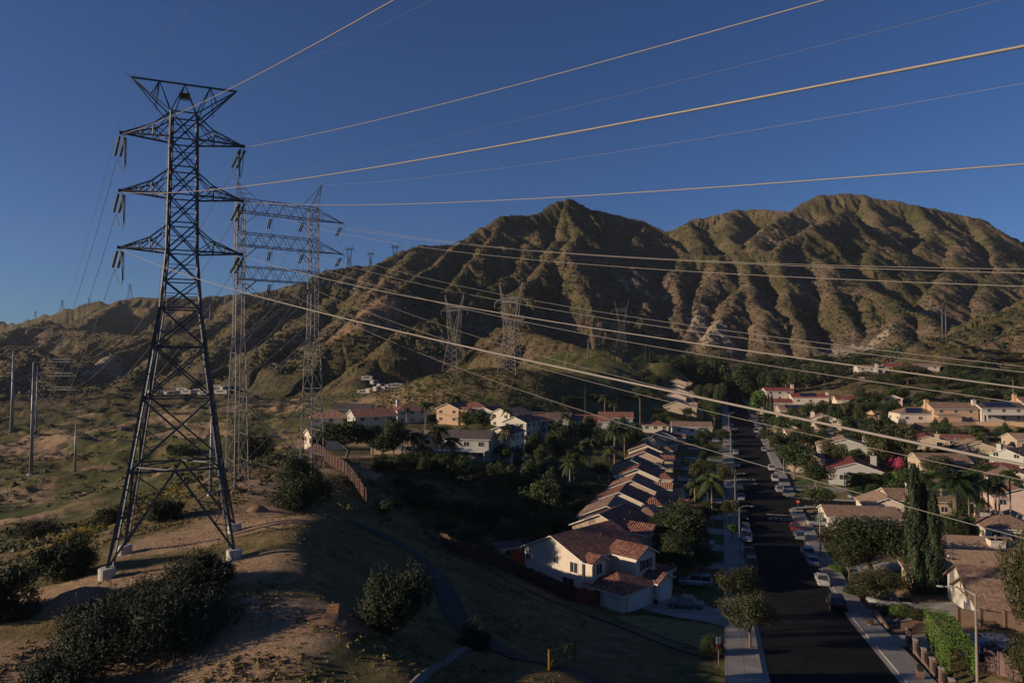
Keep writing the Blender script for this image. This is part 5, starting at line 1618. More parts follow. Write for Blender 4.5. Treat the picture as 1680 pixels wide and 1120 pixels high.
simple(1466, 668, 345, 30, 8, 9, 4.8, 'g', W_PINK, ORANGE_TILE, 'small gabled pinkish house left of the dark solar roof', z=1, group=RS)
simple(1500, 690, 292, 98, 12, 16, 3.6, 'h', W_CREAM, BROWN_TILE, 'house with dark solar panels across its brown hipped roof on the bench', z=1, group=RS, solar=[((1.2, -4, 5.55), (5.7, -5.5, 3.8), (5.7, 4, 3.8), (1.2, 2, 5.55))])
simple(1558, 690, 288, 98, 11, 17, 5.4, 'g', W_PEACH, BROWN_TILE, 'peach two-storey house with brown roof on the bench above the bare slope', z=1, group=RS, chim=[(-1, -8.6, 1.3, 1.5, 8.8)], extra=[(5, 8, -8, 1, 2.8, 'h', 'y', .3)])
simple(1634, 689, 285, 96, 11, 17, 5.5, 'g', W_WHITE, DARK_TILE, 'white two-storey house with solar roof and white veranda on the bench', z=1, group=RS, chim=[(1, -9.1, 1.2, 1.4, 8.4)], solar=[((.8, -6, 7.5), (4.8, -6, 5.9), (4.8, 5, 5.9), (.8, 5, 7.5))], patio=[(5.6, 8.6, -8, 8, 2.7)])
simple(1694, 680, 300, 100, 11, 12, 5.4, 'g', W_PEACH, RED_TILE, 'peach house cut by the right edge beside the white veranda house', z=1, group=RS, chim=[(-1, -6.5, 1.2, 1.4, 8.8)])
simple(1520, 745, 228, 25, 10, 13, 5.2, 'g', W_TAN, SCARLET_TILE, 'tan split-level house with red roof right of the olive trees', z=1, group=RS, pitch=.3, chim=[(2.5, -5, 1.2, 1.4, 7.4)])
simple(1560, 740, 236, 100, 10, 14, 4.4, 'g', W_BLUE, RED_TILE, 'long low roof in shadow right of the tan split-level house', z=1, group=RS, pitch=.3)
simple(1598, 752, 214, 20, 13, 12, 3.4, 'g', W_TAN, TAN_TILE, 'brown-grey gabled house with tan roof and orange chimney right of centre', z=1, group=RS, pitch=.36, extra=[(5, 10, -2, 5, 3.2, 'g', 'x', .3)], chim=[(-7.0, 1, 1.4, 1.4, 5.4)])
simple(1598, 784, 196, 100, 9, 20, 3.0, 'g', W_CREAM, SCARLET_TILE, 'long bright red roof below the tan gabled house', z=1, group=RS, pitch=.36)
simple(1668, 768, 204, 60, 9, 12, 4.4, 'g', W_GREY, DARK_TILE, 'grey roofed house cut by the right edge above the palms', z=1, group=RS, chim=[(-3, -3, 1.2, 1.3, 7.2)])
simple(1664, 850, 150, 20, 10, 9, 5.6, 'g', W_PINK, ORANGE_TILE, 'pink two-storey house at the right edge with palm shadows on its wall', z=1, group=RS, pitch=.34, wins=[(-3.2, -4.5, 3.6, 'S', 1.2, 1.1, 'slider')], extra=[(-7.5, -5, -4, 0, 2.8, 'g', 'x', .35)])
simple(1662, 858, 138, 20, 2.6, 2.6, 2.0, 'g', W_BLUE, DARK_TILE, 'small dark roofed playhouse in front of the pink house', z=1, wins=[], vents=0)
for px, py, Y, az_, rf, wl_, lab in ((1292, 714, 276, 22, TAN_TILE, W_TAN, 'tan roofed house at the right kerb, left of the peach extension'), (1318, 726, 256, 100, BROWN_TILE, W_CREAM, 'low brown roofed house among the right gardens, below the skylight roof'),
    (1346, 684, 326, 100, TAN_TILE, W_TAN, 'long tan roof just below the far solar-panelled red roof'), (1385, 700, 300, 22, BROWN_TILE, W_PEACH, 'brown roofed peach house right of the stepped cream gable'), (1425, 702, 300, 100, TAN_TILE, W_CREAM, 'tan roofed house half hidden left of the olive trees'),
    (1322, 766, 212, 22, ORANGE_TILE, W_TAN, 'orange roofed house behind the street tree above the side street'), (1455, 690, 318, 98, ORANGE_TILE, W_PEACH, 'orange roofed peach house left of the dark solar roof'), (1540, 772, 200, 100, BROWN_TILE, W_TAN, 'brown roof glimpsed between the olive and green trees'),
    (1655, 800, 178, 22, BROWN_TILE, W_CREAM, 'brown roofed cream house behind the pink one'), (1690, 735, 236, 100, TAN_TILE, W_TAN, 'tan roofed house cut by the right edge below the bench wall'), (1500, 838, 158, 100, BROWN_TILE, W_TAN, 'brown roofed outbuilding right behind the big cream chimney'), (1430, 750, 226, 22, TAN_TILE, W_CREAM, 'tan roof showing behind the magenta bush')):
    simple(px, py, Y, az_, 10, 13, 3.4, 'g', wl_, rf, lab, z=1, group=RS, pitch=.36, chim=[(2.5, 4, 1.2, 1.3, 6.0)] if px % 3 == 0 else [])
HG = 'houses on the rise below the twin poles'
for px, py, Y, rf, wl_, lab in ((1426, 616, 470, BROWN_TILE, W_WHITE, 'white house with brown roof, leftmost of three on the rise'), (1470, 614, 478, SCARLET_TILE, W_PEACH, 'red roofed house in the middle of three on the rise'), (1515, 613, 482, BROWN_TILE, W_WHITE, 'long white house with brown roof, rightmost of three on the rise')):
    simple(px, py, Y, 100, 10, 17, 5.4, 'g', wl_, rf, lab, z=1, group=HG, chim=[(5.6, 3, 1.5, 1.6, 8)] if px == 1426 else [])
simple(1590, 606, 500, 30, 10, 12, 4.6, 'g', W_PINK, RED_TILE, 'small pinkish house alone among the trees right of the twin poles', z=1, group=HG)
simple(1692, 612, 470, 100, 10, 12, 4.6, 'g', W_WHITE, BROWN_TILE, 'pale house at the right edge among the dark trees', z=1, group=HG)

# trailers and vehicles parked in the valley yard
def trailer(px, py, Y, L_, az, label, group):
    p = at(px, py, Y); z = gz(p.x, p.y)
    T = thing('trailer', (p.x, p.y, z), -math.radians(az), label, 'trailer', group)
    b_ = MB(); b_.box(0, 0, 2.1, 2.5, L_, 2.8); b_.box(0, 0, 3.6, 1.2, L_ * .3, .3); b_.build('body', W_WHITE, T)
    b_ = MB(); b_.box(1.27, 0, 2.5, .04, L_ * .5, .8); b_.build('window_band', M_GLASS, T)
    for sg in (-1, 1): MB().cyl((sg * 1.2, -.6, .45), (sg * 1.0, -.6, .45), .45, .45, 10).build('wheel', M_RUBBER, T)
k = 0
gL = 'white trailers parked in a line behind the pylons'
xs_ = [x for x in range(250, 382, 7)]
for i, x_ in enumerate(xs_):
    trailer(x_, 642 - (i % 3), 520 + 6 * (i % 4), R.uniform(7, 11), R.choice((10, 95, 80)), f'white trailer, {ORD[i]} from the left in the long line behind the pylons', gL)
gR = 'white trailers in the yard left of the low hill'
for i, x_ in enumerate(range(596, 660, 6)):
    trailer(x_, 641 - (i % 2) * 2, 440 + 30 * (i % 2), R.uniform(7, 10), R.choice((15, 90)), f'white trailer, {ORD[i]} from the left in the yard beside the low hill', gR)
drape('yard', [at(540, 640, 560), at(660, 640, 560), at(655, 634, 700), at(560, 634, 700)], 20, 20, .3, M_BARE)

# walls of the right-hand gardens
def wall_thing(pts, h, th, ma, label, name='garden_wall', pil=True):
    P = [Vector(p) for p in pts]; T = thing(name, P[0], 0, label, 'wall'); b_ = MB()
    for a, c in zip(P[:-1], P[1:]):
        k = max(1, int((c - a).length / 3)); rot = math.atan2(c.y - a.y, c.x - a.x)
        for i in range(k):
            p, q = a.lerp(c, i / k), a.lerp(c, (i + 1) / k); m_ = (p + q) / 2; z = gz(m_.x, m_.y) - P[0].z; m_ = m_ - P[0]
            b_.box(m_.x, m_.y, z + h / 2 - .3, (q - p).length + .02, th + .002 * (i % 2), h + .6 + .01 * (i % 2), rot)
    b_.build('panel', ma, T)
    if pil:
        for p in P:
            q = p - P[0]; MB().box(q.x, q.y, gz(p.x, p.y) - P[0].z + h / 2, .45, .45, h + .5).build('pillar', ma, T)
    return T
wall_thing([gp(1486, 712), gp(1500, 700), gp(1560, 699), gp(1600, 698), gp(1655, 698), gp(1680, 700)], 1.6, .25, M_BLOCK, 'tan block wall along the top of the bare slope below the bench houses')
wall_thing([gp(1600, 862), gp(1628, 852), gp(1650, 845), gp(1690, 842)], 1.9, .25, M_BLOCK, 'peach block garden wall before the pink house')
wall_thing([gp(1618, 875), gp(1640, 862), gp(1665, 856)], 1.9, .25, M_BRICK, 'brick garden wall lower right of the date palm')
wall_thing([gp(1573, 1025), gp(1610, 1028), gp(1650, 1032), gp(1690, 1036)], 1.8, .25, M_WALLSHADE, 'shaded brown brick wall behind the dark parked vehicle at the lower right')
drape('bare_slope', [gp(1480, 728), gp(1490, 706), gp(1620, 703), gp(1625, 728)], 14, 6, .12, M_BARE)

# ------------------------------------------------------------------ plants
rng = np.random.default_rng(11)
def leaf_mesh(name, P, N, size, tint, ma, asp=.55, jitter=.6, up=0.0):
    n_ = len(P)
    N = N + rng.normal(0, jitter, (n_, 3)); N /= np.linalg.norm(N, axis=1)[:, None] + 1e-9
    T_ = rng.normal(0, 1, (n_, 3)); T_[:, 2] += up
    T_ -= N * (T_ * N).sum(1)[:, None]; T_ /= np.linalg.norm(T_, axis=1)[:, None] + 1e-9
    B_ = np.cross(N, T_)
    s_ = size * rng.uniform(.6, 1.35, n_)[:, None]
    a = T_ * s_; c = B_ * s_ * asp
    V = np.stack([P - a, P + c * .9 - a * .1, P + a, P - c * .9 + a * .1], 1).reshape(-1, 3)
    me = bpy.data.meshes.new(name)
    me.vertices.add(len(V)); me.vertices.foreach_set('co', V.astype(np.float32).ravel())
    F_ = np.arange(len(V), dtype=np.int32)
    me.loops.add(len(F_)); me.loops.foreach_set('vertex_index', F_)
    me.polygons.add(n_); me.polygons.foreach_set('loop_start', np.arange(n_, dtype=np.int32) * 4); me.polygons.foreach_set('loop_total', np.full(n_, 4, np.int32))
    me.update(calc_edges=True)
    at_ = me.attributes.new('tint', 'FLOAT', 'POINT'); at_.data.foreach_set('value', np.repeat(np.clip(tint, 0, 1), 4).astype(np.float32))
    me.materials.append(ma)
    return me

def crown_points(n_, lobes, seed, flat=1.0, low=-.5):
    r_ = np.random.default_rng(seed)
    C_ = []; 
    for i in range(lobes):
        while True:
            p = r_.uniform(-1, 1, 3)
            if np.linalg.norm(p) < .72 and p[2] > low: break
        C_.append(p * np.array([1, 1, .9]))
    C_ = np.array(C_); rad = r_.uniform(.24, .44, lobes); lt = r_.uniform(-.22, .22, lobes)
    w = rad ** 2; k = r_.choice(lobes, n_, p=w / w.sum())
    d = r_.normal(0, 1, (n_, 3)); d /= np.linalg.norm(d, axis=1)[:, None]
    bumpy = 1 + .16 * np.sin(d[:, 0] * 7 + k) * np.sin(d[:, 1] * 6 + 2 * k) + .12 * np.sin(d[:, 2] * 11 + k)
    rr = rad[k] * bumpy * r_.uniform(.62, 1.06, n_) ** .5
    P = C_[k] + d * rr[:, None]
    P[:, 2] *= flat
    t = .5 + lt[k] + r_.normal(0, .2, n_)
    return P, d, t

CROWNS = {}
def crown(key, ma, n_=4200, lobes=16, size=.055, flat=1.0, low=-.5, seeds=(1, 2, 3), asp=.6, up=0.0):
    CROWNS[key] = []
    for s_ in seeds:
        P, N, t = crown_points(n_, lobes, s_ * 7 + len(CROWNS), flat, low)
        CROWNS[key].append(leaf_mesh('crown', P, N, size, t, ma, asp, .6, up))
crown('dark', L_DARK); crown('mid', L_MID); crown('olive', L_OLIVE); crown('bright', L_BRIGHT, seeds=(1, 2)); crown('rust', L_RUST, n_=2200, seeds=(1,))
crown('pink', L_PINK, n_=2600, size=.035, seeds=(1,)); crown('mag', L_MAG, n_=2600, size=.05, seeds=(1,)); crown('twig', L_TWIG, n_=1500, size=.07, seeds=(1,), asp=.08)
crown('bush', L_DARK, n_=2600, lobes=12, size=.07, flat=.8, low=-.1); crown('greybush', L_GREY, n_=2600, lobes=12, size=.06, flat=.8, low=-.1); crown('sage', L_SAGE, n_=1400, lobes=9, size=.08, flat=.6, low=0, seeds=(1, 2)); crown('bloom', L_BLOOM, n_=1400, lobes=9, size=.06, flat=.6, low=0, seeds=(1, 2))
crown('neartree', L_STREET, n_=13000, lobes=34, size=.034, seeds=(4, 5)); crown('neardark', L_DARK, n_=24000, lobes=44, size=.031, seeds=(6,))

def trunk_mesh(seed, limbs=6, r=.07, bend=.1):
    r_ = random.Random(seed); b_ = MB()
    p = [Vector((0, 0, -.3)), Vector((r_.uniform(-bend, bend), r_.uniform(-bend, bend), .5)), Vector((r_.uniform(-bend, bend), r_.uniform(-bend, bend), 1.0))]
    b_.tube(p, [r, r * .75, r * .6], 7)
    for i in range(limbs):
        a = 2 * math.pi * i / limbs + r_.uniform(-.4, .4); s_ = p[1].lerp(p[2], r_.uniform(.3, 1))
        e = s_ + Vector((math.cos(a) * .55, math.sin(a) * .55, r_.uniform(.35, .8))); m_ = s_.lerp(e, .5) + Vector((0, 0, .08))
        b_.tube([s_, m_, e], [r * .45, r * .3, r * .12], 5)
    return b_
TRUNKS = [trunk_mesh(i).mesh('trunk', M_BARK, True) for i in range(3)]
TRUNKP = [trunk_mesh(i + 9, 8, .05, .2).mesh('trunk', M_BARKP, True) for i in range(2)]

def tree(px, py, ytop, w, key, label, Y=None, trunk=.28, group=None, y0=40, name='tree', cat='tree', pale=False, sq=1.0, ground_z=None):
    """base pixel, top pixel row, crown width in pixels"""
    if Y is None: g = hit(px, py, y0)
    else: g = at(px, py, Y); g.z = gz(g.x, g.y)
    top = at(px, ytop, g.y).z; H_ = max(1.0, top - g.z); r_ = w / FPX * g.y / 2
    T = thing(name, g, R.uniform(0, 6.28), label, cat, group)
    th = H_ * trunk; ch = (H_ - th) / 2
    c = link('crown', R.choice(CROWNS[key]), T, None, (0, 0, th + ch * .98), (0, 0, R.uniform(0, 6.28)), (r_ * 1.08, r_ * 1.08 * sq, ch * 1.12))
    if trunk > .05:
        tw = max(.5, min(2.0, r_ * .35))
        link('trunk', R.choice(TRUNKP if pale else TRUNKS), T, None, (0, 0, 0), None, (max(1.5, r_ * .9), max(1.5, r_ * .9), th * 1.25))
    return T

# palms
def palm_meshes(nf=22, L_=1.0, droop=.55, dense=26, ma=None, lw=.028):
    P = []; N = []; T_ = []
    V = []; 
    r_ = random.Random(5)
    b_v = []; b_t = []
    for i in range(nf):
        a = 2 * math.pi * i / nf * 2.4 + r_.uniform(-.2, .2); el = r_.uniform(-.35, 1.25)
        h = Vector((math.cos(a), math.sin(a), 0)); sd_ = Vector((-h.y, h.x, 0))
        tn = r_.uniform(.2, .8)
        pts = []
        for k in range(dense + 1):
            t = k / dense
            x = L_ * t * math.cos(el * .8) ; z = L_ * (math.sin(el) * t - droop * t * t * (1.1 + .4 * math.cos(el)))
            pts.append(h * x + Vector((0, 0, z)))
        for k in range(2, dense):
            t = k / dense; p = pts[k]; d = (pts[k+1] - pts[k-1]).normalized() if k + 1 <= dense else d
            ll = L_ * .30 * math.sin(math.pi * (t * .85 + .12)) 
            for sg in (-1, 1):
                e = p + sd_ * sg * ll * .8 + d * ll * .45 + Vector((0, 0, -ll * .45))
                q = d * lw
                b_v += [p - q, p + q, e + q * .3, e - q * .3]; b_t += [tn + r_.uniform(-.15, .15)]
    V = np.array([tuple(v) for v in b_v]); n_ = len(V) // 4
    me = bpy.data.meshes.new('fronds'); me.vertices.add(len(V)); me.vertices.foreach_set('co', V.astype(np.float32).ravel())
    me.loops.add(len(V)); me.loops.foreach_set('vertex_index', np.arange(len(V), dtype=np.int32))
    me.polygons.add(n_); me.polygons.foreach_set('loop_start', np.arange(n_, dtype=np.int32) * 4); me.polygons.foreach_set('loop_total', np.full(n_, 4, np.int32))
    me.update(calc_edges=True)
    at_ = me.attributes.new('tint', 'FLOAT', 'POINT'); at_.data.foreach_set('value', np.repeat(np.clip(b_t, 0, 1), 4).astype(np.float32))
    me.materials.append(ma or L_PALM)
    return me
FR_Q = palm_meshes(24, 1.0, .62, 22, L_PALM, .03); FR_D = palm_meshes(90, 1.0, .45, 26, L_CYP, .016)
PT = MB(); PT.lathe(0, 0, [(1.0, -.1), (.8, .3), (.7, 1.0)], 9); PTM = PT.mesh('trunk', M_BARKP, True); PTD = PT.mesh('trunk', M_BARK, True)
def palm(px, py, ytop, w, label, Y=None, group='palms among the houses', big=False, y0=60):
    g = hit(px, py, y0) if Y is None else at(px, py, Y)
    g.z = gz(g.x, g.y); r_ = w / FPX * g.y / 2; top = at(px, ytop, g.y).z
    H_ = max(2.0, top - g.z - r_ * .35)
    T = thing('palm_tree', g, R.uniform(0, 6.28), label, 'palm tree', group)
    link('trunk', PTD if big else PTM, T, None, None, None, ((.55 if big else .2),) * 2 + (H_,))
    link('fronds', FR_D if big else FR_Q, T, None, (0, 0, H_), None, (r_ * 1.15, r_ * 1.15, r_ * 1.1))
    if big:
        b_ = MB()
        for i in range(12):
            a = i * 2.4; b_.tube([(0, 0, H_ + .1), (math.cos(a) * .9, math.sin(a) * .9, H_ + .9), (math.cos(a) * 1.5, math.sin(a) * 1.5, H_ + .3)], [.1, .12, .2], 5)
        b_.build('fruit_stalks', varied("orange_fruit", (.50, .13, .02), .3, 5, .7), T)
    return T

def cypress_mesh(seed, n_=9000):
    r_ = np.random.default_rng(seed)
    z = r_.uniform(0, 1, n_) ** .85; a = r_.uniform(0, 2 * np.pi, n_)
    prof = np.clip(np.sin(np.pi * np.clip(z * .86 + .10, 0, 1)) ** .6, 0, 1) * (1 - .45 * z)
    rad = prof * (1 + .20 * np.sin(a * 5 + z * 14 + seed) + .14 * np.sin(a * 9 - z * 25)) * r_.uniform(.72, 1.05, n_)
    P = np.stack([np.cos(a) * rad, np.sin(a) * rad, z], 1); N = np.stack([np.cos(a), np.sin(a), np.full(n_, .15)], 1)
    V = leaf_mesh('crown', P * np.array([1, 1, 6.0]), N, .085, .5 + .25 * np.sin(a * 5 + z * 14) + r_.normal(0, .15, n_), L_CYP, .4, .35, 3.5)
    return V
CYP = [cypress_mesh(1), cypress_mesh(4)]
def cypress(px, py, ytop, w, label, Y=None, group='slim cypresses', y0=60):
    g = hit(px, py, y0) if Y is None else at(px, py, Y)
    g.z = gz(g.x, g.y); r_ = w / FPX * g.y / 2; H_ = at(px, ytop, g.y).z - g.z
    T = thing('cypress_tree', g, R.uniform(0, 6), label, 'cypress', group)
    link('crown', R.choice(CYP), T, None, (0, 0, .2), None, (r_, r_, H_ / 6.0))
    link('trunk', PTM, T, None, None, None, (.25, .25, H_ * .6))
    return T

# near shrubs, leaf by leaf
def shrub_mesh(seed, n_, rx, ry, rz, lobes, ls, ma=L_GREY):
    r_ = np.random.default_rng(seed)
    th = r_.uniform(0, 2 * np.pi, lobes); rr = np.sqrt(r_.uniform(0, 1, lobes)) * .72
    C_ = np.stack([np.cos(th) * rr * rx, np.sin(th) * rr * ry, r_.uniform(.12, .72, lobes) * rz * (1.05 - .5 * rr)], 1)
    rad = r_.uniform(.17, .36, lobes) * (rx + ry) / 2 ; rad = np.minimum(rad, rz * .42)
    k = r_.choice(lobes, n_, p=rad ** 2 / (rad ** 2).sum())
    d = r_.normal(0, 1, (n_, 3)); d[:, 2] = d[:, 2] * 1.0 + .35; d /= np.linalg.norm(d, axis=1)[:, None]
    fr = 1 + .22 * np.sin(d[:, 0] * 9 + k * 3) * np.sin(d[:, 1] * 8 + k) + .15 * np.sin(d[:, 2] * 13 + k)
    P = C_[k] + d * (rad[k] * fr * r_.uniform(.55, 1.08, n_) ** .5)[:, None] * np.array([1, 1, 1.05])
    # upright shoots
    sh = r_.integers(0, n_, n_ // 60); q = np.repeat(P[sh], 12, 0)
    up = np.tile(np.linspace(0, 1, 12), len(sh))
    q = q + d[np.repeat(sh, 12)] * (up * ls * 5)[:, None] + np.array([0, 0, 1]) * (up * ls * 5)[:, None] + r_.normal(0, ls * .35, q.shape)
    P = np.concatenate([P, q]); N = np.concatenate([d, r_.normal(0, 1, q.shape)]); kk = np.concatenate([k, np.repeat(k[sh], 12)])
    m_ = P[:, 2] > 0; P = P[m_]; N = N[m_]; kk = kk[m_]
    t = .42 + .16 * np.sin(kk * 2.3) + r_.normal(0, .2, len(P)) + np.clip(P[:, 2] / rz - .6, 0, 1) * .25
    return leaf_mesh('foliage', P, N, ls, t, ma, .42, .6)
def shrub(px, py, ytop, w, label, n_=26000, depth=1.0, ls=.11, ma=L_GREY, y0=30, lobes=26, group='large shrubs on the knoll', Y=None, dz=0.0):
    g = hit(px, py, y0) if Y is None else at(px, py, Y)
    g.z = gz(g.x, g.y) - .15; r_ = w / FPX * g.y / 2; H_ = at(px, ytop, g.y).z - g.z
    T = thing('large_shrub', g, 0, label, 'shrub', group)
    link('foliage', shrub_mesh(int(px), n_, r_, r_ * depth, H_, lobes, ls, ma), T)
    b_ = MB(); r2 = random.Random(px)
    for i in range(9):
        a = r2.uniform(0, 6.28); e = Vector((math.cos(a) * r_ * .6, math.sin(a) * r_ * .6, H_ * r2.uniform(.45, .8)))
        b_.tube([(0, 0, -.3), e * .5 + Vector((0, 0, H_ * .12)), e], [.09, .06, .025], 5)
    b_.build('branches', M_BARK, T, True)
    return T
shrub(248, 1100, 968, 330, 'huge dark shrub filling the bottom left foreground', 64000, 1.0, .10, lobes=54, Y=49)
shrub(325, 1035, 912, 120, 'upright leafy shrub behind the huge foreground shrub', 26000, .9, .10, Y=56)
shrub(110, 1120, 1052, 140, 'low sprawling shrub at the left of the huge foreground shrub', 16000, .8, .09, Y=42.5)
shrub(14, 1010, 905, 130, 'dark round shrub cut off by the left edge', 22000, .9, .10, ma=L_DARK)
shrub(108, 948, 862, 105, 'dark dense shrub left of the pylon footings', 20000, .9, .11, ma=L_DARK)
shrub(482, 830, 742, 128, 'big dark shrub between the two pylons', 26000, .8, .13, ma=L_DARK)
shrub(272, 852, 806, 64, 'dark shrub seen through the legs of the dark pylon', 11000, .9, .12, ma=L_DARK)
shrub(645, 1040, 912, 142, 'large grey-green shrub beside the footpath', 30000, .9, .10)
shrub(778, 1062, 1010, 62, 'small spiky shrub beside the footpath bend', 8000, .9, .08)
shrub(412, 745, 704, 88, 'dark spreading tree behind the masts of the pale pylon', 12000, .9, .18, ma=L_DARK, Y=150)
shrub(180, 860, 828, 60, 'low dull shrub on the slope left of the dark pylon', 6000, .9, .12, ma=L_SAGE)
shrub(60, 880, 850, 70, 'low scrubby bush in the hollow at the far left', 6000, .9, .14, ma=L_SAGE)
shrub(300, 745, 725, 44, 'round bush down in the valley behind the dark pylon', 4000, .9, .2, ma=L_DARK)

# cul-de-sac and gully
TG = 'trees round the terrace houses'
tree(566, 762, 684, 104, 'mid', 'broad leafy tree before the red roofed terrace houses', Y=165, group=TG)
tree(612, 742, 696, 46, 'mid', 'leafy tree right of the broad one, below the grey gable', Y=170, group=TG)
tree(582, 768, 733, 34, 'twig', 'bare whitish tree inside the brown fence', Y=118, group=TG, pale=True)
tree(600, 772, 748, 26, 'twig', 'small bare bush inside the brown fence corner', Y=112, group=TG, pale=True)
for i, (a, b__, c_, d_) in enumerate([(627,765,712,50),(645,770,690,40),(700,768,735,40),(737,770,742,40),(520,730,712,30),(640,778,752,36)]):
    tree(a, b__, c_, d_, 'dark', f'dark garden tree, {ORD[i]} in the shady yard behind the fence', Y=158, group=TG)
for i, (a, b__, c_, d_) in enumerate([(660,768,702,44),(680,770,708,36),(717,768,697,44),(741,768,716,40),(640,740,684,26),(698,700,662,20),(667,700,668,18)]):
    palm(a, b__, c_, d_, f'palm before the terrace houses, {ORD[i]} of the shady yard', Y=162 if b__ > 750 else 215, group='palms of the terrace yard')
for i, (a, b__, c_, d_, Y_) in enumerate([(831,752,698,34,175),(832,712,668,22,240),(748,672,648,22,280),(813,690,668,20,262),(870,706,678,22,250),(928,715,676,26,240),(940,722,690,26,235),(1010,735,692,34,215),(885,716,690,22,236)]):
    palm(a, b__, c_, d_, f'palm standing along the terrace edge, {ORD[i]} of its scattered line', Y=Y_, group='palms along the terrace edge')
tree(766, 690, 672, 32, 'mid', 'bushy green tree before the peach terrace house', Y=240, group=TG)
tree(790, 700, 672, 40, 'mid', 'bushy green tree between the peach house and the white gable', Y=236, group=TG)
tree(700, 672, 660, 22, 'dark', 'dark bush at the left foot of the low hill', Y=280, group=TG)
tree(889, 832, 780, 72, 'mid', 'round green tree standing alone in the shady gully', Y=140, group=TG, trunk=.1)
tree(848, 764, 742, 20, 'dark', 'dark clipped bush beside the pergola house', Y=168, group=TG, trunk=.05)
for i, (a, b__, c_, d_) in enumerate([(640,850,815,50),(680,835,795,46),(715,850,810,52),(760,845,812,50),(800,860,818,56),(840,865,822,50),(880,880,838,54),(925,880,835,60),(950,855,812,48),(930,825,785,50),(965,875,835,40),(735,880,850,44),(780,890,856,50),(830,900,868,44),(700,820,788,40),(870,800,770,44),(905,790,756,46),(760,800,776,36),(810,800,778,36),(660,800,776,34)]):
    tree(a, b__, c_, d_, ('bush', 'dark', 'greybush')[i % 3], f'dark brush clump in the shady gully, {ORD[i]} of twenty', group='brush clumps in the gully', trunk=.04, cat='bush', name='gully_bush', y0=100)
for i, (a, b__, c_, d_, Y_) in enumerate([(1008,745,698,38,205),(968,755,718,40,195),(950,770,730,34,185),(1000,770,730,30,178),(935,795,752,34,165),(905,780,748,30,170),(1025,745,700,28,206)]):
    palm(a, b__, c_, d_, f'dark palm in the gully behind the left row, {ORD[i]} of seven', Y=Y_, group='palms behind the left row')
for i, (a, b__, c_, d_) in enumerate([(975,745,712,36),(1035,735,700,34),(985,790,758,36),(960,820,790,34),(1080,700,676,26),(1030,700,676,26)]):
    tree(a, b__, c_, d_, 'dark', f'dark tree close behind the left row of houses, {ORD[i]} of six', group='trees behind the left row', y0=120)
# along the left of the street
LS = 'trees in the front gardens of the left row'
tree(1110, 895, 820, 112, 'neardark', 'big dark round tree in front of the left row', group=LS, Y=112, trunk=.2)
tree(1122, 858, 812, 52, 'pink', 'dusty pink flowering tree above the big dark round tree', group=LS, Y=128)
tree(1112, 955, 873, 74, 'neardark', 'green-topped tree right of the large cream house', group=LS, Y=103)
tree(1150, 950, 890, 60, 'dark', 'dark tree between the green-topped tree and the pavement', group=LS, Y=104)
tree(1082, 925, 885, 36, 'bright', 'bright yellow-green bush against the cream house', group=LS, Y=108, trunk=.1)
tree(1128, 900, 862, 44, 'twig', 'bare twiggy tree behind the green-topped tree', group=LS, Y=112, pale=True)
tree(1160, 800, 770, 34, 'mid', 'garden tree beside the palm of the left pavement', group=LS, Y=170)
palm(1168, 832, 776, 56, 'bright palm beside the left pavement, next to the street lamp', Y=148, group='palms beside the left pavement')
palm(1140, 815, 785, 34, 'smaller palm left of the bright pavement palm', Y=152, group='palms beside the left pavement')
ST = 'street trees along the left kerb'
tree(1230, 1066, 968, 88, 'neartree', 'nearest street tree on the left pavement with a round crown', group=ST, trunk=.34, y0=50)
tree(1217, 1015, 926, 72, 'neartree', 'second nearest street tree, its crown just above the nearest one', group=ST, trunk=.36, y0=50)
tree(1201, 888, 856, 22, 'bright', 'small bright young street tree on the left pavement', group=ST, trunk=.4)
tree(1198, 860, 819, 34, 'olive', 'dull olive street tree beside the small bright young one', group=ST, trunk=.35)
tree(1191, 808, 760, 30, 'olive', 'olive street tree below the white car on the left kerb', group=ST, trunk=.3)
tree(1188, 728, 702, 22, 'dark', 'dark street tree beside a lamp, further up the left kerb', group=ST, trunk=.3)
for i, (a, b__, c_, d_) in enumerate([(1172,690,655,28),(1160,676,645,28),(1178,668,636,24),(1150,662,632,26),(1182,650,622,22),(1165,655,626,22),(1145,690,668,20),(1187,680,655,18)]):
    tree(a, b__, c_, d_, 'olive' if i % 2 else 'mid', f'tree of the leafy cluster left of the upper street, {ORD[i]} from the bottom', group='leafy cluster left of the upper street', Y=320 + 18 * i)
for i, (a, b__, c_, d_) in enumerate([(935,672,648,30),(950,676,650,26),(975,672,645,30),(1005,676,650,30),(1030,672,646,34),(1048,670,640,30),(920,680,662,22),(1070,672,650,22),(1090,664,640,24),(985,664,640,24),(1075,645,615,34),(1055,632,604,36)]):
    tree(a, b__, c_, d_, ('dark', 'mid', 'olive')[i % 3], f'tree right of the low hill, {ORD[i]} of the loose grove', group='loose grove right of the low hill', Y=300 + 8 * i)
for i, (a, b__, c_) in enumerate([(992,678,646),(1050,672,642),(1008,680,654)]): palm(a, b__, c_, 22, f'palm {("left", "right", "centre")[i]} of the loose grove behind the terrace', Y=285, group='palms of the loose grove')
cypress(961, 674, 632, 6, 'dark slim cypress at the left of the loose grove', Y=290)
cypress(1060, 600, 566, 6, 'left one of two slim cypresses on the skyline of the grove', Y=470)
cypress(1067, 600, 568, 6, 'right one of two slim cypresses on the skyline of the grove', Y=470)
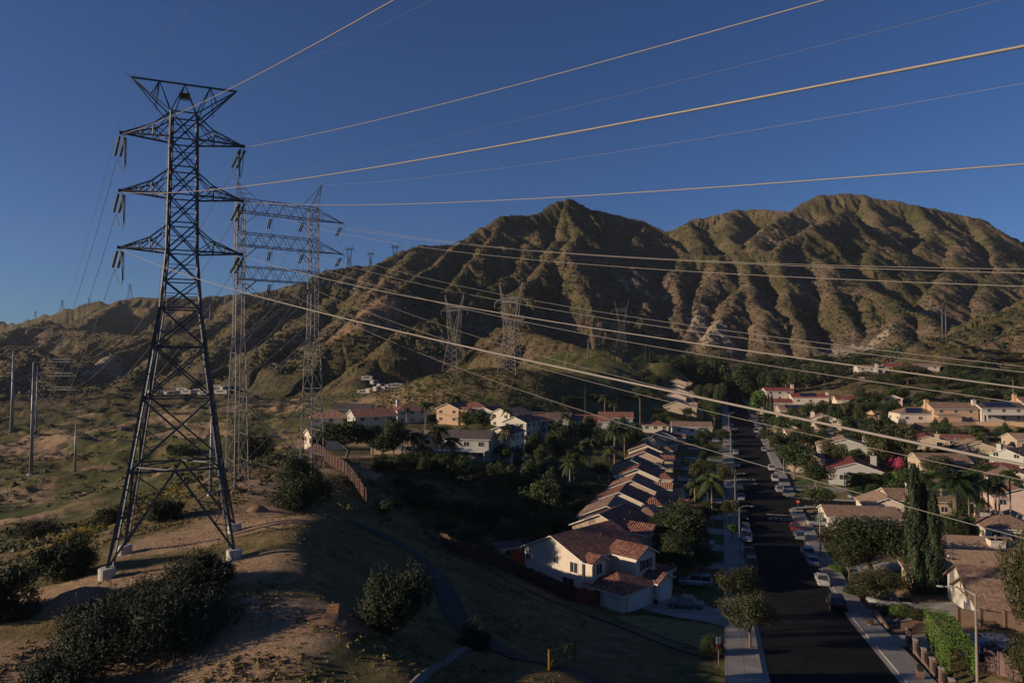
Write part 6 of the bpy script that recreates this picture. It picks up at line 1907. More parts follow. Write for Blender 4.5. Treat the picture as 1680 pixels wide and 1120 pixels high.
# tree belts behind
def belt(n_, x0, x1, yb0, yb1, hpx, wpx, Y0, Y1, keys, phrase, group, seed):
    r2 = random.Random(seed)
    for i in range(n_):
        x_ = x0 + (x1 - x0) * (i + r2.uniform(.2, .8)) / n_
        f = r2.random(); y_ = yb0 + (yb1 - yb0) * f; Y_ = Y0 + (Y1 - Y0) * (1 - f)
        w = wpx * r2.uniform(.75, 1.3)
        tree(x_, y_, y_ - hpx * r2.uniform(.75, 1.25), w, r2.choice(keys), f'{ORD[i]} tree from the left {phrase}', Y=Y_, group=group, trunk=.18)
belt(14, 1045, 1190, 612, 628, 34, 34, 470, 540, ['dark', 'dark', 'mid'], 'of the dark belt behind the stacked white gables', 'dark belt behind the stacked gables', 3)
belt(10, 1050, 1190, 600, 606, 24, 26, 560, 620, ['dark', 'olive'], 'of the back belt, left of the street end', 'back belt left of the street end', 4)
belt(18, 1200, 1440, 618, 652, 40, 40, 430, 560, ['dark', 'dark', 'mid', 'olive'], 'of the dark belt right of the street end', 'dark belt right of the street end', 5)
belt(14, 1215, 1430, 606, 614, 26, 32, 600, 680, ['dark', 'olive'], 'of the hazy back belt right of the street end', 'hazy back belt right of the street end', 6)
belt(18, 1440, 1700, 632, 650, 32, 42, 360, 440, ['dark', 'mid', 'olive'], 'of the dark belt behind the bench houses', 'dark belt behind the bench houses', 7)
belt(15, 1560, 1700, 600, 622, 26, 34, 440, 540, ['dark', 'olive'], 'of the wood beneath the grassy hill at the right', 'wood beneath the grassy hill at the right', 8)
belt(9, 1275, 1460, 690, 706, 24, 28, 262, 290, ['dark', 'mid', 'olive'], 'of the garden band below the far red roofs', 'garden band below the far red roofs', 10)
belt(9, 1270, 1450, 722, 738, 24, 32, 225, 245, ['dark', 'mid'], 'of the garden band behind the grey-green house', 'garden band behind the grey-green house', 11)
belt(9, 1500, 1690, 716, 726, 20, 30, 245, 258, ['dark', 'mid', 'olive'], 'below the bare slope of the bench', 'garden trees below the bare slope', 12)
belt(8, 1540, 1690, 740, 758, 22, 32, 205, 225, ['dark', 'mid', 'olive'], 'of the band above the long bright red roof', 'band above the long red roof', 13)
belt(9, 1470, 1690, 800, 822, 30, 40, 160, 175, ['dark', 'mid', 'bright'], 'of the band behind the date palm', 'band behind the date palm', 14)
belt(7, 1540, 1690, 862, 884, 22, 34, 128, 136, ['dark', 'mid', 'olive'], 'of the low band below the brick garden wall', 'low band below the brick garden wall', 15)
belt(7, 1400, 1500, 812, 826, 24, 30, 166, 176, ['dark', 'mid'], 'of the trees behind the cream chimney', 'trees behind the cream chimney', 16)
belt(12, 620, 940, 716, 730, 24, 30, 205, 222, ['dark', 'mid'], 'of the trees between the terrace houses', 'trees between the terrace houses', 17)
belt(12, 600, 960, 690, 700, 18, 24, 262, 276, ['dark', 'mid', 'olive'], 'along the foot of the low hill', 'trees along the foot of the low hill', 18)
belt(12, 640, 900, 776, 792, 30, 34, 146, 156, ['dark', 'mid', 'olive'], 'of the dark band below the terrace edge', 'dark band below the terrace edge', 19)
belt(10, 905, 1050, 700, 722, 22, 28, 225, 245, ['dark', 'mid'], 'of the dark trees before the long shaded house', 'dark trees before the long shaded house', 20)
belt(13, 640, 950, 738, 758, 26, 30, 172, 200, ['dark', 'mid', 'olive'], 'of the trees in the terrace back gardens', 'trees in the terrace back gardens', 22)
for i in range(11):
    Y_ = 118 + i * 13 + R.uniform(-3, 3); x_, y_ = spt(s_at_y(Y_), -13.5 + R.uniform(-2.5, 2.5)); px_ = 840 + FPX * x_ / y_
    rw_ = 600 + (HCAM - gz(x_, y_)) * FPX / y_; hh_ = R.uniform(4.5, 7.5) * FPX / y_
    tree(px_, rw_, rw_ - hh_, hh_ * R.uniform(.8, 1.05), R.choice(['dark', 'mid', 'olive']), f'front garden tree along the left pavement, {ORD[i]} counting from the near end', Y=y_, group='front garden trees along the left pavement', trunk=.2)
for i, (a, b__, c_, d_, Y_) in enumerate([(1082,690,668,24,322),(1098,694,674,22,318),(1128,692,668,24,322),(1084,668,646,24,350),(1132,668,646,24,360),(1090,652,630,22,392),(1134,650,630,24,400)]):
    tree(a, b__, c_, d_, ('dark', 'mid')[i % 2], f'dark tree hugging the five stacked gables, {ORD[i]} of seven', Y=Y_, group='trees hugging the stacked gables')
belt(11, 1285, 1500, 742, 758, 24, 30, 205, 222, ['dark', 'mid', 'olive'], 'of the dark band before the bright red roof', 'dark band before the bright red roof', 24)
belt(10, 1290, 1520, 674, 686, 20, 26, 296, 318, ['dark', 'mid'], 'of the trees among the stepped tan roofs', 'trees among the stepped tan roofs', 25)
belt(8, 612, 735, 770, 784, 28, 34, 142, 150, ['dark', 'mid', 'dark'], 'of the dark trees just behind the board fence', 'dark trees just behind the board fence', 26)
belt(4, 1548, 1592, 856, 870, 26, 30, 120, 126, ['dark', 'mid'], 'of the bushes hiding the date palm trunk', 'bushes hiding the date palm trunk', 27)
belt(8, 1180, 1222, 640, 652, 26, 20, 500, 560, ['dark', 'mid'], 'crowding the far end of the street', 'trees crowding the far street end', 23)
belt(12, 1400, 1700, 655, 668, 22, 30, 330, 350, ['dark', 'mid'], 'just behind the roofs of the bench houses', 'trees just behind the bench houses', 9)
# right of the street
RT = 'garden trees on the right side'
tree(1243, 678, 634, 30, 'bright', 'bright green tree near the upper end of the street', Y=345, group=RT, trunk=.1)
for i, x_ in enumerate((1255, 1261, 1267)): cypress(x_, 690 - i, 645 + i, 7, f'{("left", "middle", "right")[i]} one of three slim cypresses right of the upper street', Y=330)
for i, (a, b__, c_, d_, k_) in enumerate([(1272,712,682,34,'mid'),(1262,730,700,30,'dark'),(1305,785,722,58,'mid'),(1278,745,715,26,'mid'),(1345,805,754,58,'dark'),(1290,722,696,24,'mid'),(1318,762,735,24,'rust'),(1365,690,662,34,'dark'),(1385,700,675,34,'dark'),(1340,690,668,24,'dark')]):
    tree(a, b__, c_, d_, k_, f'garden tree along the right of the street, {ORD[i]} of ten', group=RT, y0=120)
for i, (a, b__, c_, d_, k_) in enumerate([(1440,775,690,50,'olive'),(1462,772,688,46,'olive'),(1485,775,694,44,'olive'),(1420,720,688,40,'dark'),(1400,725,700,36,'dark'),(1450,712,685,36,'dark'),(1415,750,725,30,'olive'),(1495,730,705,26,'dark'),(1540,790,742,50,'olive'),(1500,812,764,52,'mid'),(1520,805,770,46,'bright'),(1482,806,770,40,'bright'),(1512,770,735,22,'dark'),(1524,768,730,14,'dark')]):
    tree(a, b__, c_, d_, k_, f'green tree in the middle of the right-hand gardens, {ORD[i]} of fourteen', group=RT, y0=120)
tree(1467, 775, 743, 28, 'mag', 'magenta flowering bush among the olive trees', y0=120, group=RT, trunk=.1, cat='flowering bush')
tree(1547, 706, 682, 18, 'dark', 'clipped round bush before the peach bench house', Y=262, group=RT, trunk=.05)
tree(1535, 708, 684, 16, 'dark', 'second clipped bush before the peach bench house', Y=262, group=RT, trunk=.05)
tree(1648, 716, 690, 14, 'dark', 'dark tall bush at the right end of the bench wall', Y=250, group=RT, trunk=.05)
tree(1452, 690, 662, 26, 'dark', 'dark tree left of the solar roofed bench house', Y=300, group=RT)
tree(1530, 690, 666, 22, 'dark', 'dark tree between the solar roof and the peach bench house', Y=296, group=RT)
tree(1596, 690, 662, 24, 'dark', 'dark tree between the peach and the white bench house', Y=300, group=RT)
for i, (a, b__, c_, d_, Y_) in enumerate([(1404,690,652,24,330),(1416,692,650,24,330),(1428,694,654,24,328),(1440,694,658,22,326),(1503,690,652,22,310),(1578,692,656,22,292),(1282,730,694,26,262),(1292,728,690,24,262),(1270,738,708,22,250),(1608,738,708,30,232),(1640,755,728,30,215),(1645,775,738,34,205),(1600,735,700,26,245)]):
    palm(a, b__, c_, d_, f'small palm on the right side of town, {ORD[i]} of the scattered ones', Y=Y_, group='scattered palms on the right')
palm(1568, 862, 772, 70, 'large date palm with orange fruit stalks in the right gardens', Y=128, group='palms of the right gardens', big=True)
for i, (a, b__, c_, d_) in enumerate([(1612,845,790,30),(1622,850,785,34),(1634,848,778,36),(1640,855,792,34),(1608,860,815,30),(1658,842,770,34),(1590,842,800,28)]):
    palm(a, b__, c_, d_, f'slim palm beside the date palm and the pink house, {ORD[i]} from the near left', Y=136, group='slim palms near the pink house')
for i, (a, b__, c_, d_, k_) in enumerate([(1590,812,765,44,'mid'),(1615,800,755,44,'dark'),(1645,800,762,40,'mid'),(1560,800,770,36,'dark'),(1575,850,815,36,'dark'),(1600,880,850,28,'bright')]):
    tree(a, b__, c_, d_, k_, f'leafy tree behind the date palm, {ORD[i]} of six', group=RT, y0=100, trunk=.15)
tree(1427, 975, 842, 142, 'neardark', 'big round dark green tree beside the cypresses', group=RT, Y=108, trunk=.2)
tree(1440, 1005, 926, 84, 'neartree', 'thin-leaved smaller tree in front of the big round tree', Y=91, group=RT, pale=True)
tree(1392, 955, 880, 54, 'neartree', 'leaning olive-brown tree left of the big round tree', Y=106, group=RT)
tree(1362, 905, 862, 44, 'rust', 'thin rusty-leaved tree near the right kerb', Y=122, group=RT)
tree(1342, 852, 795, 62, 'mid', 'spreading tree with pale forked trunks at the side street corner', Y=152, group=RT, pale=True, trunk=.5)
tree(1362, 852, 830, 30, 'olive', 'low hedge bush beside the silver pickup', Y=147, group=RT, trunk=.05)
tree(1405, 985, 955, 40, 'dark', 'dark low bush under the leaning tree', Y=97, group=RT, trunk=.05)
cypress(1503, 1002, 764, 42, 'tallest dark cypress at the lower right', Y=94, group='big cypresses at the lower right')
cypress(1518, 1000, 795, 38, 'middle dark cypress squeezed between two others', Y=95, group='big cypresses at the lower right')
cypress(1534, 1000, 812, 40, 'right-hand dark cypress of the big trio', Y=93, group='big cypresses at the lower right')
tree(1694, 1075, 852, 78, 'neartree', 'tall brown-green tree leaning in from the right edge', Y=66, group=RT, trunk=.25)
tree(1690, 1130, 1040, 70, 'neartree', 'olive bush at the bottom right corner', Y=58, group=RT, trunk=.05)
tree(1572, 985, 958, 26, 'dark', 'dark bush between the cypress and the half-timbered house', Y=94, group=RT, trunk=.05)
tree(1548, 980, 950, 20, 'mid', 'small bush at the foot of the right-hand cypress', Y=95, group=RT, trunk=.05)
for i, (a, b__, c_, d_, k_) in enumerate([(1455,1012,992,24,'mid'),(1472,1014,990,26,'bright'),(1490,1012,988,30,'mid'),(1505,1015,996,26,'olive'),(1462,1020,1004,14,'greybush'),(1500,1022,1010,14,'greybush'),(1520,1018,1004,18,'bush'),(1376,938,926,30,'bright')]):
    tree(a, b__, c_, d_, k_, f'low garden bush near the planted bed, {ORD[i]} of eight', group='low bushes round the planted bed', y0=70, trunk=.04, cat='bush')
tree(1170, 1082, 1042, 42, 'neardark', 'clipped round bush beside the warning sign', Y=67.5, group=LS, trunk=.03, cat='bush')
for i, (a, b__, c_, d_) in enumerate([(1010,1004,982,28),(1032,1003,990,16),(994,1002,985,20),(1076,990,980,10)]):
    tree(a, b__, c_, d_, 'greybush', f'small garden bush against the cream house, {ORD[i]} from the left', Y=90.5, group='bushes against the cream house', trunk=.04, cat='bush')

def hedge(pts, h, th, ma, label, n_=9000, ls=.12):
    P = [Vector(p) for p in pts]; T = thing('hedge', P[0], 0, label, 'hedge')
    seg = [(a, c) for a, c in zip(P[:-1], P[1:])]; Ls = np.array([(c - a).length for a, c in seg]); r_ = np.random.default_rng(int(abs(P[0].x) * 10))
    k = r_.choice(len(seg), n_, p=Ls / Ls.sum()); t = r_.uniform(0, 1, n_); face = r_.choice(4, n_, p=[.3, .3, .36, .04])
    A_ = np.array([tuple(s[0] - P[0]) for s in seg])[k]; B_ = np.array([tuple(s[1] - P[0]) for s in seg])[k]
    D_ = (B_ - A_); D_ = D_ / np.linalg.norm(D_, axis=1)[:, None]; S_ = np.stack([-D_[:, 1], D_[:, 0], np.zeros(n_)], 1)
    C_ = A_ + (B_ - A_) * t[:, None]
    u = r_.uniform(-1, 1, n_); v = r_.uniform(0, 1, n_)
    wob = .12 * np.sin(C_[:, 0] * 2.1) + .1 * np.sin(C_[:, 1] * 3.3 + 1)
    off = np.where(face == 0, -1, np.where(face == 1, 1, u)) * (th / 2 + wob); z = np.where(face == 2, h + wob * 1.5, v * h)
    Pp = C_ + S_ * off[:, None]; Pp[:, 2] += z + r_.normal(0, .06, n_); Pp += r_.normal(0, .05, Pp.shape)
    N_ = np.where((face == 2)[:, None], np.array([0, 0, 1.0]), S_ * np.sign(off)[:, None])
    link('foliage', leaf_mesh('foliage', Pp, N_, ls, .5 + r_.normal(0, .22, n_), ma, .5, .5), T)
    return T
hedge([gp(1536, 1045), gp(1556, 1075), gp(1580, 1118)], 3.0, 2.2, L_BRIGHT, 'tall clipped bright green hedge behind the brick pillar fence', 24000, .085)
hedge([gp(1392, 800), gp(1470, 800)], 3.6, 2.6, L_MID, 'long dark green hedge beside the bright red roofed house', 9000, .22)
hedge([gp(1338, 835), gp(1388, 846)], 1.2, 1.0, L_OLIVE, 'low olive hedge behind the silver pickup', 3000, .14)

# open-country scrub: one body of brush nobody could count
def scatter(name, n_, fn, key_sizes, ma, per=14, ls=.22, seed=1):
    r_ = np.random.default_rng(seed); X, Y, S = fn(r_, n_)
    Z = ground(X, Y); m_ = len(X)
    d = r_.normal(0, 1, (m_ * per, 3)); d[:, 2] = np.abs(d[:, 2]); d /= np.linalg.norm(d, axis=1)[:, None]
    c = np.repeat(np.stack([X, Y, Z], 1), per, 0); s_ = np.repeat(S, per)
    P = c + d * s_[:, None] * np.array([1, 1, .75]) * r_.uniform(.6, 1.05, m_ * per)[:, None]
    t = np.repeat(r_.uniform(.1, .9, m_), per) + r_.normal(0, .15, m_ * per)
    me = leaf_mesh(name, P, d, 1.0, t, ma, .7, .35)
    # scale every leaf with its bush
    V = np.empty(len(me.vertices) * 3, np.float32); me.vertices.foreach_get('co', V); V = V.reshape(-1, 4, 3)
    cc = P[:, None, :]; V = cc + (V - cc) * (s_ * ls)[:, None, None]
    me.vertices.foreach_set('co', V.astype(np.float32).ravel()); me.update()
    o = link(name, me, None, 'stuff'); return o
def f_valley(r_, n_):
    Y = r_.uniform(95, 560, n_ * 3); X = r_.uniform(-1, 1, n_ * 3) * Y * .85 + 0
    s, t = st_of(X, Y)
    dens = fbm(X / 30, Y / 30, 33, 3)
    ok = (dens > r_.uniform(-.5, .5, n_ * 3)) & ((X < -.26 * Y) | ((Y > 278) & (X < .13 * Y) & (X < Y * .2)) | (Y > 470)) & (np.abs(t) > 14)
    ok &= ~((X > -.30 * Y) & (Y < 275))
    X, Y = X[ok][:n_], Y[ok][:n_]; return X, Y, r_.uniform(.25, .95, len(X)) ** 2.2 * 1.0 + .15
scatter('scrub', 15000, f_valley, None, L_OLIVE, 14, .36, 2)
def f_mount(r_, n_):
    Y = r_.uniform(520, 1500, n_ * 2); X = r_.uniform(-.8, .85, n_ * 2) * Y
    dens = fbm(X / 70, Y / 70, 35, 3)
    ok = (dens > r_.uniform(-.6, .4, n_ * 2)) & (np.hypot(X, Y) < 1550)
    X, Y = X[ok][:n_], Y[ok][:n_]; return X, Y, r_.uniform(.45, 1.0, len(X)) ** 2 * 2.3 + .3
scatter('mountain_brush', 30000, f_mount, None, L_DARK, 7, .6, 3)
def f_slope(r_, n_):                    # slope between plateau, path and gully, and the left flank
    X = r_.uniform(-75, 25, n_ * 3); Y = r_.uniform(42, 150, n_ * 3)
    dens = fbm(X / 9, Y / 9, 37, 3); s, t = st_of(X, Y)
    soil_ = (np.hypot((X + 31) / 13, (Y - 66) / 16) < 1)
    ok = (dens > r_.uniform(-.2, .55, n_ * 3)) & ~soil_ & (t < -24) & ~((X > -8) & (Y > 88))
    for p in PATHP: ok &= np.hypot(X - p.x, Y - p.y) > 3.2
    X, Y = X[ok][:n_], Y[ok][:n_]; return X, Y, r_.uniform(.08, .3, len(X))
scatter('grass_tufts', 15000, f_slope, None, L_DRY, 12, .42, 4)
def f_bloom(r_, n_):
    c = onz(235, 850, 9); a = r_.uniform(0, 6.28, n_); q = np.sqrt(r_.uniform(0, 1, n_))
    X = c.x + np.cos(a) * q * 7 - 2; Y = c.y + np.sin(a) * q * 16
    return X, Y, r_.uniform(.25, .6, n_)
scatter('blooming_brush', 420, f_bloom, None, L_BLOOM, 60, .16, 5)
def f_sage(r_, n_):
    X = r_.uniform(-75, -42, n_); Y = r_.uniform(62, 105, n_); ok = fbm(X / 8, Y / 8, 71, 2) > -.1
    X, Y = X[ok], Y[ok]; return X, Y, r_.uniform(.2, .5, len(X))
scatter('sage_brush', 700, f_sage, None, L_SAGE, 50, .18, 6)
def f_gully(r_, n_):
    X = r_.uniform(-25, 18, n_); Y = r_.uniform(98, 162, n_); s, t = st_of(X, Y)
    ok = (fbm(X / 10, Y / 10, 73, 2) > -.15) & (t < -42)
    X, Y = X[ok], Y[ok]; return X, Y, r_.uniform(.4, 1.2, len(X))
scatter('gully_brush', 900, f_gully, None, L_OLIVE, 46, .18, 7)
def f_hill(r_, n_):
    Y = r_.uniform(276, 330, n_); X = r_.uniform(-.2, .1, n_) * Y
    return X, Y, r_.uniform(.3, .9, n_)
scatter('hill_brush', 2200, f_hill, None, L_SAGE, 14, .36, 8)
def f_right(r_, n_):
    X = r_.uniform(60, 260, n_ * 2); Y = r_.uniform(75, 380, n_ * 2); s, t = st_of(X, Y)
    ok = (t > 26) & (np.abs(s - SIDE_S) > 12) & (fbm(X / 12, Y / 12, 75, 2) > .0) & (X < Y * .85)
    X, Y = X[ok][:n_], Y[ok][:n_]; return X, Y, r_.uniform(.3, 1.1, len(X))
scatter('garden_growth', 1600, f_right, None, L_MID, 34, .2, 9)

def f_near(r_, n_):
    X = r_.uniform(-38, 12, n_ * 2); Y = r_.uniform(38, 92, n_ * 2)
    dens = fbm(X / 4, Y / 4, 47, 3); ok = dens > r_.uniform(-.1, .7, n_ * 2)
    for p in PATHP: ok &= np.hypot(X - p.x, Y - p.y) > 2.6
    X, Y = X[ok][:n_], Y[ok][:n_]; return X, Y, r_.uniform(.05, .16, len(X))
scatter('dry_weeds', 9000, f_near, None, L_DRY, 10, .4, 21)
_r = np.random.default_rng(5); _X = _r.uniform(-42, 12, 2600); _Y = _r.uniform(38, 95, 2600); _Z = ground(_X, _Y)
b_ = MB()
for x, y, z in zip(_X, _Y, _Z):
    s_ = float(_r.uniform(.02, .09)) * (2.2 if _r.random() < .05 else 1); q = [Vector((s_ * _r.uniform(.6, 1.3) * c, s_ * _r.uniform(.6, 1.3) * d, 0)) for c, d in ((1, 0), (0, 1), (-1, 0), (0, -1))]
    o = Vector((x, y, z - .01)); b_.add([o + p for p in q] + [o + Vector((0, 0, s_ * _r.uniform(.5, 1.1)))], [(0,1,4),(1,2,4),(2,3,4),(3,0,4)])
b_.build('stones', varied('stone_chips', (.26, .2, .15), .3, 3, .9), None, False, 'stuff')

# ------------------------------------------------------------------ vehicles
_cp = {}
def car_paint(name, c, metal=.3):
    if name not in _cp: _cp[name] = mat(name, c, .32, .6, metal)
    return _cp[name]
PAINT = dict(white=car_paint('white_paint', (.33, .33, .32), 0), silver=car_paint('silver_paint', (.36, .37, .38), .5), black=car_paint('black_paint', (.012, .012, .014)), blue=car_paint('dark_blue_paint', (.02, .03, .07)),
             red=car_paint('dark_red_paint', (.16, .02, .02)), grey=car_paint('grey_paint', (.10, .105, .11), .4), pale=car_paint('pale_blue_paint', (.33, .38, .42), .4), green=car_paint('grey_green_metal_paint', (.15, .175, .17), .5))
def loft(b_, sts, mi=0):
    """sts: list of (y, [(x,z)...]) rings, closed"""
    vv = []; ff = []; n_ = len(sts[0][1])
    for y, ring in sts: vv += [(x, y, z) for x, z in ring]
    for k in range(len(sts) - 1):
        for i in range(n_):
            j = (i + 1) % n_; ff.append((k*n_ + i, k*n_ + j, (k+1)*n_ + j, (k+1)*n_ + i))
    ff += [tuple(reversed(range(n_))), tuple(range((len(sts)-1)*n_, len(sts)*n_))]
    b_.add(vv, ff, mi)
VPARTS = {}
def vehicle_parts(kind):
    if kind in VPARTS: return VPARTS[kind]
    L_, Wd, cfg = {'sedan': (4.7, 1.8, dict(zb=.22, hood=.86, belt=.93, roof=1.42, g0=-1.55, r0=-.95, r1=.35, g1=1.15, tail=.95)),
                   'suv': (4.8, 1.9, dict(zb=.28, hood=1.02, belt=1.12, roof=1.74, g0=-2.25, r0=-2.0, r1=.35, g1=1.10, tail=1.12)),
                   'pickup': (5.6, 1.95, dict(zb=.34, hood=1.12, belt=1.18, roof=1.86, g0=-.75, r0=-.6, r1=.75, g1=1.45, tail=1.15)),
                   'van': (4.9, 1.9, dict(zb=.25, hood=1.05, belt=1.15, roof=1.95, g0=-2.35, r0=-2.2, r1=.9, g1=1.7, tail=1.15))}[kind]
    h = L_ / 2; hw_ = Wd / 2; c = cfg
    def ring(y, w, zt, zb=None):
        zb = c['zb'] if zb is None else zb
        return (y, [(-w * .9, zb), (w * .9, zb), (w, zb + .18), (w * 1.0, (zb + zt) * .55), (w * .95, zt - .06), (w * .80, zt), (-w * .80, zt), (-w * .95, zt - .06), (-w * 1.0, (zb + zt) * .55), (-w, zb + .18)])
    b_ = MB()
    sts = [ring(-h, hw_ * .80, c['tail'] - .22, c['zb'] + .16), ring(-h + .12, hw_ * .93, c['tail'] - .05), ring(-h + .5, hw_, c['tail']), ring(c['g0'], hw_, c['belt']), ring(0, hw_, c['belt']), ring(c['g1'] - .05, hw_, c['belt'] - .01), ring(h - .8, hw_ * .98, c['hood'] - .03), ring(h - .25, hw_ * .90, c['hood'] - .16), ring(h, hw_ * .72, c['hood'] - .30, c['zb'] + .12)]
    if kind == 'pickup':
        loft(b_, sts[3:] if False else sts)
    else: loft(b_, sts)
    # roof skin and pillars
    rw = hw_ * .74; bw = hw_ * .90
    if kind in ('suv', 'van'): rw = hw_ * .80
    r0, r1, g0, g1, zr, zb_ = c['r0'], c['r1'], c['g0'], c['g1'], c['roof'], c['belt']
    b_.add([(-rw, r0, zr), (rw, r0, zr), (rw, r1, zr), (-rw, r1, zr), (-rw*.9, r0 + .15, zr + .045), (rw*.9, r0 + .15, zr + .045), (rw*.9, r1 - .15, zr + .045), (-rw*.9, r1 - .15, zr + .045)],
           [(0,1,5,4),(1,2,6,5),(2,3,7,6),(3,0,4,7),(4,5,6,7),(3,2,1,0)])
    for sg in (-1, 1):
        for (ya, yb) in ((g0, r0), (g1, r1)): b_.cyl((sg * bw, ya, zb_ - .02), (sg * rw, yb, zr + .01), .045, .04, 5)
        ym = (r0 + r1) / 2; b_.cyl((sg * (bw + .005), ym, zb_), (sg * (rw + .005), ym, zr), .04, .04, 5)
        b_.box(sg * (hw_ + .07), g1 - .25, zb_ + .06, .16, .12, .12)
    body = b_
    g = MB(); g.add([(-bw, g0, zb_ - .03), (bw, g0, zb_ - .03), (bw, g1, zb_ - .03), (-bw, g1, zb_ - .03), (-rw, r0, zr - .005), (rw, r0, zr - .005), (rw, r1, zr - .005), (-rw, r1, zr - .005)], [(0,1,5,4),(1,2,6,5),(2,3,7,6),(3,0,4,7),(4,5,6,7)])
    extra = None
    if kind == 'pickup':
        extra = MB(); extra.b2(-hw_ * .82, hw_ * .82, -h + .25, c['g0'] - .1, c['belt'] - .02, c['belt'] + .03)
    wr = .33 if kind == 'sedan' else .38
    t_ = MB(); t_.cyl((-.11, 0, 0), (.11, 0, 0), wr, wr, 18); r_ = MB(); r_.cyl((-.118, 0, 0), (.118, 0, 0), wr * .62, wr * .62, 12)
    hl = MB(); hl.box(0, 0, 0, .34, .12, .14); tl = MB(); tl.box(0, 0, 0, .26, .08, .18)
    VPARTS[kind] = dict(body=body, glass=g.mesh('windows', M_GLASS), tyre=t_.mesh('wheel', M_RUBBER), rim=r_.mesh('rim', M_RIM), hl=hl.mesh('headlight', M_LIGHTW), tl=tl.mesh('tail_light', M_LIGHTR), bed=extra.mesh('cargo_bed', M_BLK) if extra else None,
                        pos=[(sx * (hw_ - .10), y, wr) for sx in (-1, 1) for y in (h - .95, -h + 1.0)], hlp=[(sx * hw_ * .66, h - .12, c['hood'] - .30) for sx in (-1, 1)], tlp=[(sx * hw_ * .74, -h + .05, c['tail'] - .22) for sx in (-1, 1)], bm={})
    return VPARTS[kind]
def car(x, y, z, az, kind, paint, label, group=None):
    v = vehicle_parts(kind)
    if paint not in v['bm']:
        me = v['body'].mesh('body', PAINT[paint], True); v['bm'][paint] = me
    T = thing({'sedan': 'parked_car', 'suv': 'parked_suv', 'pickup': 'pickup_truck', 'van': 'parked_van'}[kind], (x, y, z), -math.radians(az), label, {'sedan': 'car', 'suv': 'car', 'pickup': 'pickup truck', 'van': 'van'}[kind], group)
    bo = link('body', v['bm'][paint], T); link('windows', v['glass'], T)
    m = bo.modifiers.new('soft', 'BEVEL'); m.width = .04; m.segments = 2; m.limit_method = 'ANGLE'; m.angle_limit = math.radians(25)
    for p in v['pos']:
        w = link('wheel', v['tyre'], T, None, p); link('rim', v['rim'], w)
    for p in v['hlp']: link('headlight', v['hl'], T, None, p)
    for p in v['tlp']: link('tail_light', v['tl'], T, None, p)
    if v['bed']: link('cargo_bed', v['bed'], T)
    return T
def kerb_car(side, py, kind, paint, label, toward=False):
    Y_ = None; best = None
    for Yt in np.arange(70, 560, .5):
        s_ = s_at_y(Yt); x, y = spt(s_, side * 4.9); z = float(street_z(s_))
        d = (z - HCAM); row_ = 600 - d * FPX / y
        if best is None or abs(row_ - py) < best[0]: best = (abs(row_ - py), x, y, z)
    _, x, y, z = best
    az = 17.07 + (180 if toward else 0) + R.uniform(-1, 1)
    return car(x, y, z + .02, az, kind, paint, label, 'cars parked along the left kerb' if side < 0 else 'cars parked along the right kerb')
for i, (py, k_, pt, lab) in enumerate([(929,'suv','black','dark car at the left kerb, nearest behind the street trees'),(908,'sedan','black','dark low car at the left kerb, second from the near end'),(883,'suv','white','white car at the left kerb beside the near street lamp'),(866,'sedan','grey','dark grey car at the left kerb between white and black ones'),(850,'suv','black','black car at the left kerb beside the olive street tree'),
    (817,'sedan','silver','silver-white car at the left kerb just below the stop line'),(805,'suv','black','black car at the left kerb ahead of the silver-white one'),(764,'sedan','white','white car standing alone at the left kerb above the stop line'),(744,'sedan','pale','pale blue car at the left kerb halfway up the street'),(730,'sedan','grey','dark car at the left kerb beside the halfway lamp'),(708,'suv','black','black car at the left kerb near the tan-roofed house'),(698,'sedan','silver','silver car at the left kerb, second from the far end'),(683,'sedan','silver','farthest silver car at the left kerb')]):
    kerb_car(-1, py, k_, pt, lab, True)
for i, (py, k_, pt, lab) in enumerate([(990,'suv','black','large black car at the right kerb, nearest of that side'),(951,'sedan','white','white car at the right kerb, just beyond the large black one'),(922,'sedan','silver','silver car at the right kerb by the red kerb paint'),(908,'suv','white','white car at the right kerb, nose toward the silver one'),(880,'suv','silver','silver-white car at the right kerb by the street lamp'),(866,'sedan','red','dark red car at the right kerb near the hydrant'),
    (805,'suv','silver','pale car at the right kerb just above the side street'),(787,'pickup','white','white pickup at the right kerb above the side street'),(770,'suv','white','white car at the right kerb behind the white pickup'),(739,'sedan','silver','silver car alone at the right kerb beside the first lawn'),(718,'suv','blue','dark blue car at the right kerb, middle distance'),(709,'pickup','white','white pickup at the right kerb beyond the dark blue car'),(691,'van','white','white van at the right kerb, second farthest'),(686,'sedan','black','black car at the right kerb beside the far white van')]):
    kerb_car(1, py, k_, pt, lab, False)
def car_px(px, py, Y, az, kind, paint, label, lift=.1):
    p = at(px, py, Y); car(p.x, p.y, gz(p.x, p.y) + lift, az, kind, paint, label, 'cars standing in driveways')
car_px(1124, 998, 89.8, -70, 'sedan', 'green', 'grey-green sedan in the driveway of the large cream house', .12)
car_px(1141, 958, 101, -72, 'suv', 'pale', 'pale blue car in the second driveway, behind the sedan', .12)
car_px(1150, 868, 128, -73, 'sedan', 'white', 'white car in a shady driveway behind the big dark tree', .1)
car_px(1150, 826, 154, -73, 'suv', 'grey', 'grey car in a shady driveway left of the bright palm', .1)
car_px(1158, 762, 192, -73, 'sedan', 'white', 'white car in a driveway halfway up the left row', .1)
car_px(1172, 702, 268, 100, 'van', 'silver', 'silver van in the driveway of the tan-roofed corner house', .1)
car_px(1461, 993, 91, -73, 'pickup', 'white', 'big white pickup in a driveway beside the cypresses', .1)
car_px(1346, 855, 146, 100, 'pickup', 'silver', 'silver pickup in the corner driveway under the spreading tree', .1)
car_px(1408, 816, 172, 95, 'sedan', 'silver', 'silver car parked behind the chocolate brown roof', .1)
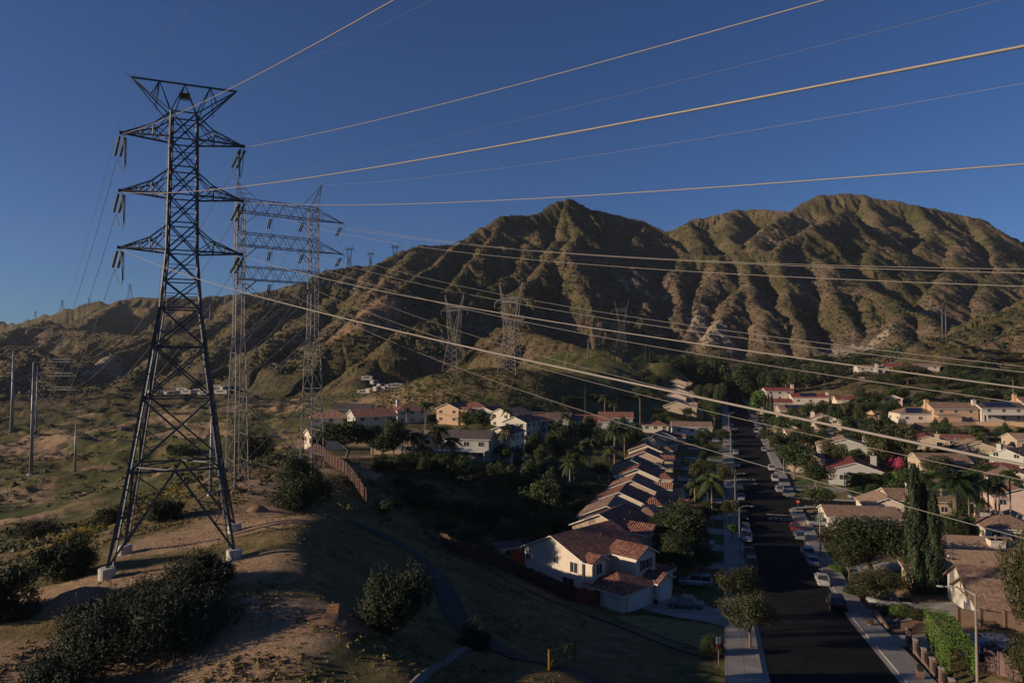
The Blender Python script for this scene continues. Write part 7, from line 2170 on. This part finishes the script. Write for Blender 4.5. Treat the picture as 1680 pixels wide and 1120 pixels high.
car_px(1612, 1075, 68, 60, 'suv', 'blue', 'dark blue vehicle in the walled yard behind the hedge', .1)
car_px(1590, 1062, 71, 50, 'suv', 'black', 'black vehicle beside the dark blue one in the walled yard', .1)
car_px(1370, 875, 136, -73, 'sedan', 'silver', 'silver car in the driveway near the rusty-leaved tree', .1)
sdr('driveway', s_at_y(88), s_at_y(94), 8.6, 21, M_CONC, .08)
sdr('driveway', s_at_y(145), s_at_y(150), 8.6, 22, M_CONC, .08)
sdr('driveway', s_at_y(113), s_at_y(119), 8.6, 18, M_CONC, .08)
sdr('driveway', s_at_y(133), s_at_y(139), 8.6, 20, M_CONC, .08)
sdr('driveway', s_at_y(186), s_at_y(191), 8.6, 24, M_CONC, .08)
sdr('driveway', s_at_y(208), s_at_y(213), 8.6, 20, M_CONC, .08)
sdr('yard', s_at_y(66), s_at_y(78), 18, 34, M_CONCD, .07)
sdr('driveway', s_at_y(76.5), s_at_y(82), 8.6, 20, M_CONC, .08)
sdr('lawn', s_at_y(152), s_at_y(158), 9, 20, M_LAWN, .07)
sdr('lawn', s_at_y(193), s_at_y(200), 9, 22, M_LAWN, .07)
sdr('planting_bed', s_at_y(83), s_at_y(87.5), 9.4, 20, M_BARE, .09)
sdr('lawn', s_at_y(87), s_at_y(92), 20, 30, M_LAWN, .07)
for Y_ in (215, 235, 252, 275, 300): sdr('driveway', s_at_y(Y_) - 2.5, s_at_y(Y_) + 2.5, 8.6, 18, M_CONC, .08, 6, 6)

# ------------------------------------------------------------------ street furniture
def street_lamp(side, Y, arm, h, label, tt=6.9):
    s_ = s_at_y(Y); x, y = spt(s_, side * tt); z = float(street_z(s_)) + .14
    T = thing('street_lamp', (x, y, z), -math.radians(17.07), label, 'street lamp', 'street lamps')
    b_ = MB(); b_.lathe(0, 0, [(.15, -.3), (.13, 0.4), (.075, h)], 10); b_.build('pole', M_LAMP, T, True)
    d = -side * arm
    b_ = MB(); b_.tube([(0, 0, h - .1), (d * .35, 0, h + .32), (d * .75, 0, h + .45), (d, 0, h + .42)], [.06, .05, .045, .04], 6); b_.build('arm', M_LAMPH, T, True)
    b_ = MB(); b_.lathe(0, 0, [(.05, .10), (.16, .06), (.17, -.02), (.08, -.07)], 10); hd = b_.build('lamp_head', M_LAMPH, T, True); hd.scale = (2.0, 1, 1); hd.location = (d * 1.12, 0, h + .40)
    return T
street_lamp(-1, 119.5, 1.9, 8.0, 'street lamp on the left pavement beside the white parked car', 6.5)
street_lamp(-1, 160, 1.9, 8.0, 'street lamp on the left pavement near the bright palm', 6.5)
street_lamp(-1, 237, 1.9, 8.0, 'street lamp on the left pavement at halfway distance', 6.5)
street_lamp(-1, 300, 1.9, 8.0, 'street lamp on the left pavement, second from the far end', 6.5)
street_lamp(-1, 400, 1.9, 8.0, 'farthest street lamp on the left pavement', 6.5)
street_lamp(1, 62, 2.3, 8.2, 'nearest tall street lamp at the lower right behind the pillar fence', 11.2)
street_lamp(1, 123, 1.9, 8.0, 'street lamp on the right near the stop sign', 7.0)
street_lamp(1, 205, 1.9, 8.0, 'street lamp on the right above the side street', 8.0)
street_lamp(1, 262, 1.5, 7.5, 'thin street lamp on the right beside the dark blue car', 7.0)
street_lamp(1, 330, 1.5, 8.0, 'faint far street lamp on the right near the white van', 7.0)
p = at(1337, 796, 186); T = thing('bare_post', (p.x, p.y, gz(p.x, p.y)), 0, 'tall thin grey post before the bright red roofed house', 'post'); MB().lathe(0, 0, [(.08, -.3), (.06, 6.3)], 8).build('shaft', M_LAMPH, T)

def text_mesh(txt, size, ma, parent, loc, rot):
    cu = bpy.data.curves.new('lettering', 'FONT'); cu.body = txt; cu.size = size; cu.align_x = 'CENTER'; cu.align_y = 'CENTER'; cu.extrude = .004
    o = bpy.data.objects.new('tmp', cu); COL.objects.link(o); dg = bpy.context.evaluated_depsgraph_get()
    me = bpy.data.meshes.new_from_object(o.evaluated_get(dg)); bpy.data.objects.remove(o); me.materials.clear(); me.materials.append(ma)
    return link('lettering', me, parent, None, loc, rot)
x, y = spt(s_at_y(160), 7.2); z = float(street_z(s_at_y(160))) + .14
T = thing('stop_sign', (x, y, z), -math.radians(17), 'red octagonal stop sign at the corner of the side street', 'road sign')
MB().cyl((0, 0, -.2), (0, 0, 2.9), .035, .035, 6).build('post', M_POLE, T)
b_ = MB(); b_.cyl((0, -.05, 2.55), (0, -.075, 2.55), .40, .40, 8); o = b_.build('sign_plate', M_SIGNR, T)
text_mesh('STOP', .26, M_SIGNW, T, (0, -.085, 2.55), (math.pi / 2, 0, 0))
g = gp(1179, 1091)
T = thing('warning_sign', (g.x, g.y, g.z), .25, 'small white and red sign on a thin post beside the clipped bush', 'sign')
MB().cyl((0, 0, -.2), (0, 0, 2.55), .03, .03, 6).build('post', M_POLE, T)
MB().b2(-.24, .24, -.06, -.035, 2.0, 2.6).build('white_panel', M_SIGNW, T); MB().b2(-.2, .2, -.06, -.036, 1.5, 1.92).build('red_panel', M_SIGNR, T)
x, y = spt(s_at_y(146.5), 7.0); z = float(street_z(s_at_y(146.5))) + .14
T = thing('fire_hydrant', (x, y, z), 0, 'yellow fire hydrant on the right pavement by the red kerb', 'hydrant')
MB().lathe(0, 0, [(.2, 0), (.2, .06), (.13, .08), (.13, .6), (.17, .62), (.15, .74), (.06, .82), (.05, .88)], 12).build('barrel', M_HYD, T, True)
b_ = MB(); b_.cyl((-.24, 0, .48), (.24, 0, .48), .06, .06, 8); b_.cyl((0, 0, .42), (0, -.22, .42), .07, .07, 8); b_.build('nozzles', M_HYD, T)
strip('kerb_paint', s_at_y(143), s_at_y(156), 5.995, 6.185, .149, M_KRED, .1)
strip('kerb_paint', s_at_y(106), s_at_y(109.5), 5.995, 6.185, .149, M_KRED, .1)
for i, (Y_, t_, h, ma, lab) in enumerate([(127, 8.2, 1.0, M_BRICK, 'reddish letterbox pillar on the right pavement beside the white cars'), (96, 8.4, 1.0, M_IRON, 'dark letterbox on the right pavement before the white pickup'), (187, 8.2, 1.0, M_IRON, 'dark letterbox above the side street, nearer one'), (192, 8.2, 1.0, M_IRON, 'dark letterbox above the side street, farther one')]):
    x, y = spt(s_at_y(Y_), t_); z = float(street_z(s_at_y(Y_))) + .14
    T = thing('letterbox', (x, y, z), -.3, lab, 'letterbox'); MB().b2(-.2 if ma is M_BRICK else -.06, .2 if ma is M_BRICK else .06, -.2 if ma is M_BRICK else -.06, .2 if ma is M_BRICK else .06, 0, h).build('post', ma, T)
    b_ = MB(); b_.b2(-.16, .16, -.26, .26, h, h + .16); b_.cyl((0, -.26, h + .16), (0, .26, h + .16), .16, .16, 12); b_.build('box', ma if ma is M_IRON else M_FASCB, T)
g = gp(1427, 1029); T = thing('flower_pot', (g.x, g.y, g.z), 0, 'terracotta pot with a small plant on the right pavement', 'flower pot')
MB().lathe(0, 0, [(.2, 0), (.32, .45), (.36, .5), (.3, .5)], 14).build('pot', M_TERRA, T, True); link('plant', CROWNS['rust'][0], T, None, (0, 0, .7), None, (.6, .6, .35))

# brick pillar fence with iron panels, gate arch, letterbox pillar
FP = [gp(*p) for p in ((1491, 1062), (1502, 1075), (1516, 1091), (1530, 1108), (1545, 1126), (1562, 1146))]
T = thing('pillar_fence', FP[0], 0, 'pink brick pillar fence with black iron panels along the right pavement', 'fence')
for i, p in enumerate(FP):
    q = p - FP[0]; MB().box(q.x, q.y, q.z + .7, .36, .36, 1.75, -.3).build('pillar', M_BRICK, T); 
    c = MB(); c.box(q.x, q.y, q.z + 1.62, .44, .44, .1, -.3); c.build('pillar_cap', M_CONC, T)
    if i + 1 < len(FP):
        r_ = FP[i + 1] - FP[0]; lw = MB(); m_ = (q + r_) / 2; rot = math.atan2(r_.y - q.y, r_.x - q.x)
        lw.box(m_.x, m_.y, m_.z + .1, (Vector((r_.x, r_.y)) - Vector((q.x, q.y))).length - .3, .2, .6, rot); lw.build('low_wall', M_BRICK, T)
        ir = MB()
        k = 14
        for j in range(1, k):
            f = j / k; pp = q.lerp(r_, f); ht = 1.15 + .3 * math.sin(math.pi * f); ir.box(pp.x, pp.y, pp.z + .35 + (ht - .35) / 2 + .05, .025, .025, ht - .3, rot)
        arc = [q.lerp(r_, j / 10) + Vector((0, 0, 1.15 + .3 * math.sin(math.pi * j / 10))) for j in range(11)]
        ir.tube(arc, .03, 5); ir.bar(q + Vector((0, 0, .5)), r_ + Vector((0, 0, .5)), .03); ir.build('iron_panel', M_IRON, T)
G0, G1 = gp(1491, 1056), gp(1523, 1046)
T = thing('entrance_gate', G0, 0, 'arched black iron gate between two dark pillars behind the pillar fence', 'gate')
for p in (G0, G1): q = p - G0; MB().box(q.x, q.y, q.z + .8, .45, .45, 2.0, .2).build('pillar', M_BRICK, T)
q = G1 - G0; ir = MB()
for j in range(1, 18): f = j / 18; pp = q * f; ht = 1.3 + .55 * math.sin(math.pi * f); ir.box(pp.x, pp.y, pp.z + ht / 2, .03, .03, ht, 0)
ir.tube([q * (j / 12) + Vector((0, 0, 1.3 + .55 * math.sin(math.pi * j / 12))) for j in range(13)], .035, 5); ir.bar((0, 0, .3), q + Vector((0, 0, .3)), .04); ir.build('gate_leaf', M_IRON, T)
g = gp(1510, 1118); T = thing('letterbox', g, -.3, 'brick letterbox pillar with dark box at the bottom edge of the right pavement', 'letterbox')
MB().b2(-.25, .25, -.25, .25, -.2, 1.05).build('pillar', M_BRICK, T); MB().b2(-.22, .22, -.3, .22, 1.05, 1.45).build('box', M_IRON, T)
T = wall_thing([gp(1433, 1012), gp(1444, 1022), gp(1456, 1034)], .75, .22, M_BRICK, 'low brick retaining wall of the planted bed beside the right pavement', pil=False)
dark_fence('board_gate', [gp(1618, 1100), gp(1640, 1106), gp(1662, 1114), gp(1700, 1126)], 2.0, varied("mauve_boards", (.14, .09, .085), .2, 2, .85), 'brown corrugated yard fence at the bottom right corner')
# yellow trail gate, ramp board, sleeper
A_, B_ = gp(901, 1100), gp(943, 1080)
T = thing('trail_gate', A_, 0, 'yellow steel barrier gate across the footpath at the bottom', 'gate')
q = B_ - A_
MB().cyl((0, 0, -.3), (0, 0, 1.55), .09, .09, 8).build('post', M_YEL, T); MB().box(q.x, q.y, q.z + .7, .26, .26, 2.1).build('post', M_YEL, T)
ir = MB()
lo0, lo1, hi0, hi1 = Vector((0, 0, .25)), q + Vector((0, 0, .25)), Vector((0, 0, 1.35)), q + Vector((0, 0, 1.45))
ir.bar(lo0, lo1, .09); ir.bar(hi0, hi1, .09)
for i in range(3):
    f0, f1 = i / 3, (i + 1) / 3
    ir.bar(lo0.lerp(lo1, f0), hi0.lerp(hi1, f1), .075); ir.bar(hi0.lerp(hi1, f0), lo0.lerp(lo1, f1), .075); ir.bar(lo0.lerp(lo1, f1), hi0.lerp(hi1, f1), .05)
ir.build('gate_bars', M_YEL, T)
g = gp(546, 1031); T = thing('board_ramp', g, .15, 'weathered reddish wooden board ramp lying on the dirt', 'ramp')
b_ = MB(); b_.add([(-.5, -.9, .05), (.35, -.9, .05), (.35, 1.0, .75), (-.5, 1.0, .75), (-.5, -.9, .0), (.35, -.9, .0), (.35, 1.0, .68), (-.5, 1.0, .68)], [(0,1,2,3),(7,6,5,4),(0,4,5,1),(1,5,6,2),(2,6,7,3),(3,7,4,0)]); b_.build('deck', M_RAMP, T)
MB().b2(-.45, -.35, .8, .95, -.3, .7).build('support', M_RAMP, T); MB().b2(.2, .3, .8, .95, -.3, .7).build('support', M_RAMP, T)
g = gp(712, 948); T = thing('metal_frame', g, .5, 'small pale metal frame lying beside the footpath', 'frame')
b_ = MB()
for i in range(5): b_.bar((i * .35 - .7, -.5, .1 + .04 * i), (i * .35 - .7, .7, .25), .03)
b_.bar((-.8, -.5, .12), (.8, -.5, .3), .03); b_.bar((-.8, .7, .25), (.8, .7, .4), .03); b_.build('bars', M_STEELL, T)
def junk(): pass
g = gp(415, 838)
# dirt mounds for bikes, real bumps of soil
def mound(px, py, w, d, h, rz, ma, name='dirt_mound'):
    c = gp(px, py); b_ = MB(); n1, n2 = 26, 16
    for j in range(n2 + 1):
        for i in range(n1 + 1):
            u, v = i / n1 * 2 - 1, j / n2 * 2 - 1
            q = max(0, 1 - u * u - v * v); hh = h * q ** 1.3
            x, y = u * w, v * d; cx, sx = math.cos(rz), math.sin(rz)
            X, Y = c.x + x * cx - y * sx, c.y + x * sx + y * cx
            b_.v.append((X, Y, hh))
    xs = np.array([v[0] for v in b_.v]); ys = np.array([v[1] for v in b_.v]); zs = ground(xs, ys, False) - .12 + fbm(xs * 1.3, ys * 1.3, 5, 3) * .08
    b_.v = [(v[0], v[1], float(z) + v[2]) for v, z in zip(b_.v, zs)]
    for j in range(n2):
        for i in range(n1):
            a = j * (n1 + 1) + i; b_.f.append([a, a + 1, a + n1 + 2, a + n1 + 1]); b_.m.append(0)
    return b_.build(name, ma, None, True, 'structure')
mound(424, 838, 1.6, 1.2, .9, .3, M_BARE)
mound(120, 985, 2.6, 3.0, .9, -.3, M_BARE)
mound(560, 1118, 3.4, 2.0, .5, .2, M_BARE)

# ------------------------------------------------------------------ thin evening haze
hb = MB(); hb.b2(-2600, 2600, -120, 2300, -160, 470)
M_HAZE = bpy.data.materials.new("evening_haze"); M_HAZE.use_nodes = True
hn = M_HAZE.node_tree.nodes; hn.clear()
ho = hn.new('ShaderNodeOutputMaterial'); hv = hn.new('ShaderNodeVolumePrincipled')
hv.inputs['Color'].default_value = (.80, .86, 1.0, 1); hv.inputs['Density'].default_value = 0.00004; hv.inputs['Anisotropy'].default_value = .2
M_HAZE.node_tree.links.new(hv.outputs[0], ho.inputs['Volume'])
hb.build('haze', M_HAZE, None, False, 'stuff')
